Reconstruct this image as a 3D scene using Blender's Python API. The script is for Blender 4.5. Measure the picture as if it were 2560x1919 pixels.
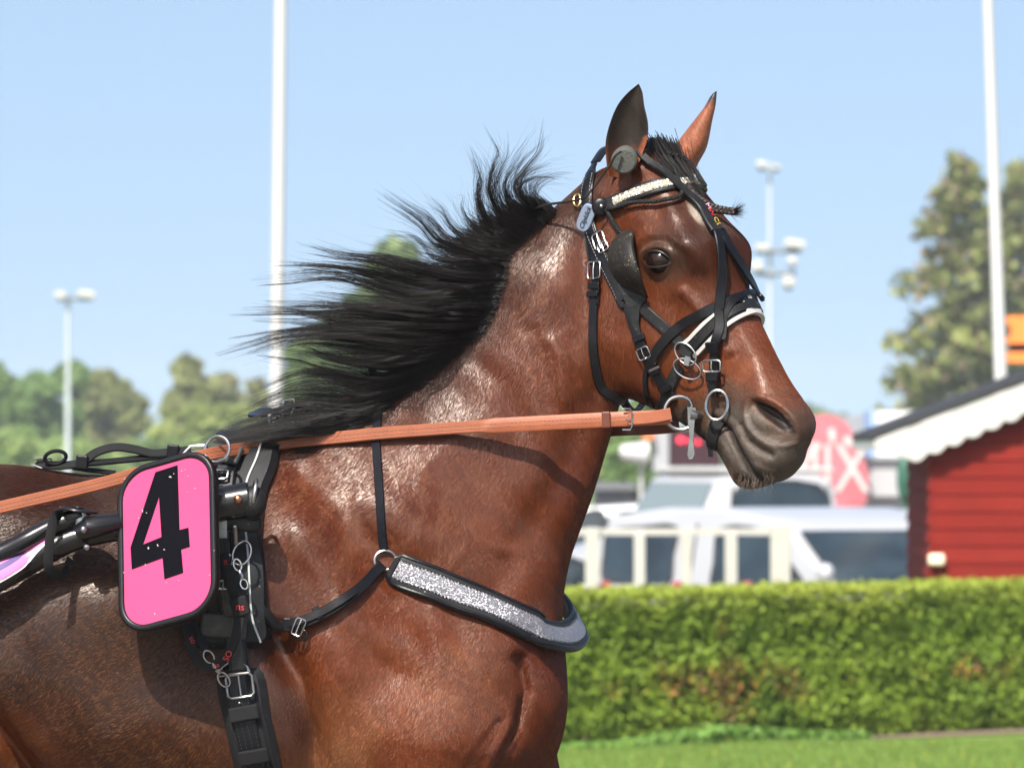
import bpy, bmesh, math, random
import numpy as np
from mathutils import Vector, Matrix, noise as mnoise
from mathutils.bvhtree import BVHTree
from mathutils.geometry import tessellate_polygon

for _o in list(bpy.data.objects): bpy.data.objects.remove(_o)
SC = bpy.context.scene
COL = SC.collection
R = math.radians

# ------------------------------------------------------------------ camera, sky, sun, exposure
CAM_H = 1.6; CAM_D = 12.0; LENS = 236.25; FPX = 2560*LENS/36.0
PITCH = math.atan((1130-959.5)/FPX)
cam_d = bpy.data.cameras.new('camera'); cam = bpy.data.objects.new('camera', cam_d); COL.objects.link(cam)
cam_d.lens = LENS; cam_d.sensor_width = 36.0; cam_d.clip_start = 0.5; cam_d.clip_end = 6000
cam.location = (0, -CAM_D, CAM_H); cam.rotation_euler = (math.pi/2+PITCH, 0, 0)
cam_d.dof.use_dof = True; cam_d.dof.focus_distance = CAM_D-0.17; cam_d.dof.aperture_fstop = 12.5
SC.camera = cam
SUN_EL, SUN_AZ = R(48), R(-20)     # azimuth of the sun seen from the horse, turned from straight behind the camera to the left
world = bpy.data.worlds.new('World'); SC.world = world; world.use_nodes = True
wn = world.node_tree; wn.nodes.clear()
w_out = wn.nodes.new('ShaderNodeOutputWorld'); w_bg = wn.nodes.new('ShaderNodeBackground')
w_sky = wn.nodes.new('ShaderNodeTexSky'); w_sky.sky_type = 'NISHITA'; w_sky.sun_disc = False
w_sky.sun_elevation = SUN_EL; w_sky.sun_rotation = math.pi - SUN_AZ
w_sky.air_density = 1.0; w_sky.dust_density = 2.8; w_sky.ozone_density = 1.0; w_sky.altitude = 0
# lift the elevation a little so the horizon keeps the clear blue of the photograph instead of ground haze
w_tc = wn.nodes.new('ShaderNodeTexCoord'); w_sep = wn.nodes.new('ShaderNodeSeparateXYZ'); w_cmb = wn.nodes.new('ShaderNodeCombineXYZ')
w_mad = wn.nodes.new('ShaderNodeMath'); w_mad.operation = 'MULTIPLY_ADD'; w_mad.inputs[1].default_value = 0.85; w_mad.inputs[2].default_value = 0.15
w_abs = wn.nodes.new('ShaderNodeMath'); w_abs.operation = 'MAXIMUM'; w_abs.inputs[1].default_value = 0.0
wn.links.new(w_tc.outputs['Generated'], w_sep.inputs[0])
wn.links.new(w_sep.outputs[0], w_cmb.inputs[0]); wn.links.new(w_sep.outputs[1], w_cmb.inputs[1])
wn.links.new(w_sep.outputs[2], w_abs.inputs[0]); wn.links.new(w_abs.outputs[0], w_mad.inputs[0]); wn.links.new(w_mad.outputs[0], w_cmb.inputs[2])
wn.links.new(w_cmb.outputs[0], w_sky.inputs['Vector'])
wn.links.new(w_sky.outputs[0], w_bg.inputs[0]); wn.links.new(w_bg.outputs[0], w_out.inputs[0])
w_bg.inputs[1].default_value = 0.112
sun_d = bpy.data.lights.new('sun', 'SUN'); sun_d.energy = 5.0; sun_d.angle = R(0.53); sun_d.color = (1.0, 0.95, 0.87)
sun = bpy.data.objects.new('sun', sun_d); COL.objects.link(sun)
SUN_DIR = Vector((math.sin(SUN_AZ)*math.cos(SUN_EL), -math.cos(SUN_AZ)*math.cos(SUN_EL), math.sin(SUN_EL)))
sun.rotation_euler = SUN_DIR.to_track_quat('Z', 'Y').to_euler()
sun.location = SUN_DIR*30
SC.view_settings.view_transform = 'Standard'; SC.view_settings.look = 'None'
SC.view_settings.exposure = 0.86; SC.view_settings.gamma = 1.0; SC.view_settings.use_curve_mapping = False
SC.cycles.max_bounces = 6; SC.cycles.transparent_max_bounces = 8

# ------------------------------------------------------------------ places: pixel of the 2560x1919 photograph at a chosen depth Y
def P(px, py, Y=0.0):
    u = (px-1280)/FPX; v = (959.5-py)/FPX
    f = Vector((0, math.cos(PITCH), math.sin(PITCH))); up = Vector((0, -math.sin(PITCH), math.cos(PITCH)))
    d = Vector((u, 0, 0)) + f + up*v
    t = (Y+CAM_D)/d.y
    return Vector((0, -CAM_D, CAM_H)) + d*t
def scale_at(Y): return FPX/(Y+CAM_D)          # photograph pixels per metre
def z1(x, y): return (1350+x/2.764, 180+y/2.764)
def z2(x, y): return (1350+x/2.764, 700+y/2.764)
def z3(x, y): return (600+x/1.951, 250+y/1.951)
def z4(x, y): return (x/1.8038, 1000+y/1.8038)
def z5(x, y): return (600+x/1.711, 950+y/1.711)
def z6(x, y): return (1380+x/1.804, 1000+y/1.804)
def zz(f, pts): return [f(*p) for p in pts]

# ------------------------------------------------------------------ helpers
def tag(o, label=None, cat=None, group=None, kind=None):
    if label: o['label'] = label
    if cat: o['category'] = cat
    if group: o['group'] = group
    if kind: o['kind'] = kind
    return o
def link(name, data, parent=None):
    o = bpy.data.objects.new(name, data); COL.objects.link(o)
    if parent is not None:
        o.parent = parent
        o.matrix_parent_inverse = Matrix.Translation(-parent.location)
    return o
def empty(name, loc, label, cat, group=None):
    o = bpy.data.objects.new(name, None); COL.objects.link(o); o.location = loc
    o.empty_display_size = 0.1
    return tag(o, label, cat, group)
def mesh_obj(name, verts, faces, mat, parent=None, smooth=True):
    me = bpy.data.meshes.new(name)
    me.from_pydata([tuple(v) for v in verts], [], faces)
    me.update()
    if smooth: me.polygons.foreach_set('use_smooth', [True]*len(me.polygons)); me.set_sharp_from_angle(angle=R(36))
    if mat is not None: me.materials.append(mat)
    return link(name, me, parent)
class MB:
    """collects vertices and faces of one mesh"""
    def __init__(self): self.v = []; self.f = []; self.mi = []; self.m = 0
    def add(self, vs, fs):
        b = len(self.v); self.v += [tuple(v) for v in vs]; self.f += [tuple(i+b for i in f) for f in fs]; self.mi += [self.m]*len(fs)
    def box(self, c, sx, sy, sz, M=None):
        vs = [Vector((x*sx/2, y*sy/2, z*sz/2)) for x in (-1, 1) for y in (-1, 1) for z in (-1, 1)]
        if M is not None: vs = [M @ v for v in vs]
        c = Vector(c); vs = [v+c for v in vs]
        self.add(vs, [(0, 1, 3, 2), (4, 6, 7, 5), (0, 4, 5, 1), (2, 3, 7, 6), (0, 2, 6, 4), (1, 5, 7, 3)])
    def tube(self, pts, rad, n=8, cap=True, sq=1.0, up=None):
        pts = [Vector(p) for p in pts]; k = len(pts)
        rads = rad if isinstance(rad, (list, tuple)) else [rad]*k
        b = len(self.v); ref = Vector(up) if up is not None else None; rings = []
        for i in range(k):
            t = (pts[min(i+1, k-1)]-pts[max(i-1, 0)]).normalized()
            if ref is None: ref = t.orthogonal()
            nrm = (ref - t*ref.dot(t))
            nrm = nrm.normalized() if nrm.length > 1e-9 else t.orthogonal().normalized()
            bi = t.cross(nrm); ref = nrm
            for j in range(n):
                a = 2*math.pi*j/n
                rings.append(pts[i] + nrm*math.cos(a)*rads[i]*sq + bi*math.sin(a)*rads[i])
        fs = []
        for i in range(k-1):
            for j in range(n):
                fs.append((i*n+j, i*n+(j+1) % n, (i+1)*n+(j+1) % n, (i+1)*n+j))
        if cap:
            fs.append(tuple(range(n-1, -1, -1))); fs.append(tuple((k-1)*n+j for j in range(n)))
        self.add(rings, fs)
    def ring(self, c, ax, ay, r1, r2, tr, n=28, m=8, a0=0, a1=2*math.pi):
        """torus (or arc) in the plane of unit vectors ax, ay"""
        c = Vector(c); ax = Vector(ax).normalized(); ay = Vector(ay).normalized()
        full = abs(a1-a0-2*math.pi) < 1e-6
        k = n if full else n+1
        pts = []
        az = ax.cross(ay)
        for i in range(k):
            a = a0+(a1-a0)*i/n
            p = c+ax*math.cos(a)*r1+ay*math.sin(a)*r2
            o = (ax*math.cos(a)*r2+ay*math.sin(a)*r1).normalized()
            for j in range(m):
                b = 2*math.pi*j/m
                pts.append(p+o*math.cos(b)*tr+az*math.sin(b)*tr)
        fs = []
        for i in range(k if full else k-1):
            for j in range(m):
                i2 = (i+1) % k
                fs.append((i*m+j, i2*m+j, i2*m+(j+1) % m, i*m+(j+1) % m))
        if not full:
            fs.append(tuple(range(m))); fs.append(tuple((k-1)*m+j for j in range(m-1, -1, -1)))
        self.add(pts, fs)
    def ball(self, c, r, n=10, m=8, M=None):
        c = Vector(c); vs = []; fs = []
        for i in range(m+1):
            th = math.pi*i/m
            for j in range(n):
                a = 2*math.pi*j/n
                v = Vector((math.sin(th)*math.cos(a), math.sin(th)*math.sin(a), math.cos(th)))
                v = Vector((v.x*r[0], v.y*r[1], v.z*r[2])) if isinstance(r, (tuple, list)) else v*r
                if M is not None: v = M @ v
                vs.append(c+v)
        for i in range(m):
            for j in range(n):
                fs.append((i*n+j, (i+1)*n+j, (i+1)*n+(j+1) % n, i*n+(j+1) % n))
        self.add(vs, fs)
    def build(self, name, mats, parent=None, smooth=True):
        me = bpy.data.meshes.new(name); me.from_pydata(self.v, [], self.f); me.update()
        if smooth: me.polygons.foreach_set('use_smooth', [True]*len(me.polygons)); me.set_sharp_from_angle(angle=R(36))
        if not isinstance(mats, (list, tuple)): mats = [mats]
        for m in mats: me.materials.append(m)
        if len(mats) > 1: me.polygons.foreach_set('material_index', self.mi)
        return link(name, me, parent)
def catmull(pts, n=6):
    pts = [Vector(p) for p in pts]; out = []
    k = len(pts)
    for i in range(k-1):
        p0 = pts[i-1] if i > 0 else pts[0]*2-pts[1]
        p1 = pts[i]; p2 = pts[i+1]
        p3 = pts[i+2] if i+2 < k else pts[-1]*2-pts[-2]
        for j in range(n):
            t = j/n
            out.append(0.5*((2*p1)+(p2-p0)*t+(2*p0-5*p1+4*p2-p3)*t*t+(3*p1-p0-3*p2+p3)*t*t*t))
    out.append(pts[-1]); return out
def bevel(o, w=0.002, seg=2, angle=40):
    m = o.modifiers.new('bevel', 'BEVEL'); m.width = w; m.segments = seg; m.limit_method = 'ANGLE'; m.angle_limit = R(angle)
    return o

# ------------------------------------------------------------------ materials
def mat(name, color, rough=0.5, metal=0.0, spec=0.5, coat=0.0, bump=None, vary=None, attr=None, sheen=0.0, trans=0.0, alpha=None, emis=None):
    """bump = (scale, strength, distance[, stretch xyz]); vary = (scale, amount): noise on value"""
    m = bpy.data.materials.new(name); m.use_nodes = True
    nt = m.node_tree; bs = nt.nodes['Principled BSDF']
    L = nt.links.new
    if metal == 0 and max(color) < .66: color = tuple(c*.70 for c in color)
    bs.inputs['Base Color'].default_value = (*color, 1); bs.inputs['Roughness'].default_value = rough
    bs.inputs['Metallic'].default_value = metal; bs.inputs['Specular IOR Level'].default_value = spec
    bs.inputs['Coat Weight'].default_value = coat; bs.inputs['Sheen Weight'].default_value = sheen
    bs.inputs['Transmission Weight'].default_value = trans
    if emis: bs.inputs['Emission Color'].default_value = (*emis[0], 1); bs.inputs['Emission Strength'].default_value = emis[1]
    tc = nt.nodes.new('ShaderNodeTexCoord')
    src = None
    if attr:
        at = nt.nodes.new('ShaderNodeAttribute'); at.attribute_name = attr; src = at.outputs['Color']
        L(src, bs.inputs['Base Color'])
    if vary:
        nz = nt.nodes.new('ShaderNodeTexNoise'); nz.inputs['Scale'].default_value = vary[0]; nz.inputs['Detail'].default_value = 6; nz.inputs['Roughness'].default_value = 0.65
        L(tc.outputs['Object'], nz.inputs['Vector'])
        mr = nt.nodes.new('ShaderNodeMapRange'); mr.inputs[1].default_value = 0.25; mr.inputs[2].default_value = 0.75
        mr.inputs[3].default_value = 1-vary[1]; mr.inputs[4].default_value = 1+vary[1]
        L(nz.outputs[0], mr.inputs[0])
        mx = nt.nodes.new('ShaderNodeVectorMath'); mx.operation = 'SCALE'
        if src is not None: L(src, mx.inputs[0])
        else: mx.inputs[0].default_value = color
        L(mr.outputs[0], mx.inputs['Scale']); L(mx.outputs[0], bs.inputs['Base Color'])
    if bump:
        mp = nt.nodes.new('ShaderNodeMapping'); mp.inputs['Scale'].default_value = bump[3] if len(bump) > 3 else (1, 1, 1)
        nb = nt.nodes.new('ShaderNodeTexNoise'); nb.inputs['Scale'].default_value = bump[0]; nb.inputs['Detail'].default_value = 4
        L(tc.outputs['Object'], mp.inputs[0]); L(mp.outputs[0], nb.inputs['Vector'])
        bp = nt.nodes.new('ShaderNodeBump'); bp.inputs['Strength'].default_value = bump[1]; bp.inputs['Distance'].default_value = bump[2]
        L(nb.outputs[0], bp.inputs['Height']); L(bp.outputs[0], bs.inputs['Normal'])
    return m
M = {}
# ------------------------------------------------------------------ the horse: one implicit body, meshed once
# profile coordinates: metres in the animal's own plane of symmetry (S pixels of the photograph to the metre)
S = 1400.0
def prof(p): return ((p[0]-1280)/S, CAM_H+(1130-p[1])/S)
def smooth_closed(poly, n=5):
    k = len(poly); out = []
    for i in range(k):
        p0, p1, p2, p3 = poly[i-1], poly[i], poly[(i+1) % k], poly[(i+2) % k]
        for j in range(n):
            t = j/n
            out.append(tuple(0.5*((2*p1[c])+(p2[c]-p0[c])*t+(2*p0[c]-5*p1[c]+4*p2[c]-p3[c])*t*t+(3*p1[c]-p0[c]-3*p2[c]+p3[c])*t**3) for c in (0, 1)))
    return out
def seg_dist(X, Z, poly, closed=True):
    d2 = np.full(X.shape, 1e9, np.float32)
    k = len(poly)
    for i in range(k if closed else k-1):
        ax, az = poly[i]; bx, bz = poly[(i+1) % k]
        dx, dz = bx-ax, bz-az; L2 = dx*dx+dz*dz+1e-12
        t = np.clip(((X-ax)*dx+(Z-az)*dz)/L2, 0, 1)
        d2 = np.minimum(d2, (X-ax-t*dx)**2+(Z-az-t*dz)**2)
    return np.sqrt(d2)
def inside(X, Z, poly):
    c = np.zeros(X.shape, bool); k = len(poly)
    for i in range(k):
        ax, az = poly[i]; bx, bz = poly[(i+1) % k]
        if az == bz: continue
        hit = ((az > Z) != (bz > Z)) & (X < (bx-ax)*(Z-az)/(bz-az)+ax)
        c ^= hit
    return c
def blur(A, sig):
    r = int(3*sig)+1; k = np.exp(-0.5*(np.arange(-r, r+1)/sig)**2); k /= k.sum()
    for ax in (0, 1):
        B = np.pad(A, [(r, r) if a == ax else (0, 0) for a in (0, 1)], mode='edge'); C = np.zeros_like(A)
        for i, w in enumerate(k):
            C += w*(B[i:i+A.shape[0], :] if ax == 0 else B[:, i:i+A.shape[1]])
        A = C
    return A
class Field:
    """u(x,z) = squared half thickness over the profile plane"""
    def __init__(self, x0, x1, zz0, zz1, res, outline, ctrl, ridges, bumps, sig, p=3.0, ripple=None):
        self.x0, self.z0, self.res = x0, zz0, res
        xs = np.arange(x0, x1, res); zs = np.arange(zz0, zz1, res)
        X, Z = np.meshgrid(xs, zs, indexing='ij')
        poly = smooth_closed([prof(q) for q in outline])
        d = seg_dist(X, Z, poly); ins = inside(X, Z, poly); d = np.where(ins, d, -d)
        W = np.zeros_like(X); H = np.zeros_like(X); Rr = np.zeros_like(X)
        for (px, py, h, r) in ctrl:
            cx, cz = prof((px, py)); w = 1/(((X-cx)**2+(Z-cz)**2)+0.0006)**(p/2)
            W += w; H += w*h; Rr += w*r
        H /= W; Rr /= W
        H = blur(H, 5); Rr = blur(Rr, 5)
        t = np.minimum(d/Rr, 1)
        u = H*H*(1-(1-t)**2)
        add = np.zeros_like(X)
        for (pts, w, amp) in ridges:
            dd = seg_dist(X, Z, [prof(q) for q in pts], closed=False)
            add += amp*np.exp(-(dd/w)**2)
        for (px, py, rx, rz, ang, amp) in bumps:
            cx, cz = prof((px, py)); ca, sa = math.cos(R(ang)), math.sin(R(ang))
            A = (X-cx)*ca+(Z-cz)*sa; B = -(X-cx)*sa+(Z-cz)*ca
            add += amp*np.exp(-(A/rx)**2-(B/rz)**2)
        if ripple is not None: add += ripple(X, Z)
        u = blur(u, sig)
        h = np.sqrt(np.maximum(u, 0)); u = np.where(u > 0, u+2*h*add*np.minimum(1, h/0.03)+0*add, u)
        self.u = blur(u, 0.8).astype(np.float32)
        gx, gz = np.gradient(self.u, res)
        self.g2 = (gx**2+gz**2).astype(np.float32)
    def sample(self, x, z):
        i = np.clip((x-self.x0)/self.res, 0, self.u.shape[0]-1.001); j = np.clip((z-self.z0)/self.res, 0, self.u.shape[1]-1.001)
        a = i.astype(np.int32); b = j.astype(np.int32); fi = (i-a).astype(np.float32); fj = (j-b).astype(np.float32)
        def g(Q): return (Q[a, b]*(1-fi)*(1-fj)+Q[a+1, b]*fi*(1-fj)+Q[a, b+1]*(1-fi)*fj+Q[a+1, b+1]*fi*fj)
        return g(self.u), g(self.g2)
    def dist(self, x, z, a):
        u, g2 = self.sample(x, z)
        return (u-a*a)/np.sqrt(g2+4*a*a+2e-4)

TH = R(35); HC, HS = math.cos(TH), math.sin(TH)
HX0 = (1640-1280)/S; HY0 = -0.045
def head_to_world(xp, a, z): return Vector((HX0+(xp-HX0)*HC+a*HS, HY0-(xp-HX0)*HS+a*HC, z))
def world_to_head(x, y): dx = x-HX0; dy = y-HY0; return HX0+dx*HC-dy*HS, dx*HS+dy*HC
def near_px(px, w):                       # photograph column -> profile column for a point w metres out on the near side
    return 1640+(px-1640+w*S*HS)/HC
HEAD_OUT = [(1600, 385), (1640, 368), (1690, 410), (1748, 470), (1806, 540), (1864, 600), (1884, 662), (1892, 725), (1922, 785), (1950, 835), (1984, 893), (2018, 950), (2060, 1004), (2088, 1044), (2092, 1084),
            (2070, 1126), (2056, 1162), (2020, 1196), (1965, 1212), (1925, 1222), (1888, 1214), (1860, 1170), (1830, 1128), (1790, 1098), (1745, 1070), (1690, 1040), (1640, 1020), (1590, 1003), (1545, 970), (1518, 915),
            (1506, 840), (1502, 740), (1500, 620), (1520, 490), (1555, 420)]
HEAD_CTRL = [(1640, 410, .058, .05), (1690, 470, .070, .04), (1590, 460, .06, .06), (1750, 550, .080, .030), (1815, 622, .103, .036), (1736, 645, .099, .05), (1680, 560, .088, .05), (1780, 690, .082, .035), (1640, 650, .086, .08),
             (1560, 600, .070, .08), (1540, 750, .074, .06), (1600, 780, .086, .08), (1600, 870, .086, .08), (1540, 900, .066, .05), (1640, 960, .068, .05), (1700, 860, .080, .06), (1740, 770, .080, .06), (1840, 720, .060, .028),
             (1800, 800, .068, .05), (1880, 790, .047, .026), (1920, 850, .043, .024), (1960, 910, .041, .024), (1850, 860, .055, .05), (1780, 930, .056, .05), (1880, 950, .050, .04), (1740, 1020, .046, .04), (1820, 1040, .045, .04),
             (1960, 1000, .050, .035), (2020, 1050, .052, .035), (1960, 1080, .057, .04), (2000, 1140, .050, .035), (1920, 1120, .053, .04), (1890, 1180, .040, .035), (1850, 1110, .042, .035), (2040, 1080, .045, .03), (1950, 1180, .042, .03)]
HEAD_RIDGE = [
    ([(near_px(1700, .08), 735), (near_px(1745, .08), 800), (near_px(1790, .075), 880)], .010, .007),       # facial crest
    ([(near_px(1660, .09), 770), (near_px(1700, .08), 850), (near_px(1730, .07), 900)], .016, -.005),        # hollow behind it
    ([(near_px(1740, .08), 700), (near_px(1800, .06), 800), (near_px(1850, .055), 900)], .018, -.004),       # groove under the nasal bone
    ([(near_px(1777, .045), 1047), (near_px(1817, .045), 1073), (near_px(1849, .045), 1141), (near_px(1871, .042), 1181), (near_px(1905, .035), 1212)], .0048, -.014),  # mouth line
    ([(near_px(1800, .045), 1105), (near_px(1830, .045), 1160), (near_px(1860, .04), 1200)], .012, .005),     # lower lip
    ([(near_px(1560, .05), 560), (near_px(1580, .07), 640), (near_px(1560, .07), 720)], .018, -.005),
    ([(near_px(1590, .08), 620), (near_px(1610, .09), 590), (near_px(1660, .1), 590), (near_px(1700, .1), 620)], .011, .004),  # brow
    ([(near_px(1846, .05), 1065), (near_px(1860, .05), 1100), (near_px(1888, .05), 1125), (near_px(1912, .05), 1138)], .0065, -.006),
    ([(near_px(1985, .045), 1078), (near_px(1980, .045), 1100), (near_px(1958, .05), 1118), (near_px(1930, .05), 1120)], .006, -.005),
    ([(near_px(1800, .045), 1035), (near_px(1832, .045), 1060), (near_px(1862, .045), 1120), (near_px(1885, .045), 1165)], .007, .0022),
    ([(near_px(1790, .045), 1022), (near_px(1815, .045), 1030), (near_px(1838, .045), 1052)], .004, -.002),
    ([(near_px(1812, .045), 1105), (near_px(1828, .045), 1135), (near_px(1838, .04), 1170)], .0035, -.0014), ([(near_px(1825, .045), 1095), (near_px(1842, .045), 1130), (near_px(1852, .04), 1165)], .0035, -.0014),
    ([(near_px(1880, .045), 1150), (near_px(1915, .045), 1172), (near_px(1950, .04), 1175)], .006, -.0015), ([(near_px(2000, .04), 1035), (near_px(2008, .04), 1070), (near_px(2000, .04), 1100)], .006, -.003),
]
HEAD_BUMP = [
    (near_px(1625, .095), 520, .028, .022, 0, -.007),          # hollow above the eye
    (near_px(1640, .098), 655, .024, .020, 0, .004),
    (near_px(1560, .085), 860, .06, .07, 0, .004),
    (near_px(1885, .055), 1050, .045, .035, 20, .006), (near_px(1960, .05), 1080, .018, .03, 0, -.003),
    (near_px(1840, .05), 950, .03, .03, 0, -.004),
]
BODY_OUT = [(1620, 400), (1560, 400), (1490, 425), (1420, 485), (1345, 548), (1258, 610), (1205, 690), (1160, 765), (1095, 835), (1020, 900), (930, 955), (830, 1003), (740, 1047), (640, 1085), (540, 1120),
            (440, 1160), (340, 1183), (230, 1186), (140, 1177), (60, 1163), (-40, 1158), (-300, 1150), (-600, 1140), (-900, 1150), (-1100, 1220), (-1230, 1400), (-1260, 1600), (-1200, 1850), (-1000, 2080), (-760, 2140),
            (-500, 2030), (-100, 2010), (300, 2060), (620, 2110), (860, 2130), (1050, 2110), (1200, 2080), (1310, 2010), (1385, 1905), (1414, 1815), (1421, 1736), (1416, 1640), (1406, 1540), (1412, 1470),
            (1430, 1390), (1462, 1300), (1495, 1205), (1518, 1130), (1538, 1060), (1555, 1000), (1640, 900), (1690, 700), (1680, 500)]
BODY_CTRL = [(1560, 480, .055, .06), (1500, 650, .075, .12), (1420, 560, .05, .08), (1350, 750, .082, .15), (1450, 900, .085, .13), (1300, 950, .095, .16), (1200, 800, .07, .12), (1400, 1100, .09, .12), (1480, 1120, .07, .08),
             (1100, 950, .08, .12), (1150, 1150, .12, .16), (950, 1100, .105, .12), (1300, 1250, .115, .12), (1400, 1350, .105, .09), (950, 1300, .175, .20), (750, 1150, .10, .12), (750, 1350, .20, .22), (1150, 1400, .165, .16), (1330, 1480, .14, .10),
             (1050, 1600, .215, .18), (1220, 1640, .205, .14), (1370, 1640, .13, .09), (1380, 1800, .12, .09), (850, 1600, .23, .2), (1200, 1850, .19, .14), (950, 1850, .215, .18), (700, 1750, .235, .2), (600, 1450, .235, .22), (550, 1220, .13, .12),
             (300, 1270, .19, .14), (300, 1500, .265, .26), (0, 1300, .22, .16), (0, 1650, .29, .28), (400, 1850, .25, .25), (-400, 1500, .29, .28), (-800, 1600, .27, .25), (-800, 1300, .22, .2), (-600, 1300, .25, .2), (1000, 2050, .15, .12), (0, 1950, .22, .2)]
BODY_RIDGE = [
    ([(1470, 560), (1462, 700), (1468, 860), (1500, 960)], .022, -.012),

    ([(1470, 1010), (1400, 1180), (1310, 1340), (1230, 1470)], .028, -.010),                # jugular groove
    ([(1500, 700), (1440, 900), (1380, 1080), (1290, 1240)], .05, .007),                    # brachiocephalic muscle
    ([(1330, 620), (1250, 800), (1150, 960), (1040, 1090)], .04, -.006),
    ([(760, 1180), (900, 1330), (1040, 1500), (1150, 1590)], .035, -.010),                  # in front of the shoulder blade
    ([(700, 1200), (800, 1380), (930, 1560), (1080, 1660)], .045, .009),
    ([(640, 1330), (720, 1500), (820, 1640)], .03, -.005),
    ([(1296, 1640), (1308, 1720), (1290, 1800), (1250, 1870), (1215, 1980)], .012, -.026),  # between near shoulder and breast
    ([(1150, 1930), (1190, 1860), (1240, 1790)], .012, -.012),
    ([(700, 1590), (760, 1690), (790, 1810), (800, 1960)], .026, -.030),                    # behind the triceps
    ([(830, 1540), (960, 1650), (1100, 1720), (1210, 1760)], .022, -.005),
    ([(-60, 1690), (10, 1790), (60, 1860), (120, 1960)], .022, -.05),                      # flank fold before the stifle
    ([(0, 1240), (200, 1260), (400, 1300)], .05, .006),
    ([(1180, 900), (1260, 960), (1300, 1060)], .02, -.003), ([(1330, 830), (1360, 920), (1370, 1010)], .014, -.004), ([(1385, 850), (1405, 930), (1410, 1000)], .012, .0045), ([(1430, 850), (1440, 950)], .012, -.004),
]
BODY_BUMP = [(920, 1720, .13, .09, -60, .018), (1160, 1700, .09, .07, -40, .016), (1370, 1760, .04, .09, 0, .02), (840, 1450, .10, .06, -50, .008), (1050, 1330, .09, .06, -45, .008), (300, 1650, .25, .2, 0, .006), (-40, 1900, .08, .10, 0, .05)]
_tab = np.random.default_rng(11).uniform(-1, 1, (256, 256))
def vn(x, z):
    i = np.floor(x).astype(int); j = np.floor(z).astype(int); fx_ = x-i; fz_ = z-j; fx_ = fx_*fx_*(3-2*fx_); fz_ = fz_*fz_*(3-2*fz_)
    g = lambda a, b: _tab[a % 256, b % 256]
    return g(i, j)*(1-fx_)*(1-fz_)+g(i+1, j)*fx_*(1-fz_)+g(i, j+1)*(1-fx_)*fz_+g(i+1, j+1)*fx_*fz_
def rippled(X, Z):
    # skin over muscle: long folds lying down the neck and shoulder, and veins standing up between them
    px = 1280+X*S; py = 1130-(Z-CAM_H)*S
    wx = X+.035*vn(X*11, Z*11+5); wz = Z+.035*vn(X*11+9, Z*11+31)
    a = R(62); A = wx*math.cos(a)-wz*math.sin(a); B = wx*math.sin(a)+wz*math.cos(a)
    r = .0062*vn(A*5.0, B*10)+.0026*vn(A*11, B*22+7)+.0005*vn(A*20+3, B*44)
    a = R(118); A2 = wx*math.cos(a)-wz*math.sin(a); B2_ = wx*math.sin(a)+wz*math.cos(a)
    v = 1-np.abs(vn(B2_*13+50, A2*6+20)); v2 = 1-np.abs(vn(B2_*24+90, A2*10+40))
    m = np.exp(-(((px-1080)/300)**2+((py-1380)/300)**2)**2)
    m2 = np.exp(-(((px-1330)/170)**2+((py-900)/330)**2)**2)
    low = np.clip((px-560)/160, .25, 1)
    return (r*low + (.0030*np.clip((v-.86)/.14, 0, 1)**1.3+.0008*np.clip((v2-.88)/.12, 0, 1)**1.3)*(m+.35*m2))
body_f = Field(-1.95, 0.95, 0.15, 2.35, 0.004, BODY_OUT, BODY_CTRL, BODY_RIDGE, BODY_BUMP, 5.0, ripple=rippled)
head_f = Field(0.08, 0.68, 1.45, 2.25, 0.002, HEAD_OUT, HEAD_CTRL, HEAD_RIDGE, HEAD_BUMP, 3.0)
# carved places of the head in head coordinates (profile x, lateral a, z)
def HP(px, py, w): q = prof((near_px(px, w), py)); return (q[0], w, q[1])
EYE = HP(1637, 656, .094)
NOS = HP(1906, 1056, .055)
def nostril_uv(xp, z):
    ca, sa = math.cos(R(-38)), math.sin(R(-38))
    return (xp-NOS[0])*ca+(z-NOS[2])*sa, -(xp-NOS[0])*sa+(z-NOS[2])*ca
LEGS = [  # profile px points with lateral offset and radius
    [((1090, 1850), -.13, .13), ((1060, 2080), -.13, .085), ((1050, 2420), -.13, .045), ((1050, 2500), -.13, .05), ((1055, 2560), -.13, .036), ((1060, 2950), -.13, .026), ((1065, 3040), -.13, .037), ((1120, 3190), -.13, .035), ((1140, 3320), -.13, .058)],
    [((1200, 1850), .13, .12), ((1330, 2080), .13, .08), ((1500, 2330), .13, .045), ((1520, 2400), .13, .05), ((1480, 2500), .13, .036), ((1330, 2740), .13, .026), ((1290, 2800), .13, .036), ((1220, 2860), .13, .034), ((1150, 2930), .13, .05)],
    [((-700, 1750), -.14, .19), ((-620, 2050), -.14, .13), ((-760, 2350), -.14, .06), ((-850, 2560), -.13, .052), ((-800, 2950), -.12, .03), ((-790, 3040), -.12, .037), ((-730, 3190), -.12, .035), ((-710, 3320), -.12, .058)],
    [((-900, 1750), .14, .19), ((-1000, 2050), .14, .13), ((-1200, 2350), .14, .06), ((-1330, 2520), .13, .052), ((-1400, 2880), .12, .03), ((-1420, 2960), .12, .037), ((-1500, 3080), .12, .035), ((-1560, 3180), .12, .055)]]
def capsule(x, y, z, A, B):
    (pa, ya, ra), (pb, yb, rb) = A, B
    ax, az = prof(pa); bx, bz = prof(pb)
    dx, dy, dz = bx-ax, yb-ya, bz-az; L2 = dx*dx+dy*dy+dz*dz
    t = np.clip(((x-ax)*dx+(y-ya)*dy+(z-az)*dz)/L2, 0, 1)
    return (ra+(rb-ra)*t)-np.sqrt((x-ax-t*dx)**2+(y-ya-t*dy)**2+(z-az-t*dz)**2)
def smax(a, b, k):
    h = np.maximum(k-np.abs(a-b), 0)/k
    return np.maximum(a, b)+h*h*k*0.25
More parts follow.
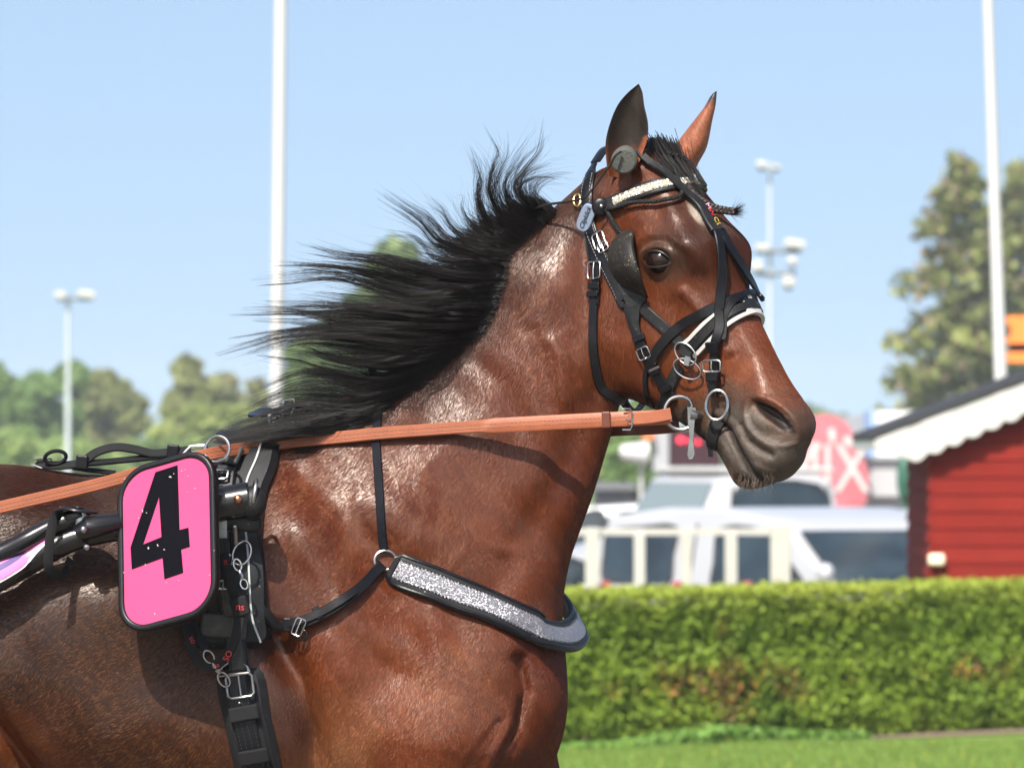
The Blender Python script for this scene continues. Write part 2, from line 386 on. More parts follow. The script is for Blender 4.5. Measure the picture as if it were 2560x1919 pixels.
def body_centre(x): return -0.045*np.clip((x-0.0)/0.26, 0, 1)**2
def FF(x, y, z, legs=True):
    fb = body_f.dist(x, z, y-body_centre(x))
    xp, a = world_to_head(x, y)
    fh = head_f.dist(xp, z, a)
    # head carvings, both sides alike
    aa = np.abs(a)
    ex = np.sqrt(((xp-EYE[0])/.0285)**2+((aa-.104)/.019)**2+((z-EYE[2])/.0195)**2)
    fh = np.where(ex < 3, -smax(-fh, (1-ex)*.018, .006), fh)
    # rim of the lids
    rim = np.sqrt(((xp-EYE[0])/1.40)**2+((z-EYE[2]))**2)
    fh = fh+0.0045*np.exp(-((rim-.0245)/.0060)**2)*np.exp(-((aa-.095)/.03)**2)*(0.8+0.5*np.clip((z-EYE[2])/.02, -1, 1))
    # nostril: a slanting comma with a raised wing
    u1, v1 = nostril_uv(xp, z)
    q = np.sqrt((u1/.050)**2+(v1/.031)**2)
    fh = fh-.009*np.exp(-q**4)*np.clip(aa/.03, 0, 1)+.0042*np.exp(-((q-1.12)/.17)**2)*np.clip(aa/.03, 0, 1)
    fh = fh+.006*np.exp(-((u1+.012)/.022)**2-((v1+.012)/.012)**2)*np.clip(aa/.03, 0, 1)      # the soft fold inside
    nr = np.sqrt((u1/.047)**2+((v1-.009-.0028*np.cos(u1/.02))/.0120)**2+((aa-.056)/.034)**2)
    fh = np.where(nr < 3, -smax(-fh, (1-nr)*.011, .005), fh)
    f = smax(fb, fh, .022)
    if legs:
        for L in LEGS:
            for q in range(len(L)-1):
                c = capsule(x, y, z, L[q], L[q+1])
                f = smax(f, c, .07 if q < 1 else .03)
    return f
def axis(*segs):
    out = []
    for (a, b, h) in segs: out += list(np.arange(a, b-h*0.4, h))
    out.append(segs[-1][1]); return np.array(out, np.float32)
fx = lambda p: (p-1280)/S
fz = lambda p: CAM_H+(1130-p)/S
AX = axis((-2.2, fx(-40), .02), (fx(-40), fx(1440), .0062), (fx(1440), fx(2115), .0032))
AZ = axis((-.03, fz(1990), .02), (fz(1990), fz(1245), .0062), (fz(1245), fz(340), .0034))
AY = axis((-.42, -.33, .012), (-.33, .13, .0045), (.13, .40, .009))
def build_field():
    F = np.empty((len(AX), len(AY), len(AZ)), np.float32)
    zlim = np.searchsorted(AZ, fz(1480))
    for i0 in range(0, len(AX), 24):
        xs = AX[i0:i0+24]
        X, Y, Z = np.meshgrid(xs, AY, AZ, indexing='ij')
        F[i0:i0+24, :, zlim:] = FF(X[:, :, zlim:], Y[:, :, zlim:], Z[:, :, zlim:], legs=False)
        F[i0:i0+24, :, :zlim+0] = FF(X[:, :, :zlim], Y[:, :, :zlim], Z[:, :, :zlim], legs=True) if zlim else 0
    return F
def surface_nets(F, ax, ay, az):
    s = F > 0
    nx, ny, nz = F.shape
    cnt = np.zeros((nx-1, ny-1, nz-1), np.uint8)
    for dx in (0, 1):
        for dy in (0, 1):
            for dz in (0, 1): cnt += s[dx:nx-1+dx, dy:ny-1+dy, dz:nz-1+dz]
    act = (cnt > 0) & (cnt < 8); del cnt
    I, J, K = np.nonzero(act); n = len(I)
    idx = np.full(act.shape, -1, np.int32); idx[I, J, K] = np.arange(n)
    acc = np.zeros((n, 3)); num = np.zeros(n)
    corners = [(a, b, c) for a in (0, 1) for b in (0, 1) for c in (0, 1)]
    vals = {c: F[I+c[0], J+c[1], K+c[2]].astype(np.float64) for c in corners}
    for c in corners:
        for d in range(3):
            if c[d] == 0:
                e = list(c); e[d] = 1; e = tuple(e)
                a, b = vals[c], vals[e]; m = (a > 0) != (b > 0)
                t = np.where(m, a/np.where(m, a-b, 1), 0)
                p = np.array(c, float)[None, :].repeat(n, 0); p[:, d] += t
                acc += p*m[:, None]; num += m
    acc /= num[:, None]
    V = np.stack([ax[I]+acc[:, 0]*(ax[I+1]-ax[I]), ay[J]+acc[:, 1]*(ay[J+1]-ay[J]), az[K]+acc[:, 2]*(az[K+1]-az[K])], 1)
    Q = []
    for d in range(3):
        sl0 = [slice(None)]*3; sl1 = [slice(None)]*3
        sl0[d] = slice(0, -1); sl1[d] = slice(1, None)
        a = s[tuple(sl0)]; b = s[tuple(sl1)]
        ed = np.argwhere(a != b); flip = a[tuple(ed.T)]
        o1, o2 = [(1, 2), (2, 0), (0, 1)][d]
        ok = (ed[:, o1] > 0) & (ed[:, o2] > 0) & (ed[:, o1] < F.shape[o1]-1) & (ed[:, o2] < F.shape[o2]-1)
        ed = ed[ok]; flip = flip[ok]
        def cell(u, v):
            q = ed.copy(); q[:, o1] -= u; q[:, o2] -= v
            return idx[q[:, 0], q[:, 1], q[:, 2]]
        q = np.stack([cell(0, 0), cell(1, 0), cell(1, 1), cell(0, 1)], 1)
        q[~flip] = q[~flip][:, ::-1]
        Q.append(q[:, ::-1])
    return V, np.concatenate(Q)
def grad(p, e=.0015):
    x, y, z = p[:, 0], p[:, 1], p[:, 2]
    return np.stack([(FF(x+e, y, z)-FF(x-e, y, z)), (FF(x, y+e, z)-FF(x, y-e, z)), (FF(x, y, z+e)-FF(x, y, z-e))], 1)/(2*e)
_F = build_field()
HV, HQ = surface_nets(_F, AX, AY, AZ); del _F
for _ in range(2):
    g = grad(HV); f = FF(HV[:, 0], HV[:, 1], HV[:, 2]); gg = (g*g).sum(1)+.05
    HV = HV - g*np.clip(f/gg, -.004, .004)[:, None]
HV = HV.astype(np.float64)
HV[:, 2] = np.maximum(HV[:, 2], 0.0)
# light smoothing where cells are coarse is done by the implicit itself
print('horse verts', len(HV), 'quads', len(HQ))
# ------------------------------------------------------------------ coat colours (markings, with some light and shade put in) per vertex
def idw(px, py, ctrl, p=4.0, soft=30.0):
    acc = np.zeros((len(px), 3)); W = np.zeros(len(px))
    for (cx, cy, c) in ctrl:
        w = 1/((px-cx)**2+(py-cy)**2+soft**2)**(p/2)
        acc += w[:, None]*np.array(c)[None]; W += w
    return acc/W[:, None]
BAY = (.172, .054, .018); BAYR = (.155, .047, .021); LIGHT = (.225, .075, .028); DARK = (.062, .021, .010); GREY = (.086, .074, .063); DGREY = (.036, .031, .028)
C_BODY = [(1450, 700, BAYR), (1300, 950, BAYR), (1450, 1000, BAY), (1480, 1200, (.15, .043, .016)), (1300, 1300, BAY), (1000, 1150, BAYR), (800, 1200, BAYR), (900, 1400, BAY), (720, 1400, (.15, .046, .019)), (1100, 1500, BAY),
          (1250, 1700, BAY), (1370, 1650, (.14, .038, .015)), (1380, 1800, BAY), (1000, 1700, LIGHT), (850, 1650, LIGHT), (860, 1860, (.36, .20, .13)), (850, 1790, (.30, .14, .08)), (760, 1800, (.08, .028, .012)), (1000, 1900, LIGHT), (1200, 1900, BAY), (650, 1500, (.10, .030, .013)), (690, 1800, (.07, .024, .010)),  # pale lower leg: dust, with the sunlight on it put into the colour
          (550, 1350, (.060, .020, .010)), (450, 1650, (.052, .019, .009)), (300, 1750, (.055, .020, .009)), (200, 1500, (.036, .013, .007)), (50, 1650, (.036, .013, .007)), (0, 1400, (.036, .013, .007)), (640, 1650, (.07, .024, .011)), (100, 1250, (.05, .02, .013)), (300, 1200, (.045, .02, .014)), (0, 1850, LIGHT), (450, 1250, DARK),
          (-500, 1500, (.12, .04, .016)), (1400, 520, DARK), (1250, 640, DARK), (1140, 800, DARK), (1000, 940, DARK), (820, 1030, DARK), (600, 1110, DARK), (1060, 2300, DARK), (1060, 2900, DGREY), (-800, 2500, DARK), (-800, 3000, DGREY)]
C_HEAD = [(1600, 420, (.15, .05, .022)), (1680, 480, (.14, .045, .02)), (1760, 540, (.085, .028, .015)), (1800, 600, (.06, .022, .014)), (1820, 660, (.075, .026, .014)), (1740, 600, (.09, .032, .016)), (1700, 560, BAY), (1640, 520, BAY), (1580, 560, BAY),
          (1790, 740, (.15, .048, .022)), (1860, 760, (.12, .04, .02)), (1580, 750, BAY), (1560, 880, BAY), (1640, 850, (.19, .058, .020)), (1700, 780, BAY), (1780, 820, LIGHT), (1850, 850, LIGHT), (1920, 860, (.19, .06, .028)), (1700, 950, (.18, .056, .022)),
          (1640, 1000, (.10, .032, .014)), (1780, 950, LIGHT), (1850, 950, (.20, .07, .03)), (1930, 930, LIGHT), (1990, 960, (.20, .068, .03)), (2030, 1010, (.16, .06, .032)), (2065, 1060, (.10, .06, .045)), (1900, 985, (.085, .045, .03)), (1960, 1000, (.095, .05, .035)),
          (1820, 1030, (.10, .06, .04)), (1780, 1050, GREY), (1860, 1060, GREY), (1920, 1040, GREY), (1980, 1060, GREY), (1900, 1120, GREY), (1980, 1130, GREY), (2040, 1130, GREY), (1950, 1180, DGREY), (1880, 1160, GREY), (1850, 1120, DGREY), (1900, 1205, (.075, .05, .035)), (1850, 1190, (.10, .055, .03)),
          (1800, 1100, DGREY)]
def sweat_sheen(px, py):
    # dried sweat and its pale sheen, painted as streaks over the shoulder and the side of the neck
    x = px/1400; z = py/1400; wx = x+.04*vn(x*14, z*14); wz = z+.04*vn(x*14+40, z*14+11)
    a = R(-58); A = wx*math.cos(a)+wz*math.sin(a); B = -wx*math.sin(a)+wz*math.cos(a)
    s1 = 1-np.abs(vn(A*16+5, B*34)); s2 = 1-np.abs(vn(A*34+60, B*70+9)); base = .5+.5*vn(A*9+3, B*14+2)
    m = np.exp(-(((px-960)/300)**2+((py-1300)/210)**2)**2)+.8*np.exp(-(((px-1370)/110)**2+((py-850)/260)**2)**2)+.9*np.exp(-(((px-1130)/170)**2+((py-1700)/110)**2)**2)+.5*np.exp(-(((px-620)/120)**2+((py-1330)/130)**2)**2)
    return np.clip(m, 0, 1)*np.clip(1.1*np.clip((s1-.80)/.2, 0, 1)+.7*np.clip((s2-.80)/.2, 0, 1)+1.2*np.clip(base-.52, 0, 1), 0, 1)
def coat_colour(V):
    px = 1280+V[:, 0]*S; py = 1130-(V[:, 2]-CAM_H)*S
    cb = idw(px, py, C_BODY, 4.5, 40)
    xp, a = world_to_head(V[:, 0], V[:, 1]); hx = 1280+xp*S
    ch = idw(hx, py, C_HEAD, 4.5, 18)
    # dark skin round the eye, ventral midline; near-black nostril slit
    e = np.sqrt(((xp-EYE[0]-.003)/1.4)**2+(V[:, 2]-EYE[2])**2)
    k = np.exp(-(e/.026)**4)[:, None]*.93; ch = ch*(1-k)+np.array(DGREY)[None]*k
    kk = (np.exp(-((e-.034)/.007)**2)*.45)[:, None]; ch = ch*(1-kk)+np.array((.085, .07, .06))[None]*kk
    u1, v1 = nostril_uv(xp, V[:, 2])
    inn = ((u1/.045)**2+((v1-.009-.0028*np.cos(u1/.02))/.0112)**2 < 1.0) & (np.abs(a) < .053)
    ml = seg_dist(px, py, [(1777, 1047), (1817, 1073), (1849, 1141), (1871, 1181), (1905, 1212)], closed=False); mlw = (np.exp(-(ml/5.0)**2)*.85*(a < 0))[:, None]; ch = ch*(1-mlw)+np.array((.012, .010, .009))*mlw  # shade of the mouth crease, painted as a dark line
    ch[inn] = (.016, .010, .010)
    # star between the eyes
    st = np.exp(-(((px-1732-.5*(py-538))/13)**2+((py-538)/27)**2)**2)*(a < .06)
    ch = ch*(1-st[:, None])+np.array((.62, .58, .54))[None]*st[:, None]
    wgt = 1/(1+np.exp(-(hx-1520+(py-700)*.08)/14)); wgt *= 1/(1+np.exp((py-1045-(hx-1600)*.55)/10))
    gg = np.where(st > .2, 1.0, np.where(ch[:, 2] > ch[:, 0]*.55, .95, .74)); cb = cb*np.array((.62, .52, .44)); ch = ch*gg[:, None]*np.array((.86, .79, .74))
    sw = sweat_sheen(px, py)[:, None]; cb = cb*(1-.26*sw)+np.array((.27, .15, .11))*.26*sw
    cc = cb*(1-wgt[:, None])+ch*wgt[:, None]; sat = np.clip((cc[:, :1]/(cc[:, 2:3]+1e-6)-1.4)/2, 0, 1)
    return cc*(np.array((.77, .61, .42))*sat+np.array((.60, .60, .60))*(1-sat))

def coat_material():
    m = bpy.data.materials.new('bay_coat'); m.use_nodes = True; nt = m.node_tree; L = nt.links.new; N = nt.nodes.new
    bs = nt.nodes['Principled BSDF']; tc = N('ShaderNodeTexCoord'); at = N('ShaderNodeAttribute'); at.attribute_name = 'Col'
    def noise(scale, vec, det=5, rough=.6, mp=None, dist=0):
        n = N('ShaderNodeTexNoise'); n.inputs['Scale'].default_value = scale; n.inputs['Detail'].default_value = det; n.inputs['Roughness'].default_value = rough; n.inputs['Distortion'].default_value = dist
        L(vec, n.inputs['Vector']); return n.outputs[0]
    def mapr(v, a, b, c, d):
        r = N('ShaderNodeMapRange'); r.inputs[1].default_value = a; r.inputs[2].default_value = b; r.inputs[3].default_value = c; r.inputs[4].default_value = d; L(v, r.inputs[0]); return r.outputs[0]
    def math_(op, a, b):
        x = N('ShaderNodeMath'); x.operation = op
        for i, v in enumerate((a, b)):
            if isinstance(v, (int, float)): x.inputs[i].default_value = v
            else: L(v, x.inputs[i])
        return x.outputs[0]
    obj = tc.outputs['Object']
    # a warped copy of space so hair strokes swirl a little
    wv = N('ShaderNodeTexNoise'); wv.inputs['Scale'].default_value = 3.5; wv.inputs['Detail'].default_value = 2; L(obj, wv.inputs['Vector'])
    wm = N('ShaderNodeVectorMath'); wm.operation = 'MULTIPLY_ADD'; wm.inputs[1].default_value = (.22, .22, .22); L(wv.outputs['Color'], wm.inputs[0]); L(obj, wm.inputs[2])
    def hair(rot, sc):
        a = N('ShaderNodeMapping'); a.inputs['Rotation'].default_value = (0, rot, 0); L(wm.outputs[0], a.inputs[0])
        b = N('ShaderNodeMapping'); b.inputs['Scale'].default_value = sc; L(a.outputs[0], b.inputs[0]); return b.outputs[0]
    h1 = hair(R(25), (230, 120, 34)); h2 = hair(R(25), (560, 300, 95)); h3 = hair(R(20), (60, 30, 14))
    n1 = noise(1.0, h1, 3, .6); n2 = noise(1.0, h2, 2, .6); n3 = noise(1.0, h3, 4, .6)
    big = noise(7, obj, 5, .6, dist=.6); mid = noise(24, wm.outputs[0], 4, .6, dist=.4)
    # colour: strokes light and dark, broad patches of damp and dry coat
    v = math_('MULTIPLY', mapr(n2, .3, .7, .66, 1.36), mapr(n1, .3, .7, .80, 1.22)); v = math_('MULTIPLY', v, mapr(big, .3, .7, .80, 1.18)); v = math_('MULTIPLY', v, mapr(mid, .3, .7, .90, 1.1))
    sc = N('ShaderNodeVectorMath'); sc.operation = 'SCALE'; L(at.outputs['Color'], sc.inputs[0]); L(v, sc.inputs['Scale'])
    L(sc.outputs[0], bs.inputs['Base Color'])
    # dried sweat: thin dusty web that dulls the coat
    vo = N('ShaderNodeTexVoronoi'); vo.feature = 'DISTANCE_TO_EDGE'; vo.inputs['Scale'].default_value = 1.0
    L(hair(R(38), (16, 9, 6.0)), vo.inputs['Vector'])
    rough = math_('ADD', mapr(big, .35, .65, .32, .46), mapr(n1, .3, .7, -.05, .05)); L(rough, bs.inputs['Roughness'])
    bs.inputs['Specular IOR Level'].default_value = .5
    bs.inputs['Specular Tint'].default_value = (1, .90, .84, 1)
    bs.inputs['Anisotropic'].default_value = .0
    # relief: hair strokes, skin ripples and the raised veins of the shoulder and neck
    vein = mapr(vo.outputs['Distance'], .0, .09, 1.0, 0.0)
    mk = N('ShaderNodeAttribute'); mk.attribute_name = 'Vein'
    veinm = math_('MULTIPLY', vein, mk.outputs['Fac'])
    mz = N('ShaderNodeAttribute'); mz.attribute_name = 'Muz'; pores = noise(330, obj, 3, .7); wr = noise(1.0, hair(R(-50), (120, 80, 45)), 3, .6)
    rough = math_('ADD', rough, math_('MULTIPLY', mz.outputs['Fac'], .20)); L(rough, bs.inputs['Roughness'])
    def bump(h, s, d, prev=None):
        b = N('ShaderNodeBump'); b.inputs['Strength'].default_value = s; b.inputs['Distance'].default_value = d; L(h, b.inputs['Height'])
        if prev is not None: L(prev, b.inputs['Normal'])
        return b.outputs[0]
    p = bump(mid, .12, .004); p = bump(veinm, .2, .0016, p); p = bump(n3, .28, .0025, p); p = bump(n1, .40, .0009, p); p = bump(n2, .4, .0006, p)
    p = bump(math_('MULTIPLY', pores, mz.outputs['Fac']), .5, .0012, p); p = bump(math_('MULTIPLY', wr, mz.outputs['Fac']), .6, .0030, p); L(p, bs.inputs['Normal'])
    return m
M['coat'] = coat_material()

# ears: cupped sheets with thickness, sewn into the same mesh as the body
def ear(left, right, Y, cup, thick, n=14, m=22):
    """left/right outlines base to tip (photograph pixels); cup > 0: hollow towards the camera"""
    l = catmull([Vector((a, b, 0)) for a, b in left], 8); r = catmull([Vector((a, b, 0)) for a, b in right], 8)
    def res(c, k):
        d = [0]
        for i in range(1, len(c)): d.append(d[-1]+(c[i]-c[i-1]).length)
        out = []
        for j in range(k):
            t = d[-1]*j/(k-1); i = max(1, min(len(c)-1, int(np.searchsorted(d, t)))); f = (t-d[i-1])/max(1e-9, d[i]-d[i-1])
            out.append(c[i-1].lerp(c[i], min(1, max(0, f))))
        return out
    l, r = res(l, m), res(r, m); vs = []; fs = []
    for side in (0, 1):
        for j in range(m):
            w = (r[j]-l[j]).length/S; v = j/(m-1)
            for i in range(n):
                t = i/(n-1); s = 2*t-1
                q = l[j].lerp(r[j], t)
                dep = cup*w*(1-s*s)*(1-.35*v) + (.03*(1-v)**2)
                th = thick*(1-abs(s)**4)*(1-.6*v)*(1 if cup > 0 else -1)
                y = Y+dep+(th if side == 1 else 0)
                vs.append(P(q.x, q.y, y))
    o = n*m
    for j in range(m-1):
        for i in range(n-1):
            a = j*n+i
            f0 = (a, a+1, a+n+1, a+n)
            f1 = tuple(q+o for q in reversed(f0))
            fs += [f0, f1] if cup > 0 else [tuple(reversed(f0)), tuple(reversed(f1))]
    for j in range(m-1):
        for i in (0, n-1):
            a = j*n+i; q = (a, a+n, a+n+o, a+o); fs.append(q if (i == 0) == (cup > 0) else tuple(reversed(q)))
    for i in range(n-1):
        a = (m-1)*n+i; q = (a, a+o, a+1+o, a+1); fs.append(q if cup > 0 else tuple(reversed(q)))
    return vs, fs
e1 = ear(zz(z1, [(470, 720), (458, 620), (452, 500), (475, 380), (530, 240), (600, 150), (678, 84)]), zz(z1, [(640, 740), (690, 610), (742, 460), (746, 350), (722, 240), (708, 140), (682, 82)]), -.118, .42, .010)
e2 = ear(zz(z1, [(880, 640), (885, 570), (960, 470), (1060, 340), (1130, 250), (1180, 165), (1216, 134)]), zz(z1, [(1050, 740), (1090, 640), (1145, 540), (1168, 460), (1190, 340), (1214, 230), (1222, 134)]), .035, -.34, .010)
EARS = []
HF = [tuple(q) for q in HQ.tolist()]
_n = np.cross(HV[HQ[:, 1]]-HV[HQ[:, 0]], HV[HQ[:, 2]]-HV[HQ[:, 0]]); _c = HV[HQ].mean(1); _s = (_n*-grad(_c[:2000] if len(_c) > 2000 else _c)).sum(1).mean() if len(_c) <= 2000 else (_n[:2000]*-grad(_c[:2000])).sum(1).mean()
if _s < 0: HF = [f[::-1] for f in HF]
VV = [HV]; off = len(HV)
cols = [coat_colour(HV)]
for k, (vs, fs) in enumerate((e1, e2)):
    a = np.array([tuple(v) for v in vs]); VV.append(a); HF += [tuple(i+off for i in f) for f in fs]; off += len(a)
    h = np.clip((a[:, 2]-a[:, 2].min())/(a[:, 2].max()-a[:, 2].min()), 0, 1)
    c = np.zeros_like(a)
    if k == 0:
        half = len(a)//2; base = np.array((.16, .05, .022)); dk = np.array((.020, .016, .014))
        w = np.clip((h-.10)/.30, 0, 1)[:, None]; c = base*(1-w)+dk*w
        jj = np.arange(len(a)) % 14; edge = (jj >= 12) & (h < .45); c[edge] = base
    else:
        base = np.array((.20, .066, .032)); dk = np.array((.025, .02, .018)); w = np.clip((h-.80)/.12, 0, 1)[:, None]; c = base*(1-w)+dk*w
    cols.append(c)
VV = np.concatenate(VV); CC = np.concatenate(cols)
hme = bpy.data.meshes.new('horse'); hme.from_pydata(VV.tolist(), [], HF); hme.update()
hme.polygons.foreach_set('use_smooth', [True]*len(hme.polygons))
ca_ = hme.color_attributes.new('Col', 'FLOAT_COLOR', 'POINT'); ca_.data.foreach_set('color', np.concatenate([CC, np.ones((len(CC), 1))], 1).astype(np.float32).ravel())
px = 1280+VV[:, 0]*S; py = 1130-(VV[:, 2]-CAM_H)*S
vein = np.exp(-(((px-1050)/330)**2+((py-1400)/330)**2)**2)+.6*np.exp(-(((px-1400)/120)**2+((py-850)/220)**2)**2)+.7*np.exp(-(((px-1800)/120)**2+((py-880)/120)**2)**2)
va = hme.attributes.new('Vein', 'FLOAT', 'POINT'); va.data.foreach_set('value', np.clip(vein, 0, 1).astype(np.float32))
_mz = hme.attributes.new('Muz', 'FLOAT', 'POINT'); _mz.data.foreach_set('value', np.clip(((px-1790)*.8+(py-1040)*1.0)/60, 0, 1).astype(np.float32))
hme.materials.append(M['coat'])
horse = link('horse', hme)
tag(horse, 'bay racehorse with wind-blown black mane wearing bridle and harness, head turned to the camera', 'horse')
BV = BVHTree.FromPolygons(HV.tolist(), HQ.tolist())
CAMP = Vector((0, -CAM_D, CAM_H))
def hit(px, py):
    """the point of the horse's skin seen at a pixel, with its normal (None off the horse)"""
    d = (P(px, py, 0)-CAMP).normalized(); l, n, i, _ = BV.ray_cast(CAMP, d)
    if l is None: return None, None
    if n.dot(d) > 0: n = -n
    return l, n

# eyes with lids
M['eye'] = mat('dark_eye', (.014, .006, .004), .10, spec=.30)
M['eye_skin'] = mat('eyelid_skin', (.016, .013, .012), .35, bump=(300, .4, .001))
M['eye_white'] = mat('eye_corner', (.12, .06, .05), .2)
for sgn in (-1, 1):
    c = head_to_world(EYE[0]-.001, sgn*(EYE[1]-.0165), EYE[2]-.0005)
    b = MB(); b.ball(c, (.0272, .0272, .0250), 28, 20); e = b.build('eye', M['eye'], horse)
    # lids: a rim over the ball, upper one with lashes' shade
    b = MB()
    for up in (1, -1):
        pts = []
        for i in range(21):
            t = -1+2*i/20; xx = t*.0310
            zo = up*(.0158 if up > 0 else .0130)*(1-abs(t)**2.2)**.8-(.0035*max(0, t)**2)
            ax_ = math.sqrt(max(0, .0272**2-(xx*.80)**2-(zo*.85)**2))+.0004
            pts.append(head_to_world(EYE[0]+xx, sgn*(EYE[1]-.0165+ax_), EYE[2]+zo))
        b.tube(pts, [(.0026 if up > 0 else .0019)*(.4+.6*math.sin(math.pi*i/20)) for i in range(21)], 8)
    b.build('eyelid', M['eye_skin'], e)

# ------------------------------------------------------------------ the coat's short hair over everything the eye can rest on
def flow(px, py):
    ctrl = [(1650, 450, (.25, -1)), (1750, 700, (.45, -1)), (1850, 900, (.5, -1)), (1950, 1050, (.35, -1)), (1600, 850, (-.15, -1)), (1520, 700, (-.25, -1)), (1450, 650, (-.35, -1)), (1350, 900, (-.3, -1)), (1450, 1100, (-.1, -1)),
            (1150, 1150, (-.55, -1)), (1300, 1400, (-.2, -1)), (900, 1200, (-1, -.8)), (1000, 1500, (-.6, -1)), (1250, 1700, (-.1, -1)), (1100, 1850, (-.2, -1)), (800, 1500, (-.9, -1)), (800, 1850, (-.4, -1)), (650, 1700, (-.9, -.9)),
            (500, 1400, (-1, -.5)), (300, 1600, (-1, -.7)), (100, 1400, (-1, -.3)), (300, 1850, (-1, -.75)), (50, 1800, (-.9, -.9)), (300, 1220, (-1, -.12)), (1500, 500, (-.3, -1))]
    acc = np.zeros((len(px), 2)); 
    for cx, cy, (a, b_) in ctrl:
        w = 1/((px-cx)**2+(py-cy)**2+60**2)**1.6; acc += w[:, None]*np.array([[a, b_]])/math.hypot(a, b_)
    return acc/np.linalg.norm(acc, axis=1, keepdims=True)
def coat_hair(n=420000, seed=3):
    r = np.random.default_rng(seed); tri = np.concatenate([HQ[:, [0, 1, 2]], HQ[:, [0, 2, 3]]]); A, B, C = HV[tri[:, 0]], HV[tri[:, 1]], HV[tri[:, 2]]
    N_ = np.cross(B-A, C-A); ar = np.linalg.norm(N_, axis=1)/2; N_ /= (2*ar[:, None]+1e-12); sgn = np.sign((N_[:3000]*-grad((A[:3000]+B[:3000]+C[:3000])/3)).sum()); N_ *= sgn
    cx = A[:, 0]; cz = A[:, 2]; px = 1280+cx*S; py = 1130-(cz-CAM_H)*S
    see = (px > -60) & (px < 2120) & (py < 1980) & (N_[:, 1] < .35); w = ar*see
    k = r.choice(len(tri), n, p=w/w.sum()); u = r.random((n, 1)); v = r.random((n, 1)); f = u+v > 1; u = np.where(f, 1-u, u); v = np.where(f, 1-v, v)
    p = A[k]+(B[k]-A[k])*u+(C[k]-A[k])*v
    gN = -grad(p); gN /= np.linalg.norm(gN, axis=1, keepdims=True)+1e-9
    px = 1280+p[:, 0]*S; py = 1130-(p[:, 2]-CAM_H)*S
    # keep the eye, nostril and muzzle skin almost bare
    xp, a = world_to_head(p[:, 0], p[:, 1]); e = np.sqrt(((xp-EYE[0])/1.35)**2+(p[:, 2]-EYE[2])**2); u1, v1 = nostril_uv(xp, p[:, 2])
    bare = (e < .030) | ((u1/.055)**2+(v1/.036)**2 < 1)
    ok = ~bare; p, gN, px, py, xp = p[ok], gN[ok], px[ok], py[ok], xp[ok]; n = len(p)
    fl = flow(px, py); wob = .30*np.sin(px*.021+np.sin(py*.017)*2)*np.sin(py*.019+np.sin(px*.013)*1.5)+r.normal(0, .09, n)
    fx_, fz_ = fl[:, 0]*np.cos(wob)-fl[:, 1]*np.sin(wob), fl[:, 0]*np.sin(wob)+fl[:, 1]*np.cos(wob)
    t = np.stack([fx_, np.zeros(n), fz_], 1); t -= gN*(t*gN).sum(1, keepdims=True); t /= np.linalg.norm(t, axis=1, keepdims=True)+1e-9
    ln = r.uniform(.006, .011, (n, 1)); muz = (((1280+xp*S) > 1840) & (py > 990)) | ((px > 1780) & (py > 1040)); ln[muz] *= .28
    p0 = p-gN*.0003; p1 = p+t*ln*.5+gN*ln*.085; p2 = p+t*ln+gN*ln*.075
    pos = np.stack([p0, p1, p2], 1).reshape(-1, 3).astype(np.float32)
    hc = bpy.data.hair_curves.new('coat_hair'); hc.add_curves([3]*n); hc.attributes['position'].data.foreach_set('vector', pos.ravel())
    ra = hc.attributes.new('radius', 'FLOAT', 'POINT') if 'radius' not in hc.attributes else hc.attributes['radius']; rr = np.tile(np.array([.00016, .00013, .00003], np.float32), n); ra.data.foreach_set('value', rr)
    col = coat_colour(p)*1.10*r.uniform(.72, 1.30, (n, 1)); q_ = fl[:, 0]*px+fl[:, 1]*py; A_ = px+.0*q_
    th = math.radians(-60); al = px*math.cos(th)-py*math.sin(th)*-1; ac = px*math.sin(th)+py*math.cos(th)
    cl = .5+.30*vn(al*.030, ac*.11)+.30*vn(al*.075+9, ac*.27+4); col *= np.clip(.70+.6*cl, .5, 1.5)[:, None]
    tip_ = r.random(n) < .22; col[tip_] *= np.array((1.35, 1.30, 1.20))
    gold = (r.random(n) < .30*np.clip((720-px)/160, 0, 1)*np.clip((py-1330)/150, 0, 1)*np.clip(cl*1.5, .2, 1.4)); col[gold] = np.array((.20, .082, .026))*r.uniform(.6, 1.2, (gold.sum(), 1)); col = np.concatenate([col, np.ones((n, 1))], 1).astype(np.float32)
    ca = hc.attributes.new('Col', 'FLOAT_COLOR', 'CURVE'); ca.data.foreach_set('color', col.ravel())
    m = bpy.data.materials.new('coat_hair'); m.use_nodes = True; nt = m.node_tree; bs = nt.nodes['Principled BSDF']; at = nt.nodes.new('ShaderNodeAttribute'); at.attribute_name = 'Col'; nt.links.new(at.outputs['Color'], bs.inputs['Base Color'])
    bs.inputs['Roughness'].default_value = .33; bs.inputs['Specular IOR Level'].default_value = .31; bs.inputs['Specular Tint'].default_value = (1, .90, .84, 1)
    hc.materials.append(m); o = link('coat_hair', hc, horse); o['kind'] = 'stuff'; return o
coat_hair()
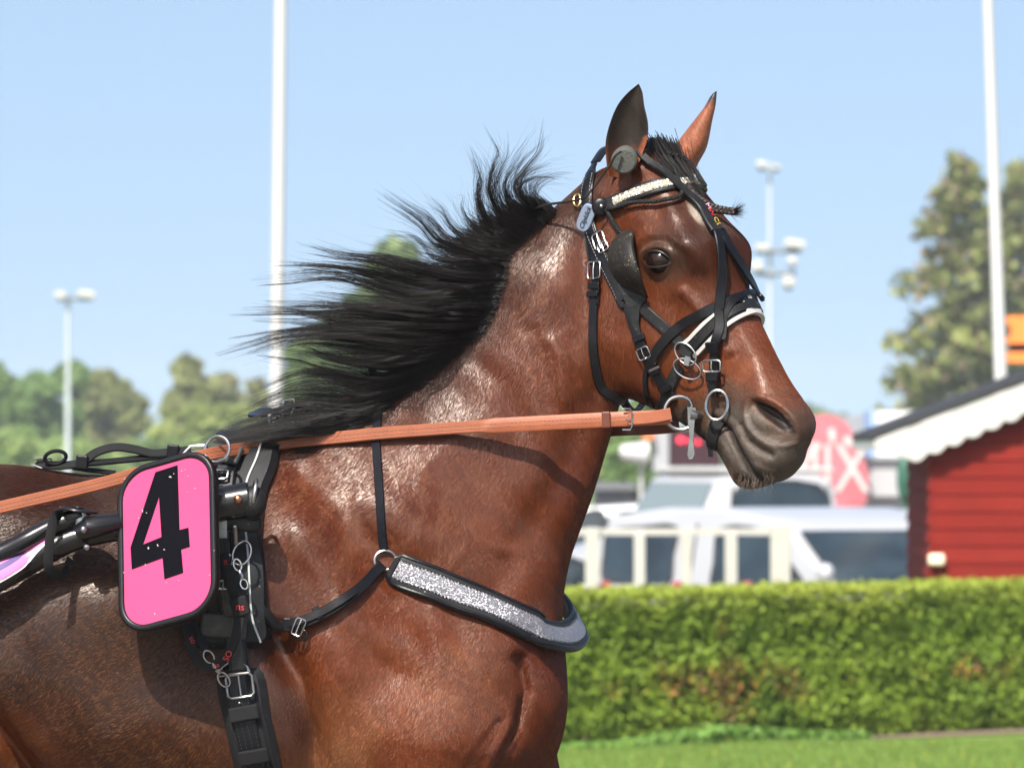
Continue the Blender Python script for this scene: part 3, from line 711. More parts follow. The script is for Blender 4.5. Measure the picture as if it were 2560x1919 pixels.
# ------------------------------------------------------------------ mane and forelock: strands as hair curves
rng = np.random.default_rng(7)
def hair_material():
    m = bpy.data.materials.new('black_hair'); m.use_nodes = True; nt = m.node_tree; bs = nt.nodes['Principled BSDF']
    hi = nt.nodes.new('ShaderNodeHairInfo'); cr = nt.nodes.new('ShaderNodeMapRange'); cr.inputs[3].default_value = .3; cr.inputs[4].default_value = 1.6
    nt.links.new(hi.outputs['Random'], cr.inputs[0])
    s = nt.nodes.new('ShaderNodeVectorMath'); s.operation = 'SCALE'; s.inputs[0].default_value = (.0060, .0044, .0040); nt.links.new(cr.outputs[0], s.inputs['Scale'])
    nt.links.new(s.outputs[0], bs.inputs['Base Color']); bs.inputs['Roughness'].default_value = .42; bs.inputs['Specular IOR Level'].default_value = .24
    return m
M['hair'] = hair_material()
def strands(name, curves, radii, mat_, parent):
    """curves: list of (k,3) arrays with equal k"""
    n = len(curves); k = len(curves[0])
    hc = bpy.data.hair_curves.new(name); hc.add_curves([k]*n)
    pos = np.concatenate(curves).astype(np.float32)
    hc.attributes['position'].data.foreach_set('vector', pos.ravel()) if 'position' in hc.attributes else hc.attributes.new('position', 'FLOAT_VECTOR', 'POINT').data.foreach_set('vector', pos.ravel())
    ra = hc.attributes.new('radius', 'FLOAT', 'POINT') if 'radius' not in hc.attributes else hc.attributes['radius']
    t = np.linspace(0, 1, k)
    rr = (np.array(radii)[:, None]*(1-.82*t[None, :]**1.5)).astype(np.float32)
    ra.data.foreach_set('value', rr.ravel())
    hc.materials.append(mat_)
    return link(name, hc, parent)
def resample(pts, k):
    c = np.array([tuple(v) for v in catmull([Vector((a[0], a[1], a[2] if len(a) > 2 else 0)) for a in pts], 8)])
    d = np.concatenate([[0], np.cumsum(np.linalg.norm(np.diff(c, axis=0), axis=1))]); d /= d[-1]
    t = np.linspace(0, 1, k)
    return np.stack([np.interp(t, d, c[:, i]) for i in range(3)], 1)
GUIDES = [
 [(1545,545),(1480,500),(1425,440),(1450,380),(1540,345),(1640,330)],
 [(1510,570),(1440,520),(1405,440),(1440,390),(1540,370),(1650,400)],
 [(1490,590),(1410,520),(1345,430),(1390,330),(1440,240),(1425,120)],
 [(1460,610),(1340,540),(1290,420),(1360,310),(1420,240),(1465,190)],
 [(1440,625),(1300,560),(1235,440),(1260,330),(1285,280),(1240,185)],
 [(1415,645),(1270,590),(1215,470),(1235,380),(1190,300),(1105,215)],
 [(1385,665),(1240,630),(1180,530),(1175,440),(1190,400),(1150,260)],
 [(1360,695),(1210,660),(1125,580),(1105,520),(1120,470),(1090,455)],
 [(1330,725),(1180,700),(1070,630),(1030,560),(1000,530),(940,470)],
 [(1310,765),(1150,740),(1000,690),(920,600),(850,550),(750,490)],
 [(1297,805),(1110,790),(970,760),(900,690),(860,660),(780,660)],
 [(1288,855),(1090,840),(910,800),(720,760),(560,745),(430,705)],
 [(1277,905),(1060,905),(820,870),(620,820),(470,800),(300,790)],
 [(1258,955),(1010,955),(790,930),(620,870),(440,830),(190,860)],
 [(1238,1015),(1010,1005),(860,990),(730,980),(640,970),(500,950)],
 [(1210,1065),(960,1070),(720,1050),(520,1030),(330,1040),(60,1055)],
 [(1190,1105),(920,1120),(670,1110),(480,1080),(360,1040),(250,1020)],
 [(1160,1135),(870,1160),(620,1140),(400,1120),(230,1140),(30,1200)],
 [(1110,1175),(820,1210),(620,1190),(450,1170),(310,1180),(170,1215)],
 [(1070,1215),(790,1270),(600,1260),(450,1230),(360,1200),(240,1200)],
 [(1010,1265),(720,1340),(530,1320),(410,1290),(320,1250),(200,1225)],
 [(960,1315),(670,1390),(490,1360),(360,1350),(260,1370),(130,1430)],
 [(890,1365),(620,1440),(430,1400),(300,1400),(190,1420),(60,1480)],
 [(810,1415),(570,1480),(380,1480),(240,1500),(150,1540),(20,1590)],
 [(730,1475),(520,1540),(330,1565),(190,1590),(90,1610),(-20,1640)],
 [(650,1535),(470,1590),(280,1625),(130,1660),(20,1690),(-70,1730)],
 [(570,1585),(420,1645),(250,1680),(100,1710),(0,1735),(-80,1745)],
 [(640,1500),(440,1540),(240,1590),(60,1640),(-60,1680),(-150,1710)],
 [(600,1530),(400,1570),(200,1620),(20,1665),(-100,1700),(-190,1730)],
 [(500,1640),(350,1690),(200,1715),(60,1730),(-20,1750),(-100,1760)],
]
K = 22
G = np.stack([resample(g, K)[:, :2] for g in GUIDES])
def gat(t):
    i = min(len(G)-2, int(t)); f = t-i; f2 = f*f*(3-2*f)
    return G[i]*(1-f2)+G[i+1]*f2
def crest_point(px, py):
    l, n = hit(px, py)
    if l is None: return P(px, py, -.01), Vector((0, -1, 0))
    return l, n
def mane():
    curves = []; rad = []
    nl = 330
    T = np.linspace(0, 1, K)
    for c in range(nl):
        t0 = rng.uniform(0, len(G)-1.001) if c % 4 else (rng.uniform(10, len(G)-1.001) if c % 8 else rng.uniform(21, len(G)-1.001))
        base = gat(t0).copy()
        L = rng.uniform(.42, 1.0) if rng.random() < .72 else rng.uniform(.9, 1.10)
        side = rng.random()                         # 0 lies on the near side of the crest, 1 behind it
        push = rng.uniform(-.2, 2.2)
        if t0 < 11 and rng.random() < .28: continue
        d0 = base[1]-base[0]; d0 /= np.linalg.norm(d0)
        shift = d0*rng.uniform(0, 42)+np.array([rng.normal(0, 6), rng.normal(0, 6)])
        wav = rng.normal(0, 1, 2)*np.array([14, 20])*(1.3 if t0 < 11 else 1); ph = rng.uniform(0, 6.28); fr = rng.uniform(.7, 1.6)
        dy_tip = rng.normal(-.01, .045)
        spread = rng.uniform(3, 9)*(.6+.4*L)
        tipc = rng.uniform(.1, .8)
        nh = int(rng.uniform(16, 50)) if t0 > 10 else int(rng.uniform(7, 30))
        conv = rng.uniform(-1, 1)*14
        for h in range(nh):
            off = rng.normal(0, 1, 2)*spread*1.6
            lh = L*rng.uniform(.72, 1.04) if rng.random() < .85 else L*rng.uniform(1.0, 1.18)
            tt = T*min(lh, 1.12)
            b = np.stack([np.interp(tt, T, base[:, i]) for i in (0, 1)], 1)
            if lh > 1: b += (tt[:, None] > 1)*(tt[:, None]-1)*(base[-1]-base[-2])[None]*(K-1)
            prof_ = (1-T)**.8*1.0+tipc*T
            b = b+shift[None]*(1-T[:, None]*.3)+off[None]*prof_[:, None]
            b[:, 1] += (wav[1]*np.sin(fr*3.2*T+ph)-wav[1]*math.sin(ph))*T*1.0+conv*T
            b[:, 0] += (wav[0]*np.cos(fr*3.0*T+ph)-wav[0]*math.cos(ph))*T
            if rng.random() < .10: b += rng.normal(0, 1, 2)[None]*34*(T[:, None]**2)
            sx = 600+b[:, 0]/1.951; lim = np.where(sx < 740, 1103+(740-sx)*.1615, 1103-(sx-740)*.08)-10-abs(rng.normal(0, 16))*(.3+T); lim = (lim-250)*1.951; ov = np.maximum(b[:, 1]-lim, 0); b[:, 1] -= ov*.97*np.clip(T*5, 0, 1)
            q = z3(b[0, 0], b[0, 1])
            l, n = crest_point(*q)
            y0 = l.y-.004
            lift = .014+.03*side+.004*rng.random()
            yy = y0 + (dy_tip-y0*(.6 if side < .6 else 1.0)-.02)*np.clip(T*1.6, 0, 1)**1.2 - (.022 if t0 < 20 else .006)*np.sin(np.clip(T*2.2, 0, 1)*math.pi)*(1-side)+.003*rng.normal()
            pts = [P(*z3(b[i, 0], b[i, 1]), float(yy[i])) for i in range(K)]
            curves.append(np.array([tuple(v) for v in pts])); rad.append(rng.uniform(.00022, .00050))
    return curves, rad
cv, rd = mane()
for _h in range(1500):                                   # single flyaway hairs
    t0 = rng.uniform(0, len(G)-1.001); base = gat(t0); tt = np.linspace(0, rng.uniform(.5, 1), K); b_ = np.stack([np.interp(tt, np.linspace(0, 1, K), base[:, i]) for i in (0, 1)], 1)
    T_h = np.linspace(0, 1, K); b_ = b_+rng.normal(0, 14, 2)+np.outer(T_h**1.5, rng.normal(0, 1, 2)*np.array([30, 55])); b_[:, 1] += rng.normal(0, 16)*np.sin(T_h*rng.uniform(3, 8)); yt = rng.normal(-.02, .05)
    l_, _n = crest_point(*z3(b_[0, 0], b_[0, 1])); cv.append(np.array([tuple(P(*z3(b_[i, 0], b_[i, 1]), l_.y-.006+(yt-l_.y)*T_h[i])) for i in range(K)])); rd.append(rng.uniform(.00014, .00026))
mane_o = strands('mane', cv, rd, M['hair'], horse)
# dense short hair along the crest so no skin shows between the locks
def under_mane():
    curves = []; rad = []; k = 9; T = np.linspace(0, 1, k)
    for c in range(7500):
        t0 = rng.uniform(0, len(G)-1.001); base = gat(t0)
        d0 = base[3]-base[0]; d0 /= np.linalg.norm(d0); nrm = np.array([d0[1], -d0[0]])
        s = base[0]+d0*rng.uniform(-8, 190)*min(1, .35+t0/14)+rng.normal(0, 9, 2)
        ln = rng.uniform(90, 240)*min(1, .4+t0/14); d1 = base[8]-base[3]; d1 /= np.linalg.norm(d1)
        pts = []
        for i in range(k):
            q = s+(d0*(1-T[i]*.5)+d1*T[i]*.5)*ln*T[i]+nrm*rng.normal(0, 1.0)
            if i == 0:
                l, n = crest_point(*z3(*q)); y0 = l.y-.003
            pts.append(tuple(P(*z3(*q), y0-.006-.012*math.sin(T[i]*2.2)+(-y0*.5)*T[i])))
        curves.append(np.array(pts)); rad.append(rng.uniform(.0004, .0008))
    return curves, rad
cv, rd = under_mane()
strands('mane_roots', cv, rd, M['hair'], horse)
# forelock: from between the ears down the forehead, gathered into a plait
def forelock():
    curves = []; rad = []; k = 12
    ctr = resample([(*z1(800, 520), -.02), (*z1(860, 620), -.05), (*z1(960, 740), -.075), (*z1(1050, 850), -.09)], k)
    for h in range(1700):
        o = rng.normal(0, 1, 3)*np.array([25, 13, .016]); f = np.linspace(1, .45, k)
        fly = rng.normal(0, 1, 2)*14*(rng.random() < .12)
        curves.append(np.array([tuple(P(ctr[i, 0]+o[0]*f[i]+fly[0]*(i/k)**2, ctr[i, 1]+o[1]*f[i]-abs(fly[1])*(i/k), ctr[i, 2]+o[2]*f[i]-.012)) for i in range(k)])); rad.append(.0005)
    tip = resample([(*z1(1290, 955), -.12), (*z1(1340, 965), -.125), (*z1(1385, 950), -.13)], k)
    for h in range(170):
        o = rng.normal(0, 1, 2)*9; T = np.linspace(0, 1, k)
        curves.append(np.array([tuple(P(tip[i, 0]+o[0]*T[i]**1.5, tip[i, 1]+o[1]*1.3*T[i]**1.5, tip[i, 2]+rng.normal()*.0003)) for i in range(k)])); rad.append(.0004)
    return curves, rad
cv, rd = forelock()
fl = strands('forelock', cv, rd, M['hair'], horse)
M['braid'] = mat('plaited_hair', (.030, .018, .014), .5, bump=(420, .9, .002, (1, 1, 1)))
def plait(name, pts, Rr, amp, turns, mat_, parent, n=90):
    """three strands laid over one another"""
    c = resample(pts, n); b = MB()
    W = [P(*c[i, :2], float(c[i, 2])) for i in range(n)]
    for s in range(3):
        path = []
        for i in range(n):
            t = i/(n-1); ph = 2*math.pi*(turns*t+s/3)
            tg = (W[min(i+1, n-1)]-W[max(i-1, 0)]).normalized(); side = tg.cross(Vector((0, -1, 0))).normalized(); out = side.cross(tg)
            sc = 1-.45*t
            path.append(W[i]+side*math.sin(ph)*amp*sc+out*math.sin(2*ph)*amp*.5*sc)
        b.tube(path, [Rr*(1-.4*i/(n-1)) for i in range(n)], 7)
    return b.build(name, mat_, parent)
plait('plait', [(*z1(1010, 800), -.115), (*z1(1060, 860), -.12), (*z1(1130, 910), -.125), (*z1(1210, 945), -.125), (*z1(1300, 960), -.12), (*z1(1345, 966), -.125)], .0058, .0064, 4.5, M['braid'], horse)
# whiskers on chin and lips
def whiskers():
    curves = []; rad = []; k = 7
    for h in range(110):
        xx = rng.uniform(1795, 1935); yy = 1205-abs(rng.normal(0, 1))*14 - max(0, (1850-xx))*.35
        l, n = hit(xx, yy)
        if l is None: continue
        d = (Vector((rng.normal(0, .3)-.1, -.25, -1))+n*.3).normalized(); ln = rng.uniform(.008, .034)
        curves.append(np.array([tuple(l+d*ln*j/(k-1)+Vector((.004*(j/(k-1))**2*rng.normal(), 0, 0))) for j in range(k)])); rad.append(.00013)
    return curves, rad
M['whisker'] = mat('whisker', (.20, .15, .11), .5)
cv, rd = whiskers(); strands('whiskers', cv, rd, M['whisker'], horse)
# ------------------------------------------------------------------ tack
M['leather'] = mat('black_leather', (.007, .007, .009), .33, spec=.22, vary=(60, .5), bump=(260, .35, .0008))
M['leather_matt'] = mat('worn_black_leather', (.014, .014, .015), .50, spec=.25, vary=(45, .6), bump=(180, .6, .001))
M['web'] = mat('black_webbing', (.013, .013, .014), .75, spec=.2, bump=(700, .9, .0012))
M['rope'] = mat('black_cord', (.012, .012, .011), .65, spec=.25, bump=(500, .9, .0015))
M['tan'] = mat('tan_leather', (.33, .100, .046), .45, spec=.3, vary=(30, .16), bump=(160, .4, .0006))
M['tan_dark'] = mat('tan_leather_keeper', (.14, .032, .015), .45, vary=(60, .2))
M['thread'] = mat('pale_thread', (.50, .30, .20), .7)
M['steel'] = mat('steel', (.34, .34, .35), .26, metal=1.0, vary=(90, .3), bump=(120, .3, .0006))
M['steel_dull'] = mat('dull_steel', (.26, .26, .26), .38, metal=1.0, vary=(70, .3))
M['brass'] = mat('brass', (.55, .38, .16), .3, metal=1.0)
M['white_leather'] = mat('white_leather', (.60, .58, .55), .35, vary=(60, .08))
M['badge'] = mat('badge_blue_grey', (.28, .36, .50), .22, metal=.5)
M['crystal'] = mat('crystal', (.85, .80, .68), .08, metal=.75, spec=1)
M['pad'] = mat('black_neoprene', (.012, .013, .015), .52, spec=.25, vary=(35, .4), bump=(900, .5, .0006))
M['piping'] = mat('grey_piping', (.50, .52, .52), .5)
M['red_print'] = mat('red_print', (.62, .03, .035), .6)
M['yellow_print'] = mat('yellow_print', (.62, .42, .04), .6)
M['pink_print'] = mat('pale_print', (.75, .35, .50), .6)
def smooth_list(L, it=2):
    for _ in range(it):
        L = [L[0]]+[(L[i-1]+L[i]*2+L[i+1])/4 for i in range(1, len(L)-1)]+[L[-1]]
    return L
def on_skin(pxs, lift=.003, n=6, sm=3, depth=None):
    """path over the horse's near skin through photograph pixels"""
    c = catmull([Vector((a, b, 0)) for a, b in pxs], n); pts = []; nor = []; lastd = None
    raw = [hit(q.x, q.y) for q in c]
    good = [i for i, r in enumerate(raw) if r[0] is not None]
    for i, q in enumerate(c):
        l, nn = raw[i]
        if l is None:
            j = min(good, key=lambda g: abs(g-i)) if good else None
            l = P(q.x, q.y, (raw[j][0].y if j is not None else -.1)); nn = raw[j][1] if j is not None else Vector((0, -1, 0))
        pts.append(l.copy()); nor.append(nn.copy())
    nor = [v.normalized() for v in smooth_list(nor, sm*2)]
    pts = smooth_list(pts, sm)
    return [p+v*lift for p, v in zip(pts, nor)], nor
def on_head(pxs, lift=.003, **k): return on_skin(pxs, lift, **k)
def mirror(pts, vec=False):
    out = []
    for p in pts:
        if vec:
            xp, a = p.x*HC-p.y*HS, p.x*HS+p.y*HC; a = -a
            out.append(Vector((xp*HC+a*HS, -xp*HS+a*HC, p.z)))
        else:
            xp, a = world_to_head(p.x, p.y); out.append(head_to_world(xp, -a, p.z))
    return out
def ribbon(b, pts, nor, w, t, closed=False, woff=0.0, prof=None):
    """flat strap; w, t full width and thickness (numbers or lists); woff shifts it sideways"""
    k = len(pts); vs = []; fs = []
    W = w if isinstance(w, (list, tuple)) else [w]*k
    sec = prof or [(-.5, -.5), (.5, -.5), (.5, .15), (.42, .5), (-.42, .5), (-.5, .15)]
    m = len(sec)
    for i in range(k):
        tg = (pts[(i+1) % k]-pts[i-1]) if closed else (pts[min(i+1, k-1)]-pts[max(i-1, 0)])
        if tg.length < 1e-9: tg = Vector((0, 0, 1))
        tg.normalize(); n = nor[i]-tg*nor[i].dot(tg); n.normalize(); s = tg.cross(n)
        for (a, c) in sec: vs.append(pts[i]+s*(a*W[i]+woff)+n*(c*t+t*.5))
    for i in range(k if closed else k-1):
        j = (i+1) % k
        for q in range(m): fs.append((i*m+q, i*m+(q+1) % m, j*m+(q+1) % m, j*m+q))
    if not closed: fs += [tuple(range(m-1, -1, -1)), tuple((k-1)*m+q for q in range(m))]
    b.add(vs, fs)
def strap(name, pts, nor, w, t, mat_, parent, **k):
    b = MB(); ribbon(b, pts, nor, w, t, **k); return b.build(name, mat_, parent)
def stitches(name, pts, nor, offs, t, parent, dash=.0042, gap=.0026, wid=.0009, m=None):
    d = [0]
    for i in range(1, len(pts)): d.append(d[-1]+(pts[i]-pts[i-1]).length)
    P3 = np.array([tuple(p) for p in pts]); N3 = np.array([tuple(p) for p in nor]); b = MB()
    def at(s): return Vector([np.interp(s, d, P3[:, i]) for i in range(3)]), Vector([np.interp(s, d, N3[:, i]) for i in range(3)])
    s = .004
    while s < d[-1]-dash:
        p0, n0 = at(s); p1, n1 = at(s+dash); tg = (p1-p0).normalized(); n0 = (n0-tg*n0.dot(tg)).normalized(); sd = tg.cross(n0)
        for o in offs:
            a, c = p0+sd*o+n0*t, p1+sd*o+n0*t; w2 = sd*wid/2; h = n0*.0004
            b.add([a-w2, a+w2, c+w2, c-w2, a+h*1.5, c+h*1.5], [(0, 1, 2, 3), (0, 4, 5, 3), (4, 1, 2, 5), (0, 1, 4), (3, 5, 2)])
        s += dash+gap
    o = b.build(name, m or M['thread'], parent); o['kind'] = 'stuff'; return o
def frame_at(px, lift=.004, up_px=None):
    """local axes on the skin: x along up_px direction on screen"""
    l, n = hit(*px)
    if l is None: l, n = P(px[0], px[1], -.15), Vector((0, -1, 0))
    v = (P(px[0]+up_px[0], px[1]+up_px[1], l.y)-P(px[0], px[1], l.y)); v = (v-n*v.dot(n)).normalized()
    return l+n*lift, v, n.cross(v), n
def buckle(name, px, dirpx, w, h, parent, lift=.007, tr=.0016, m=None, fr=None):
    """rectangular buckle frame with its pin; dirpx = the strap's direction"""
    c, d, s, n = fr or frame_at(px, lift, dirpx); b = MB()
    pts = [c+d*h/2+s*w/2, c+d*h/2-s*w/2, c-d*h/2-s*w/2, c-d*h/2+s*w/2]
    pp = []
    for i in range(4):
        a, e = pts[i], pts[(i+1) % 4]
        pp += [a.lerp(e, .12), a.lerp(e, .5), a.lerp(e, .88)]
    pp.append(pp[0]); b.tube(pp, tr, 8, cap=False)
    b.tube([c-d*h/2, c+n*.002, c+d*h*.55+n*.001], tr*.75, 6)
    return b.build(name, m or M['steel'], parent)
def text(s, c, right, up, size, mt, parent, extrude=.0004, name='lettering', sx=1.0, shear=0.0, align='CENTER'):
    cu = bpy.data.curves.new(name, 'FONT'); cu.body = s; cu.size = size; cu.extrude = extrude; cu.align_x = align; cu.align_y = 'CENTER'; cu.shear = shear
    cu.materials.append(mt)
    r = Vector(right).normalized(); u = Vector(up); u = (u-r*u.dot(r)).normalized(); n = r.cross(u)
    tmp = bpy.data.objects.new('tmp', cu); COL.objects.link(tmp); bpy.context.view_layer.update()
    me = bpy.data.meshes.new_from_object(tmp.evaluated_get(bpy.context.evaluated_depsgraph_get())); bpy.data.objects.remove(tmp); bpy.data.curves.remove(cu)
    me.name = name
    if not me.materials: me.materials.append(mt)
    o = bpy.data.objects.new(name, me); COL.objects.link(o)
    o.matrix_world = Matrix(((r.x*sx, u.x, n.x, c[0]), (r.y*sx, u.y, n.y, c[1]), (r.z*sx, u.z, n.z, c[2]), (0, 0, 0, 1)))
    if parent is not None: o.parent = parent; o.matrix_parent_inverse = Matrix.Translation(-parent.location)
    return o

# ---- bridle
bridle = empty('bridle', P(1540, 560, -.1), 'black leather bridle with crystal browband and black and white noseband on the horse head', 'bridle')
# cheekpiece with its blinker, running from the poll to the bit
ck = zz(z1, [(395, 640), (345, 760), (325, 900), (350, 1060), (400, 1190), (455, 1320), (540, 1500), (590, 1610)])+zz(z2, [(600, 130), (650, 290), (700, 430), (760, 560), (820, 660), (890, 760), (930, 830)])
cp, cn = on_head(ck, .004); W = [.027-.008*min(1, i/len(cp)*1.5) for i in range(len(cp))]
strap('cheekpiece', cp, cn, W, .004, M['leather'], bridle)
strap('cheekpiece', mirror(cp), mirror(cn, True), W, .004, M['leather'], bridle)
stitches('stitching', cp[4:40], cn[4:40], (.0085, -.0085), .0043, bridle, m=M['piping'], wid=.0006)
# crownpiece over the poll joining both sides
top = cp[0]; mt_ = mirror([top])[0]; mid_ = head_to_world(world_to_head(top.x, top.y)[0]+.012, 0, CAM_H+(1130-385)/S)
arc = catmull([top, top.lerp(mid_, .5)+Vector((0, 0, .016)), mid_+Vector((0, 0, .012)), mt_.lerp(mid_, .5)+Vector((0, 0, .016)), mt_], 8)
an = [((p-head_to_world(world_to_head(top.x, top.y)[0]+.02, 0, top.z-.05)).normalized()) for p in arc]
strap('crownpiece', arc, an, .028, .004, M['leather'], bridle)
# throatlatch
tl = zz(z1, [(330, 1050), (355, 1150), (380, 1290), (398, 1420), (390, 1620)])+zz(z2, [(392, 40), (380, 200), (374, 400), (376, 540), (395, 680), (445, 765), (520, 805), (575, 828)])
tp, tn = on_head(tl, .004); strap('throatlatch', tp, tn, .0165, .004, M['leather'], bridle)
mp, mn = mirror(tp), mirror(tn, True)
und = catmull([tp[-1], tp[-1].lerp(mp[-1], .3)-Vector((0, 0, .012)), tp[-1].lerp(mp[-1], .7)-Vector((0, 0, .012)), mp[-1]], 4)
strap('throatlatch', mp, mn, .0165, .004, M['leather'], bridle)
strap('throatlatch', und, [Vector((.2, 0, -1))]*len(und), .0165, .004, M['leather'], bridle)
q = zz(z1, [(300, 1075), (325, 1180), (350, 1290)]); sp, sn = on_head(q, .003); strap('thin_strap', sp, sn, .006, .003, M['leather_matt'], bridle)
# black line from the mane to the bridle (check line over the neck)
# browband with crystals, all round the forehead
bb = zz(z1, [(440, 935), (520, 905), (640, 850), (760, 808), (900, 782), (1040, 775)])
bp_, bn = on_head(bb, .004, sm=2)
seam = mirror(bp_); seamn = mirror(bn, True)
k_ = 6
full = catmull(bp_[::4]+seam[::-1][1::4], 5); fulln_ = bn[::4]+seamn[::-1][1::4]; fn = [v.normalized() for v in catmull(fulln_, 5)]
full = smooth_list(full, 3)
strap('browband', full, fn, .027, .0045, M['leather_matt'], bridle)
b = MB(); d = 0
for i in range(8, len(full)-8):
    for u in (0, .5):
        p = full[i].lerp(full[i+1], u); n = fn[i]; tg = (full[i+1]-full[i]).normalized(); s = tg.cross(n).normalized()
        for o in (-.0046, 0, .0046):
            Mx = Matrix.Rotation(rng.uniform(0, 6), 3, Vector((rng.normal(), rng.normal(), rng.normal())).normalized())
            b.box(p+n*.0052+s*o, .0045, .0038, .0042, Mx)
o = b.build('crystal_row', M['crystal'], bridle, smooth=False); o['kind'] = 'stuff'
c, d, s, n = frame_at(z1(440, 935), .009, (1, .1)); b = MB()
b.ball(c, (.017, .006, .017), 20, 10, Matrix((s, n, d)).transposed() if False else None); b.build('rosette', M['leather'], bridle)
b = MB(); b.ball(c+n*.006+d*.004, .0048, 12, 8); b.build('stud', M['steel'], bridle)
# silver badge
c, d, s, n = frame_at(z1(337, 998), .011, (.55, -1)); b = MB(); pts = []
k = 28
for lay, (zof, sc) in enumerate(((0, 1), (.0025, 1), (.0035, .9))):
    for i in range(k):
        a = 2*math.pi*i/k; ca_1, sa_1 = math.cos(a), math.sin(a)
        x = math.copysign(abs(ca_1)**.6, ca_1)*.0270*sc; y = math.copysign(abs(sa_1)**.6, sa_1)*.0135*sc
        pts.append(c+d*x+s*y+n*zof)
fs = [(l*k+i, l*k+(i+1) % k, (l+1)*k+(i+1) % k, (l+1)*k+i) for l in (0, 1) for i in range(k)]+[tuple(2*k+i for i in range(k)), tuple(range(k-1, -1, -1))]
b.add(pts, fs); badge = b.build('badge', M['badge'], bridle, smooth=False)
text('Clipklick', c+n*.004, d if d.x > 0 else -d, Vector((-.5, 0, 1)), .0125, M['leather'], badge, name='engraving', shear=.3)
# two-layer brass fitting by the crown
b = MB(); c, d, s, n = frame_at(z1(268, 895), .006, (.3, 1)); b.ring(c, d, s, .012, .007, .0018); b.build('ring', M['brass'], bridle)
# noseband: wide black band with white edges, round the nose
nb = [(1726, 873), (1745, 858), (1778, 822), (1820, 787), (1857, 769), (1882, 764)]
np_, nn = on_head(nb, .004, sm=3)
m1, m2 = mirror(np_), mirror(nn, True)
full = catmull(np_[::5]+m1[::-1][::5], 6); fn = [v.normalized() for v in catmull(nn[::5]+m2[::-1][::5], 6)]; full = smooth_list(full, 5); fn = smooth_list(fn, 4)
strap('noseband', full, fn, .030, .005, M['leather_matt'], bridle)
for o in (-.0145, .0145): strap('noseband_edge', full, fn, .0075, .0075, M['white_leather'], bridle, woff=o)
strap('noseband_centre', full[2:-2], fn[2:-2], .015, .009, M['leather_matt'], bridle)
# strap crossing above it
u = zz(z2, [(778, 560), (800, 510), (850, 440), (920, 365), (1010, 295), (1110, 240), (1220, 190), (1320, 145), (1400, 125)])
up_, un = on_head(u, .007, sm=3); strap('flash_strap', up_, un, .0185, .0045, M['leather'], bridle)
um, umn = mirror(up_), mirror(un, True); strap('flash_strap', um, umn, .0185, .0045, M['leather'], bridle)
u = zz(z2, [(1262, 420), (1275, 330), (1292, 230), (1335, 145), (1410, 100), (1470, 112), (1505, 160)])
lp, ln = on_head(u, .009, sm=2); strap('loop_strap', lp, ln, .011, .005, M['leather'], bridle)
u = zz(z2, [(690, 170), (760, 235), (850, 315), (940, 400), (1000, 460), (1045, 505)])
p_, n_ = on_head(u, .0035, sm=2); strap('cross_strap', p_, n_, .020, .004, M['leather_matt'], bridle)
b = MB(); c, d, s, n = frame_at(z2(962, 436), .009, (1, 1)); b.ball(c, .0036, 10, 6); b.build('rivet', M['steel'], bridle)
u = zz(z2, [(975, 590), (935, 660), (895, 750), (868, 830), (840, 890), (815, 960)])
p_, n_ = on_head(u, .0035, sm=2); strap('jaw_strap', p_, n_, .020, .004, M['leather_matt'], bridle)
m_, mn_ = mirror(p_), mirror(n_, True); strap('jaw_strap', m_, mn_, .020, .004, M['leather_matt'], bridle)
u = zz(z2, [(800, 545), (750, 600), (733, 680), (745, 780), (785, 865)])
p_, n_ = on_head(u, .004, sm=2); strap('thin_strap', p_, n_, .009, .003, M['leather'], bridle)
for q, d, w, h in ((z2(732, 500), (.45, 1), .025, .020), (z1(430, 1170), (.6, 1), .024, .030), (z1(395, 1375), (.1, 1), .027, .030), (z1(455, 1215), (.6, 1), .020, .016)):
    buckle('buckle', q, d, w, h, bridle, lift=.010)
for q, d in ((z2(700, 400), (.45, 1)), (z2(805, 620), (.6, 1)), (z2(880, 745), (.6, 1)), (z1(395, 1480), (.0, 1)), (z2(385, 100), (0, 1))):
    c, dd, s, n = frame_at(q, .010, d); b = MB(); b.box(c, .024, .006, .011, Matrix((s, n, dd)).transposed()); bevel(b.build('keeper', M['leather'], bridle, False), .0015)
b = MB(); c, dd, s, n = frame_at(z2(808, 598), .0135, (.45, 1)); b.box(c, .022, .002, .004, Matrix((s, n, dd)).transposed()); b.build('keeper', M['steel'], bridle, False)
# spur buckles and small rings on the noseband
for (q, r1, r2, a) in ((z2(1003, 510), .0235, .0155, -50), (z2(1015, 614), .0262, .0165, -28)):
    l, n = hit(*q); c = l+Vector((0, -1, 0))*.020; a = R(a)
    b = MB(); b.ring(c, (math.cos(a), -.25, math.sin(a)), (-math.sin(a), -.35, math.cos(a)), r1, r2, .0019, 32); b.build('noseband_ring', M['steel'], bridle)
b = MB(); l, n = hit(*z2(1020, 560)); b.box(l+Vector((-.002, -.024, 0)), .010, .006, .016, Matrix.Rotation(R(15), 3, 'Y')); b.build('ring_link', M['steel_dull'], bridle, False)
b = MB(); q = zz(z2, [(985, 465), (1015, 500), (1050, 530)]); p_, n_ = on_head(q, .014); strap('ring_tab', p_, n_, .016, .005, M['leather_matt'], bridle)
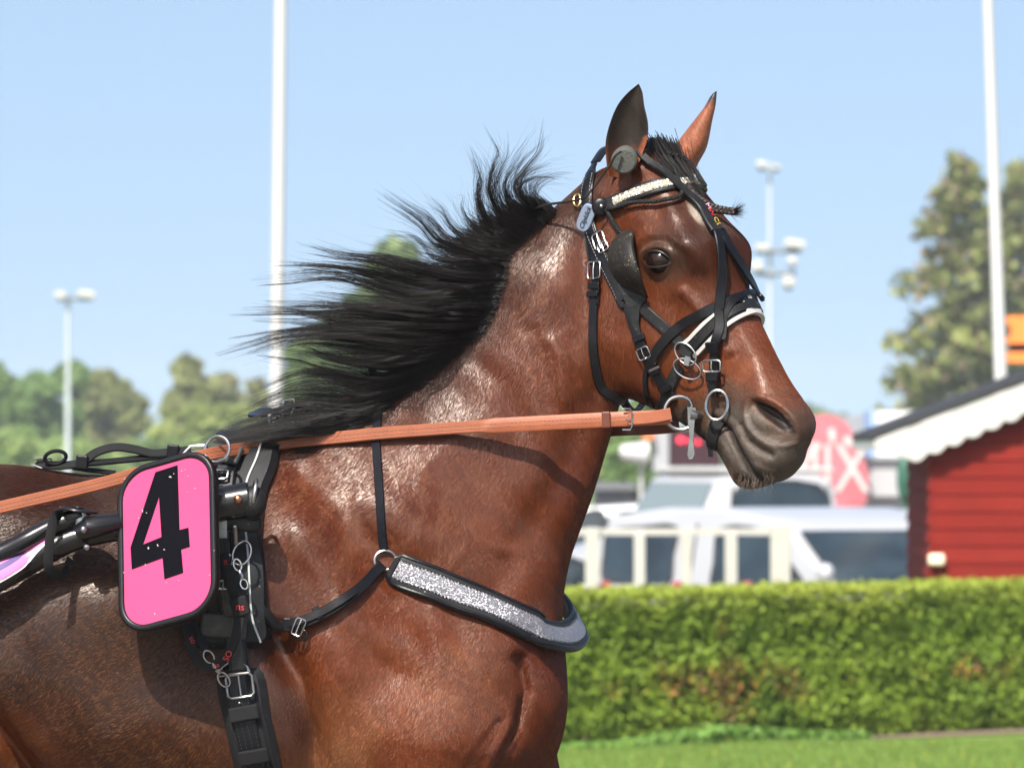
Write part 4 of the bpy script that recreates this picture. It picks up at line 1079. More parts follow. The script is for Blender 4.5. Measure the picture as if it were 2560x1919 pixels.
# blinker cup: a hollow crescent standing off the cheek, on a flat stem
outer = zz(z1, [(640, 1092), (575, 1115), (512, 1190), (490, 1300), (520, 1400), (600, 1488), (690, 1530), (757, 1562)])
inner = zz(z1, [(660, 1090), (652, 1150), (640, 1215), (648, 1300), (665, 1370), (700, 1450), (728, 1508), (760, 1555)])
def blinker(name, side):
    m = 20; n = 8
    o_, on_ = on_head(outer, .006); i_, in_ = on_head(inner, .006)
    oo = resample([tuple(v) for v in o_], m); ii = resample([tuple(v) for v in i_], m); vs = []
    for lay in (0, 1):
        for j in range(m):
            w = math.sin(math.pi*j/(m-1))
            for i in range(n):
                t = i/(n-1); p = Vector(oo[j]).lerp(Vector(ii[j]), t)
                hgt = .058*w**.8*(t**.6) + .016*w*math.sin(math.pi*t)
                out = Vector((.12, -1, .03)).normalized()
                vs.append(p+out*(hgt+lay*.0035)+Vector((-.004*lay, 0, 0)))
    fs = []; o = n*m
    for j in range(m-1):
        for i in range(n-1):
            a = j*n+i; fs += [(a, a+n, a+n+1, a+1), (a+o, a+1+o, a+n+1+o, a+n+o)]
    for j in range(m-1):
        for i in (0, n-1): a = j*n+i; fs.append((a, a+o, a+n+o, a+n))
    for i in range(n-1):
        for j in (0, m-1): a = j*n+i; fs.append((a, a+1, a+1+o, a+o))
    if side: vs = mirror(vs)
    return mesh_obj(name, vs, fs, M['blinker'], bridle)
M['blinker'] = mat('dusty_black_cup', (.020, .019, .018), .55, spec=.25, vary=(230, .7), bump=(150, .5, .0008))
def add_specks(mt, col, scale, thr):
    nt = mt.node_tree; bs = nt.nodes['Principled BSDF']; l = bs.inputs['Base Color'].links
    prev = l[0].from_socket if l else None
    tc = nt.nodes.new('ShaderNodeTexCoord'); nz = nt.nodes.new('ShaderNodeTexNoise'); nz.inputs['Scale'].default_value = scale; nz.inputs['Detail'].default_value = 3; nt.links.new(tc.outputs['Object'], nz.inputs[0])
    r = nt.nodes.new('ShaderNodeMapRange'); r.inputs[1].default_value = thr; r.inputs[2].default_value = thr+.04; nt.links.new(nz.outputs[0], r.inputs[0])
    mx = nt.nodes.new('ShaderNodeMix'); mx.data_type = 'RGBA'; nt.links.new(r.outputs[0], mx.inputs['Factor'])
    if prev: nt.links.new(prev, mx.inputs['A'])
    else: mx.inputs['A'].default_value = bs.inputs['Base Color'].default_value
    mx.inputs['B'].default_value = (*col, 1); nt.links.new(mx.outputs['Result'], bs.inputs['Base Color'])
add_specks(M['blinker'], (.30, .24, .12), 260, .66)
add_specks(M['pad'], (.16, .15, .13), 140, .68); add_specks(M['leather_matt'], (.12, .115, .10), 190, .68)
blinker('blinker_cup', 0); blinker('blinker_cup', 1)
st_o = zz(z1, [(520, 1400), (540, 1500), (590, 1610)])+zz(z2, [(620, 200), (655, 310)])
stem = zz(z1, [(600, 1495), (690, 1535), (757, 1560)])+zz(z2, [(735, 150), (706, 200), (698, 300), (712, 370), (700, 400), (655, 310), (620, 200), (585, 110), (545, 20)])
sp_ = [hit(*q) for q in stem]; f_ = tessellate_polygon([[Vector((q[0], q[1], 0)) for q in stem]])
vs = [l+n*.010 for l, n in sp_]+[l+n*.006 for l, n in sp_]; k = len(stem)
mesh_obj('blinker_stem', vs, [tuple(f) for f in f_]+[tuple(i+k for i in f[::-1]) for f in f_]+[(i, (i+1) % k, (i+1) % k+k, i+k) for i in range(k)], M['leather_matt'], bridle, smooth=False)
# ---- rope of the ear plugs, looped under the browband
def cord(name, pxs, lift, r, parent, mt=None, n=8, tw=True, raw=False):
    p, nn = on_skin(pxs, lift, n=n, sm=2); b = MB()
    if tw:
        for s in (0, 1):
            q = []
            for i, (a, m_) in enumerate(zip(p, nn)):
                tg = (p[min(i+1, len(p)-1)]-p[max(i-1, 0)]).normalized(); sd = tg.cross(m_); ph = i*1.1+s*math.pi
                q.append(a+(sd*math.cos(ph)+m_*math.sin(ph))*r*.38)
            b.tube(q, r*.72, 6)
    else: b.tube(p, r, 7)
    return b.build(name, mt or M['rope'], parent)
plug = empty('ear_plug', P(*z1(585, 610), -.13), 'round grey ear plug in the near ear with its black braided pull cord', 'ear plug')
b = MB(); c = P(*z1(582, 612), -.128)
for i, (r_, y_) in enumerate(((.020, .03), (.0235, .012), (.0240, 0), (.0225, -.006))):
    pass
pr = [(.019, .040), (.0225, .020), (.0238, .004), (.0232, -.004), (.0200, -.007), (.001, -.0075)]; vs = []; fs = []; k = 24
ax1 = Vector((.96, -.10, .12)).normalized(); ay1 = Vector((-.10, -.25, 1)).normalized(); az1 = ax1.cross(ay1)
if az1.y > 0: az1 = -az1
for (r_, y_) in pr:
    for i in range(k): a = 2*math.pi*i/k; vs.append(c+ax1*r_*math.cos(a)+ay1*r_*math.sin(a)-az1*y_)
for j in range(len(pr)-1):
    for i in range(k): fs.append((j*k+i, j*k+(i+1) % k, (j+1)*k+(i+1) % k, (j+1)*k+i))
b.add(vs, fs); b.build('plug', mat('grey_felt', (.085, .088, .080), .9, bump=(350, .8, .002), vary=(120, .25)), plug)
b = MB(); b.tube(catmull([P(*z1(560, 550), -.145), P(*z1(520, 580), -.15), P(*z1(480, 650), -.145), P(*z1(420, 730), -.135), P(*z1(370, 800), -.13), P(*z1(300, 870), -.125), P(*z1(200, 895), -.10), P(*z1(60, 915), -.07), P(*z1(-60, 950), -.04)], 8), .0023, 6); b.build('cord', M['rope'], plug)
cord('pull_rope', zz(z1, [(860, 600), (900, 680), (930, 760), (960, 820), (965, 870), (920, 900), (850, 905), (760, 908), (640, 922), (545, 945), (495, 950)]), .012, .0042, plug, n=12)
cord('pull_rope', zz(z1, [(860, 615), (940, 640), (1005, 700), (1060, 780), (1095, 835)]), .018, .0046, plug, n=12)
cord('pull_rope', zz(z1, [(480, 960), (505, 1010), (545, 1070), (590, 1125)]), .010, .0046, plug, n=12)
# ---- overcheck: down the midline of the face, forking to both sides of the nose
over = empty('overcheck', P(1760, 560, -.15), 'black overcheck strap printed with small red letters, forking down the front of the face', 'overcheck')
yo = zz(z1, [(690, 560), (740, 640), (850, 720), (930, 800), (1000, 870), (1075, 940), (1130, 1010), (1170, 1080), (1200, 1125)])
op, on2 = on_head(yo, .012, sm=3); k = len(op)
strap('face_strap', op, on2, [.014+.016*max(0, min(1, (i/k-.5)*4)) for i in range(k)], .005, M['leather_matt'], over)
near = zz(z1, [(1195, 1120), (1215, 1220), (1235, 1400), (1245, 1640)])+zz(z2, [(1243, 200), (1240, 330), (1235, 450), (1228, 560), (1222, 700), (1220, 800)])
p_, n_ = on_head(near, .012, sm=3); strap('face_branch', p_, n_, .0175, .0045, M['leather'], over)
far = zz(z1, [(1225, 1115), (1290, 1230), (1370, 1360), (1430, 1470), (1475, 1560)])+zz(z2, [(1500, 110)])
f_, fn_ = on_head(far, .010, sm=3); strap('face_branch', f_, fn_, .0175, .0045, M['leather'], over)
mm, mmn = mirror(p_), mirror(n_, True); h_ = int(len(mm)*.45)
strap('face_branch', mm[h_:], mmn[h_:], .0175, .0045, M['leather'], over)
buckle('buckle', z2(1225, 590), (0, 1), .034, .020, over, lift=.022, tr=.0020)
for q in (z2(1235, 450), z2(1222, 660)):
    c, dd, s, n = frame_at(q, .018, (0, 1)); b = MB(); b.box(c, .024, .009, .020, Matrix((s, n, dd)).transposed()); bevel(b.build('keeper', M['leather'], over, False), .002)
l, n = hit(*z2(1220, 865)); b = MB(); b.ring(l+Vector((0, -.022, 0)), (1, -.2, 0), (.05, .1, 1), .0195, .0262, .0030, 32); b.build('check_ring', M['steel'], over)
for (s_, q, m_) in (('M', z1(1125, 975), M['pink_print']), ('WE', z1(1160, 1035), M['red_print']), ('CB', z1(1192, 1088), M['yellow_print'])):
    l, n = hit(*q); c = l+n*.0185; dn = (P(q[0]+30, q[1]+55, l.y)-P(*q, l.y)).normalized()
    text(s_, c, dn, n.cross(dn), .016, m_, over, name='lettering')
# ---- bit
bit = empty('bit', P(1700, 1033, -.16), 'steel driving bit with large half ring and flat lever at the corner of the mouth', 'bit')
l, n = hit(*z2(1075, 935)); yb = l.y-.012
def B2(x, y, dy=0): return P(*z2(x, y), yb+dy)
b = MB(); ctr = [B2(1045, 905), B2(1045, 860), B2(1020, 820), B2(965, 803), B2(905, 820), B2(868, 870), B2(862, 930), B2(885, 990), B2(930, 1025), B2(985, 1032), B2(1025, 1018)]
b.tube(catmull(ctr, 7), .0040, 10); b.build('bit_ring', M['steel'], bit)
b = MB()
vs = [(1022, 880, .0), (1072, 885, 0), (1080, 900, 0), (1068, 990, 0), (1060, 1100, 0), (1070, 1200, 0), (1052, 1230, 0), (1030, 1232, 0), (1015, 1205, 0), (1030, 1080, 0), (1020, 985, 0)]
k = len(vs); V3 = [B2(x, y, -.004) for x, y, _ in vs]+[B2(x, y, .003) for x, y, _ in vs]; f_ = tessellate_polygon([[Vector((x, y, 0)) for x, y, _ in vs]])
b.add(V3, [tuple(f) for f in f_]+[tuple(i+k for i in f[::-1]) for f in f_]+[(i, (i+1) % k, (i+1) % k+k, i+k) for i in range(k)]); bevel(b.build('lever', M['steel_dull'], bit, False), .0012)
b = MB(); b.tube([B2(1040, 925, -.003), B2(1075, 930, -.002), B2(1110, 935, .006), B2(1160, 945, .012), B2(1200, 960, .03)], [.009, .0085, .006, .0075, .007], 10); b.build('mouthpiece', M['steel_dull'], bit)
lt = zz(z2, [(1235, 965), (1215, 1030), (1195, 1100), (1190, 1160), (1195, 1215)])
p_, n_ = on_head(lt, .002, sm=2); strap('chin_strap', p_, n_, .026, .004, M['web'], bit)
# ---- reins
rein = empty('rein', P(1676, 1045, -.2), 'long tan leather rein running from the bit through the terret to the left edge', 'rein')
def skin_y(px, py, d=-.1):
    l, n = hit(px, py); return l.y if l is not None else d
rp = [(z2(900, 945), -.205), (z2(700, 955), -.205), (z2(500, 962), -.20)]+[((x, y), skin_y(x, y)-o_) for x, y, o_ in ((1190, 1066, .032), (1060, 1075, .020), (950, 1083, .014), (850, 1093, .012), (740, 1103, .012), (640, 1117, .02))]+[((545, 1131), -.185), ((480, 1145), -.20), ((380, 1172), -.225), ((240, 1212), -.25), ((0, 1268), -.275), ((-320, 1345), -.32), ((-700, 1430), -.36)]
print('rein', [(round(v[0]), round(y, 3)) for v, y in rp])
pts = smooth_list(catmull([P(v[0], v[1], y) for v, y in rp], 8), 6); nor = [Vector((0.03, -1, .10))]*len(pts)
Wd = [.0262 if i < 24 else .0215 for i in range(len(pts))]
strap('strap', pts, nor, Wd, .004, M['tan'], rein)
pp = [p+Vector((0, -.0005, 0)) for p in pts]
stitches('stitching', pp, nor, (-.0035, .0035) , .0042, rein, dash=.0045, gap=.0030, wid=.0008)
p2 = catmull([P(*z2(905, 925), -.210), P(*z2(760, 950), -.211), P(*z2(610, 962), -.208)], 6)
strap('turned_back_end', p2, nor[:len(p2)], .022, .004, M['tan'], rein)
c = P(*z2(585, 960), -.214); b = MB(); b.tube([c+Vector((-.004, 0, .018)), c+Vector((.010, 0, .018)), c+Vector((.013, 0, .012)), c+Vector((.013, 0, -.012)), c+Vector((.010, 0, -.019)), c+Vector((-.004, 0, -.019))], .0015, 8); b.tube([c+Vector((.012, -.002, 0)), c+Vector((.002, -.003, -.001))], .0012, 6); b.build('buckle', M['steel'], rein)
c = P(*z2(457, 965), -.203); b = MB(); b.box(c, .015, .009, .029, Matrix.Rotation(R(-2), 3, 'Y')); bevel(b.build('keeper', M['tan_dark'], rein, False), .002)
rein2 = empty('rein', P(1676, 1075, .02), 'far rein, dark brown in shade, seen under the jaw behind the tan one', 'rein')
rp = [(z2(960, 1010), .06), (z2(840, 1022), .055), (z2(700, 1030), .05), (z2(560, 1035), .05), ((1400, 1082), .09), ((1100, 1090), .2), ((800, 1110), .30), ((500, 1150), .32)]
pts = catmull([P(*v, y) for v, y in rp], 6); strap('strap', pts, [Vector((0, -1, .1))]*len(pts), .0215, .004, M['tan_dark'], rein2)  # the darker leather puts the shade under the jaw into the rein's colour
M['neck_leather'] = mat('matt_navy_black_leather', (.008, .009, .014), .7, spec=.08, vary=(60, .4))
M['stitch_dim'] = mat('dusty_thread', (.10, .10, .09), .8)
M['dusty'] = mat('dusty_grey_leather', (.060, .060, .056), .6, spec=.25, vary=(40, .6), bump=(200, .6, .001))
# ------------------------------------------------------------------ harness
def catN(pts, nor, n=6):
    return catmull(pts, n), [v.normalized() for v in catmull(nor, n)]
# ---- breast collar
collar = empty('breast_collar', P(960, 1400, -.24), 'black padded breast collar with a glittering silver band round the chest', 'breast collar')
q = zz(z5, [(592, 100), (588, 180), (583, 260), (586, 340), (592, 430), (598, 520), (606, 620), (617, 735)])
p_, n_ = on_skin(q, .004); strap('neck_strap', p_, n_, .0150, .0035, M['neck_leather'], collar)
lt_, ln_ = p_[0], n_[0]
over_ = catmull([lt_, lt_+Vector((-.01, .05, .05)), Vector((lt_.x-.02, 0, lt_.z+.085)), lt_+Vector((-.01, -2*lt_.y-.05, .05)), lt_+Vector((0, -2*lt_.y, 0))], 6)
strap('neck_strap', over_, [(Vector((0, p.y, p.z-lt_.z+.05))).normalized() for p in over_], .0150, .0035, M['leather'], collar)
c, d, s, n = frame_at(z5(621, 772), .008, (0, 1)); b = MB(); b.ring(c, s, d, .0190, .0170, .0026, 30); b.build('ring', M['steel'], collar)
# padded band: on the shoulder, then free round the front of the chest to the far side
q = zz(z5, [(640, 800), (700, 822), (800, 862), (900, 905), (1000, 948), (1100, 992), (1180, 1028), (1240, 1052)])
p_, n_ = on_skin(q, .008, sm=5)
fr = [(z5(1300, 1082), p_[-1].y+.012), (z5(1370, 1100), -.075), (z5(1415, 1092), -.030), (z5(1440, 1062), .018), (z5(1436, 1025), .062), (z5(1405, 985), .105), (z5(1370, 955), .140), ((1340, 1480), .17), ((1270, 1450), .20)]
fp = [P(*a, y) for a, y in fr]; ctrc = Vector((P(1290, 1550, .02).x-.05, .03, 0))
fnn = [Vector((p.x-ctrc.x, p.y-ctrc.y, .10)).normalized() for p in fp]
allp = p_[::3]+fp; alln = n_[::3]+fnn
pts, nor = catN(allp, alln, 5); pts = smooth_list(pts, 4); nor = [v.normalized() for v in smooth_list(nor, 8)]
k = len(pts); wd = [min(.044, .026+.018*min(1, i/6)) for i in range(k)]
strap('pad', pts, nor, [w+.018 for w in wd], .008, M['pad'], collar, prof=[(-.5, -.5), (.5, -.5), (.5, .1), (.44, .45), (.3, .5), (-.3, .5), (-.44, .45), (-.5, .1)])
for o in (-.0265, .0265):
    e = [p+(pts[min(i+1, k-1)]-pts[max(i-1, 0)]).normalized().cross(m_)*o*(wd[i]/.044)+m_*.006 for i, (p, m_) in enumerate(zip(pts, nor))]
    b = MB(); b.tube(e, .0036, 8); b.build('edge_roll', M['leather'], collar)
def glitter():
    m = bpy.data.materials.new('silver_glitter'); m.use_nodes = True; nt = m.node_tree; bs = nt.nodes['Principled BSDF']
    tc = nt.nodes.new('ShaderNodeTexCoord'); v = nt.nodes.new('ShaderNodeTexVoronoi'); v.inputs['Scale'].default_value = 800; nt.links.new(tc.outputs['Object'], v.inputs['Vector'])
    bs.inputs['Base Color'].default_value = (.24, .235, .26, 1); bs.inputs['Metallic'].default_value = .6; bs.inputs['Roughness'].default_value = .40
    g = nt.nodes.new('ShaderNodeNewGeometry'); sub = nt.nodes.new('ShaderNodeVectorMath'); sub.operation = 'SUBTRACT'; sub.inputs[1].default_value = (.5, .5, .5)
    nt.links.new(v.outputs['Color'], sub.inputs[0]); sc = nt.nodes.new('ShaderNodeVectorMath'); sc.operation = 'MULTIPLY_ADD'; sc.inputs[1].default_value = (1.15, 1.15, 1.15)
    nt.links.new(sub.outputs[0], sc.inputs[0]); nt.links.new(g.outputs['Normal'], sc.inputs[2]); nm = nt.nodes.new('ShaderNodeVectorMath'); nm.operation = 'NORMALIZE'
    nt.links.new(sc.outputs[0], nm.inputs[0]); nt.links.new(nm.outputs[0], bs.inputs['Normal'])
    return m
M['glitter'] = glitter()
i0 = 5; i1 = k-12
strap('glitter_band', [p+m_*.0075 for p, m_ in zip(pts[i0:i1], nor[i0:i1])], nor[i0:i1], [w*.78 for w in wd[i0:i1]], .0022, M['glitter'], collar)
stitches('stitching', [p+m_*.0095 for p, m_ in zip(pts[i0:i1], nor[i0:i1])], nor[i0:i1], (-.0162, .0162), .0008, collar, m=M['web'], wid=.0016)
b = MB(); ribbon(b, [p+m_*.002 for p, m_ in zip(pts[:5], nor[:5])], nor[:5], [.030, .036, .042, .046, .048], .009); b.build('ring_tab', M['web'], collar)
# rear strap to the saddle
q = zz(z5, [(605, 795), (560, 840), (500, 905), (430, 965), (350, 1015), (270, 1045), (180, 1038), (110, 1005), (55, 950), (20, 905), (-15, 860)])
p_, n_ = on_skin(q, .006, sm=3); k = len(p_)
p_ = [p+v*.012*math.sin(math.pi*min(1, i/k*1.0)) for i, (p, v) in enumerate(zip(p_, n_))]
strap('rear_strap', p_, n_, .0190, .0045, M['leather'], collar)
strap('rear_strap', [p+v*.006+Vector((0, 0, .004)) for p, v in zip(p_[14:], n_[14:])], n_[14:], .0150, .004, M['leather'], collar)
for q, dd in ((z5(345, 1000), (-1, .6)), (z5(215, 1040), (-1, 0.0))):
    c, d, s, n = frame_at(q, .022, dd); b = MB(); b.box(c, .024, .010, .014, Matrix((s, n, d)).transposed()); bevel(b.build('keeper', M['leather'], collar, False), .002)
buckle('buckle', z5(268, 1062), (-.4, 1), .018, .030, collar, lift=.028)
b = MB(); c, d, s, n = frame_at(z5(285, 1095), .018, (0, 1)); b.ring(c, s, d, .006, .009, .0018); b.build('buckle_end', M['leather'], collar)
# ---- harness saddle: pads, backstrap, terret, girth, all one piece of gear
saddle = empty('harness_saddle', P(600, 1300, -.25), 'worn black harness saddle with wide padded flap, steel ring and buckled girth', 'harness saddle')
def patch(name, left, right, lift, thick, mt, parent, m=22, n=9, puff=.004, smooth=True):
    """a sheet of leather over the skin between two edges given in pixels"""
    l = resample(left, m)[:, :2]; r = resample(right, m)[:, :2]; G0 = []; N0 = []
    for j in range(m):
        row = []; rn = []
        for i in range(n):
            q = l[j]+(r[j]-l[j])*i/(n-1); a, nn = hit(*q)
            if a is None: a, nn = (row[-1].copy() if row else (G0[-1][i].copy() if G0 else P(*q, -.2))), Vector((0, -1, 0)); a = P(*q, a.y)
            row.append(a); rn.append(nn)
        G0.append(row); N0.append(rn)
    A = np.array([[tuple(v) for v in r_] for r_ in G0]); B = np.array([[tuple(v) for v in r_] for r_ in N0])
    for _ in range(4):
        A[1:-1, 1:-1] = (A[1:-1, 1:-1]*4+A[:-2, 1:-1]+A[2:, 1:-1]+A[1:-1, :-2]+A[1:-1, 2:])/8
        B[1:-1, 1:-1] = (B[1:-1, 1:-1]*2+B[:-2, 1:-1]+B[2:, 1:-1]+B[1:-1, :-2]+B[1:-1, 2:])/6
    B /= np.linalg.norm(B, axis=2, keepdims=True); vs = []; fs = []
    for lay in (0, 1):
        for j in range(m):
            for i in range(n):
                e = min(1, min(i, n-1-i)/1.0)*min(1, min(j, m-1-j)/1.0); tt = lift+(thick*(.35+.65*e)+puff*e if lay == 0 else 0)
                vs.append(tuple(A[j, i]+B[j, i]*tt))
    o = n*m
    for j in range(m-1):
        for i in range(n-1):
            a = j*n+i; fs += [(a, a+n, a+n+1, a+1), (a+o, a+1+o, a+n+1+o, a+n+o)]
        for i in (0, n-1): a = j*n+i; fs.append((a, a+o, a+n+o, a+n))
    for i in range(n-1):
        for j in (0, m-1): a = j*n+i; fs.append((a, a+1, a+1+o, a+o))
    return mesh_obj(name, vs, fs, mt, parent, smooth)
patch('flap', zz(z4, [(1010, 215), (985, 300), (965, 450), (960, 620), (955, 800), (900, 1000), (835, 1075), (828, 1120)]), zz(z4, [(1262, 232), (1240, 330), (1208, 430), (1190, 600), (1190, 800), (1202, 960), (1206, 1060), (1160, 1118)]), .006, .016, M['pad'], saddle, m=26, n=12)
q = zz(z4, [(1188, 240), (1160, 320), (1130, 400), (1115, 520), (1108, 700), (1116, 860), (1128, 980), (1150, 1100)]); p_, n_ = on_skin(q, .0265); strap('piping', p_, n_, .0036, .0016, M['piping'], saddle)
# over the withers to the other side
w0, wn0 = hit(*z4(1130, 240)); w0 = w0 if w0 is not None else P(*z4(1130, 240), -.1)
arc = catmull([w0+Vector((0, -.010, 0)), w0+Vector((-.005, .04, .018)), Vector((w0.x-.01, .0, w0.z+.026)), Vector((w0.x-.005, -w0.y-.04, w0.z+.018)), Vector((w0.x, -w0.y+.01, w0.z)), Vector((w0.x+.02, .26, w0.z-.25)), Vector((w0.x+.02, .29, w0.z-.45))], 7)
strap('backpad', arc, [Vector((0, p.y, max(.02, p.z-w0.z+.09))).normalized() for p in arc], .11, .016, M['pad'], saddle)
tie = zz(z4, [(1080, 250), (1050, 320), (1030, 400), (1020, 520), (1015, 640), (1018, 780), (1030, 900), (1045, 1000), (1068, 1120), (1080, 1220)])
p_, n_ = on_skin(tie, .030, sm=6); strap('saddle_strap', p_, n_, .036, .007, M['leather'], saddle)
p_, n_ = on_skin(tie[3:], .038, sm=6); strap('billet', p_, n_, .023, .005, M['dusty'], saddle)
stitches('stitching', p_, n_, (-.0085, 0, .0085), .0055, saddle, m=M['stitch_dim'], wid=.0006, dash=.0035, gap=.003)
for q, w, h in ((z4(1035, 310), .064, .040), (z4(1010, 1010), .080, .040), (z4(1022, 580), .050, .026)):
    c, d, s, n = frame_at(q, .040, (-.1, 1)); b = MB(); b.box(c, w, .012, h, Matrix((s, n, d)).transposed()); bevel(b.build('wrap_keeper', M['dusty'], saddle, False), .005, 3)
for q, w, h in ((z4(1000, 395), .040, .018), (z4(1015, 640), .030, .024), (z4(1018, 760), .030, .018), (z4(1010, 840), .030, .014)):
    buckle('buckle', q, (0, 1), w, h, saddle, lift=.046, tr=.0026)
# terret ring on its post
c = P(*z4(978, 222), -.20); b = MB(); b.ring(c, (.97, -.25, 0), (.1, .25, 1), .0225, .0235, .0030, 30); b.build('terret', M['steel'], saddle)
b = MB(); b.tube([c+Vector((-.006, 0, -.022)), c+Vector((-.030, .01, -.060)), c+Vector((-.034, .03, -.085))], [.0042, .0050, .0055], 10); b.build('terret_post', M['steel'], saddle)
# girth with its buckles on a ribbed pad
patch('girth_pad', zz(z4, [(975, 1235), (985, 1330), (1010, 1450), (1045, 1600), (1070, 1700)]), zz(z4, [(1165, 1205), (1195, 1260), (1215, 1400), (1250, 1560), (1280, 1700)]), .004, .012, M['pad'], saddle, m=16, n=8)
patch('girth_liner', zz(z4, [(1000, 1290), (1012, 1380), (1040, 1500), (1075, 1640), (1085, 1680)]), zz(z4, [(1150, 1240), (1172, 1300), (1192, 1420), (1225, 1560), (1240, 1660)]), .016, .005, M['web'], saddle, m=16, n=8)
q = zz(z4, [(1050, 1130), (1062, 1210), (1075, 1300), (1095, 1400), (1120, 1500), (1150, 1620), (1165, 1700)]); p_, n_ = on_skin(q, .024, sm=4); strap('girth_strap', p_, n_, .040, .006, M['leather'], saddle)
stitches('stitching', p_, n_, (-.015, -.004, .006, .015), .0064, saddle, m=M['stitch_dim'], wid=.0006)
c, d, s, n = frame_at(z4(1062, 1240), .034, (.1, 1)); b = MB(); b.ring(c, s, d, .0265, .022, .0032, 24, a0=math.pi, a1=2*math.pi); b.tube([c-s*.0265, c+s*.0265], .0032, 8); b.build('girth_dee', M['steel'], saddle)
buckle('buckle', z4(1090, 1290), (.15, 1), .046, .040, saddle, lift=.034, tr=.0024, m=M['steel_dull'])
for q in (z4(1105, 1408), z4(1150, 1580)):
    c, d, s, n = frame_at(q, .036, (.18, 1)); b = MB(); b.box(c, .052, .008, .026, Matrix((s, n, d)).transposed()); bevel(b.build('wrap_keeper', M['web'], saddle, False), .003)
c, d, s, n = frame_at(z4(1086, 1363), .032, (.15, 1)); b = MB(); b.ball(c, .0032, 8, 6); b.build('rivet', M['steel_dull'], saddle)
# ---- sulky shaft and its saddle clamp
shaft = empty('sulky_shaft', P(200, 1370, -.36), 'black sulky shaft with pink flame stripe, webbing loop and steel wheel stub', 'sulky shaft')
YS = -.335
def S4(x, y, Y=YS): return P(*z4(x, y), Y+.045)
main = [S4(-900, 1230, -.46), S4(-300, 935, -.40), S4(0, 790, -.36), S4(120, 728), S4(230, 668), S4(330, 625), S4(430, 600), S4(560, 582), S4(700, 560), S4(860, 520), S4(960, 485), S4(1090, 450)]
mp_ = catmull(main, 6); k = len(mp_); rr = [.0275-.0085*min(1, max(0, (i/k-.12)/.5)) for i in range(k)]
b = MB(); b.tube(mp_, rr, 20); b.build('tube', M['shaft'] if 'shaft' in M else M.setdefault('shaft', mat('black_lacquer', (.008, .008, .009), .24, spec=.4, coat=.15, vary=(25, .3), bump=(60, .25, .0008))), shaft)
up_ = catmull([S4(-700, 1010, -.43), S4(-200, 775, -.38), S4(0, 690, -.365), S4(120, 630, -.35), S4(215, 580, -.345), S4(290, 548, -.345), S4(350, 530, -.34)], 6)
b = MB(); b.tube(up_, .0165, 16); b.build('upper_tube', M['shaft'], shaft)
# pink stripe hugging the tube: white edge below a pink field with violet centre
def stripe(name, t0, t1, a_lo0, a_hi0, mt, lift):
    vs = []; fs = []; m = 26; n = 8
    for j in range(m):
        f = j/(m-1); s = t0+(t1-t0)*f; i = int(s); fr_ = s-i; p = mp_[i].lerp(mp_[i+1], fr_); tg = (mp_[i+1]-mp_[i]).normalized()
        sd = Vector((0, -1, 0)); sd = (sd-tg*sd.dot(tg)).normalized(); upv = tg.cross(sd)
        if upv.z < 0: upv = -upv
        w = (1-f**2.6); r = rr[i]+lift
        lo = a_lo0*w+38*(1-w); hi = a_hi0*w+46*(1-w)
        for q in range(n):
            a = R(lo+(hi-lo)*q/(n-1)); vs.append(p+sd*math.cos(a)*r+upv*math.sin(a)*r)
    for j in range(m-1):
        for q in range(n-1): a = j*n+q; fs.append((a, a+n, a+n+1, a+1))
    o = mesh_obj(name, vs, fs, mt, shaft); return o
M['pink_lac'] = mat('pink_lacquer', (.74, .20, .44), .25, coat=.4); M['white_lac'] = mat('white_lacquer', (.72, .72, .74), .25, coat=.4); M['violet_lac'] = mat('violet_lacquer', (.16, .12, .30), .25, coat=.4)
stripe('white_edge', 2, 25.5, -32, 80, M['white_lac'], .0006); stripe('pink_stripe', 2, 24.6, -22, 78, M['pink_lac'], .0012); stripe('violet_stripe', 2, 19, 8, 34, M['violet_lac'], .0018)
# hinge piece and wheel stub
b = MB(); b.tube([S4(350, 600, -.362), S4(400, 575, -.366), S4(470, 560, -.362), S4(540, 545, -.355)], [.014, .020, .018, .014], 14); b.build('hinge', M['shaft'], shaft)
for q_ in (S4(377, 583, -.392), S4(392, 661, -.365)):
    b = MB(); b.ball(q_, .0072, 12, 8); b.build('rivet', M['steel'], shaft)
b = MB(); b.tube([S4(368, 572, -.345), S4(366, 500, -.345)], .0150, 18); b.build('wheel_stub', M['steel'], shaft)
b = MB(); b.tube([S4(352, 503, -.345), S4(354, 488, -.345)], [.036, .034], 24); b.tube([S4(336, 535, -.335), S4(330, 508, -.335)], .030, 16); b.tube([S4(354, 488, -.345), S4(356, 478, -.345)], .010, 12); bevel(b.build('hand_wheel', M['shaft'], shaft), .003, 2)
lw = catmull([S4(275, 515, -.352), S4(245, 520, -.378), S4(228, 600, -.395), S4(218, 690, -.40), S4(222, 755, -.395), S4(260, 788, -.372), S4(300, 760, -.34), S4(318, 715, -.325)], 8)
strap('webbing_loop', lw, [Vector((.1, -1, 0)) if p.y < -.37 else Vector((.3, -.8, -.3)) for p in lw], .017, .0016, M['web'], shaft)
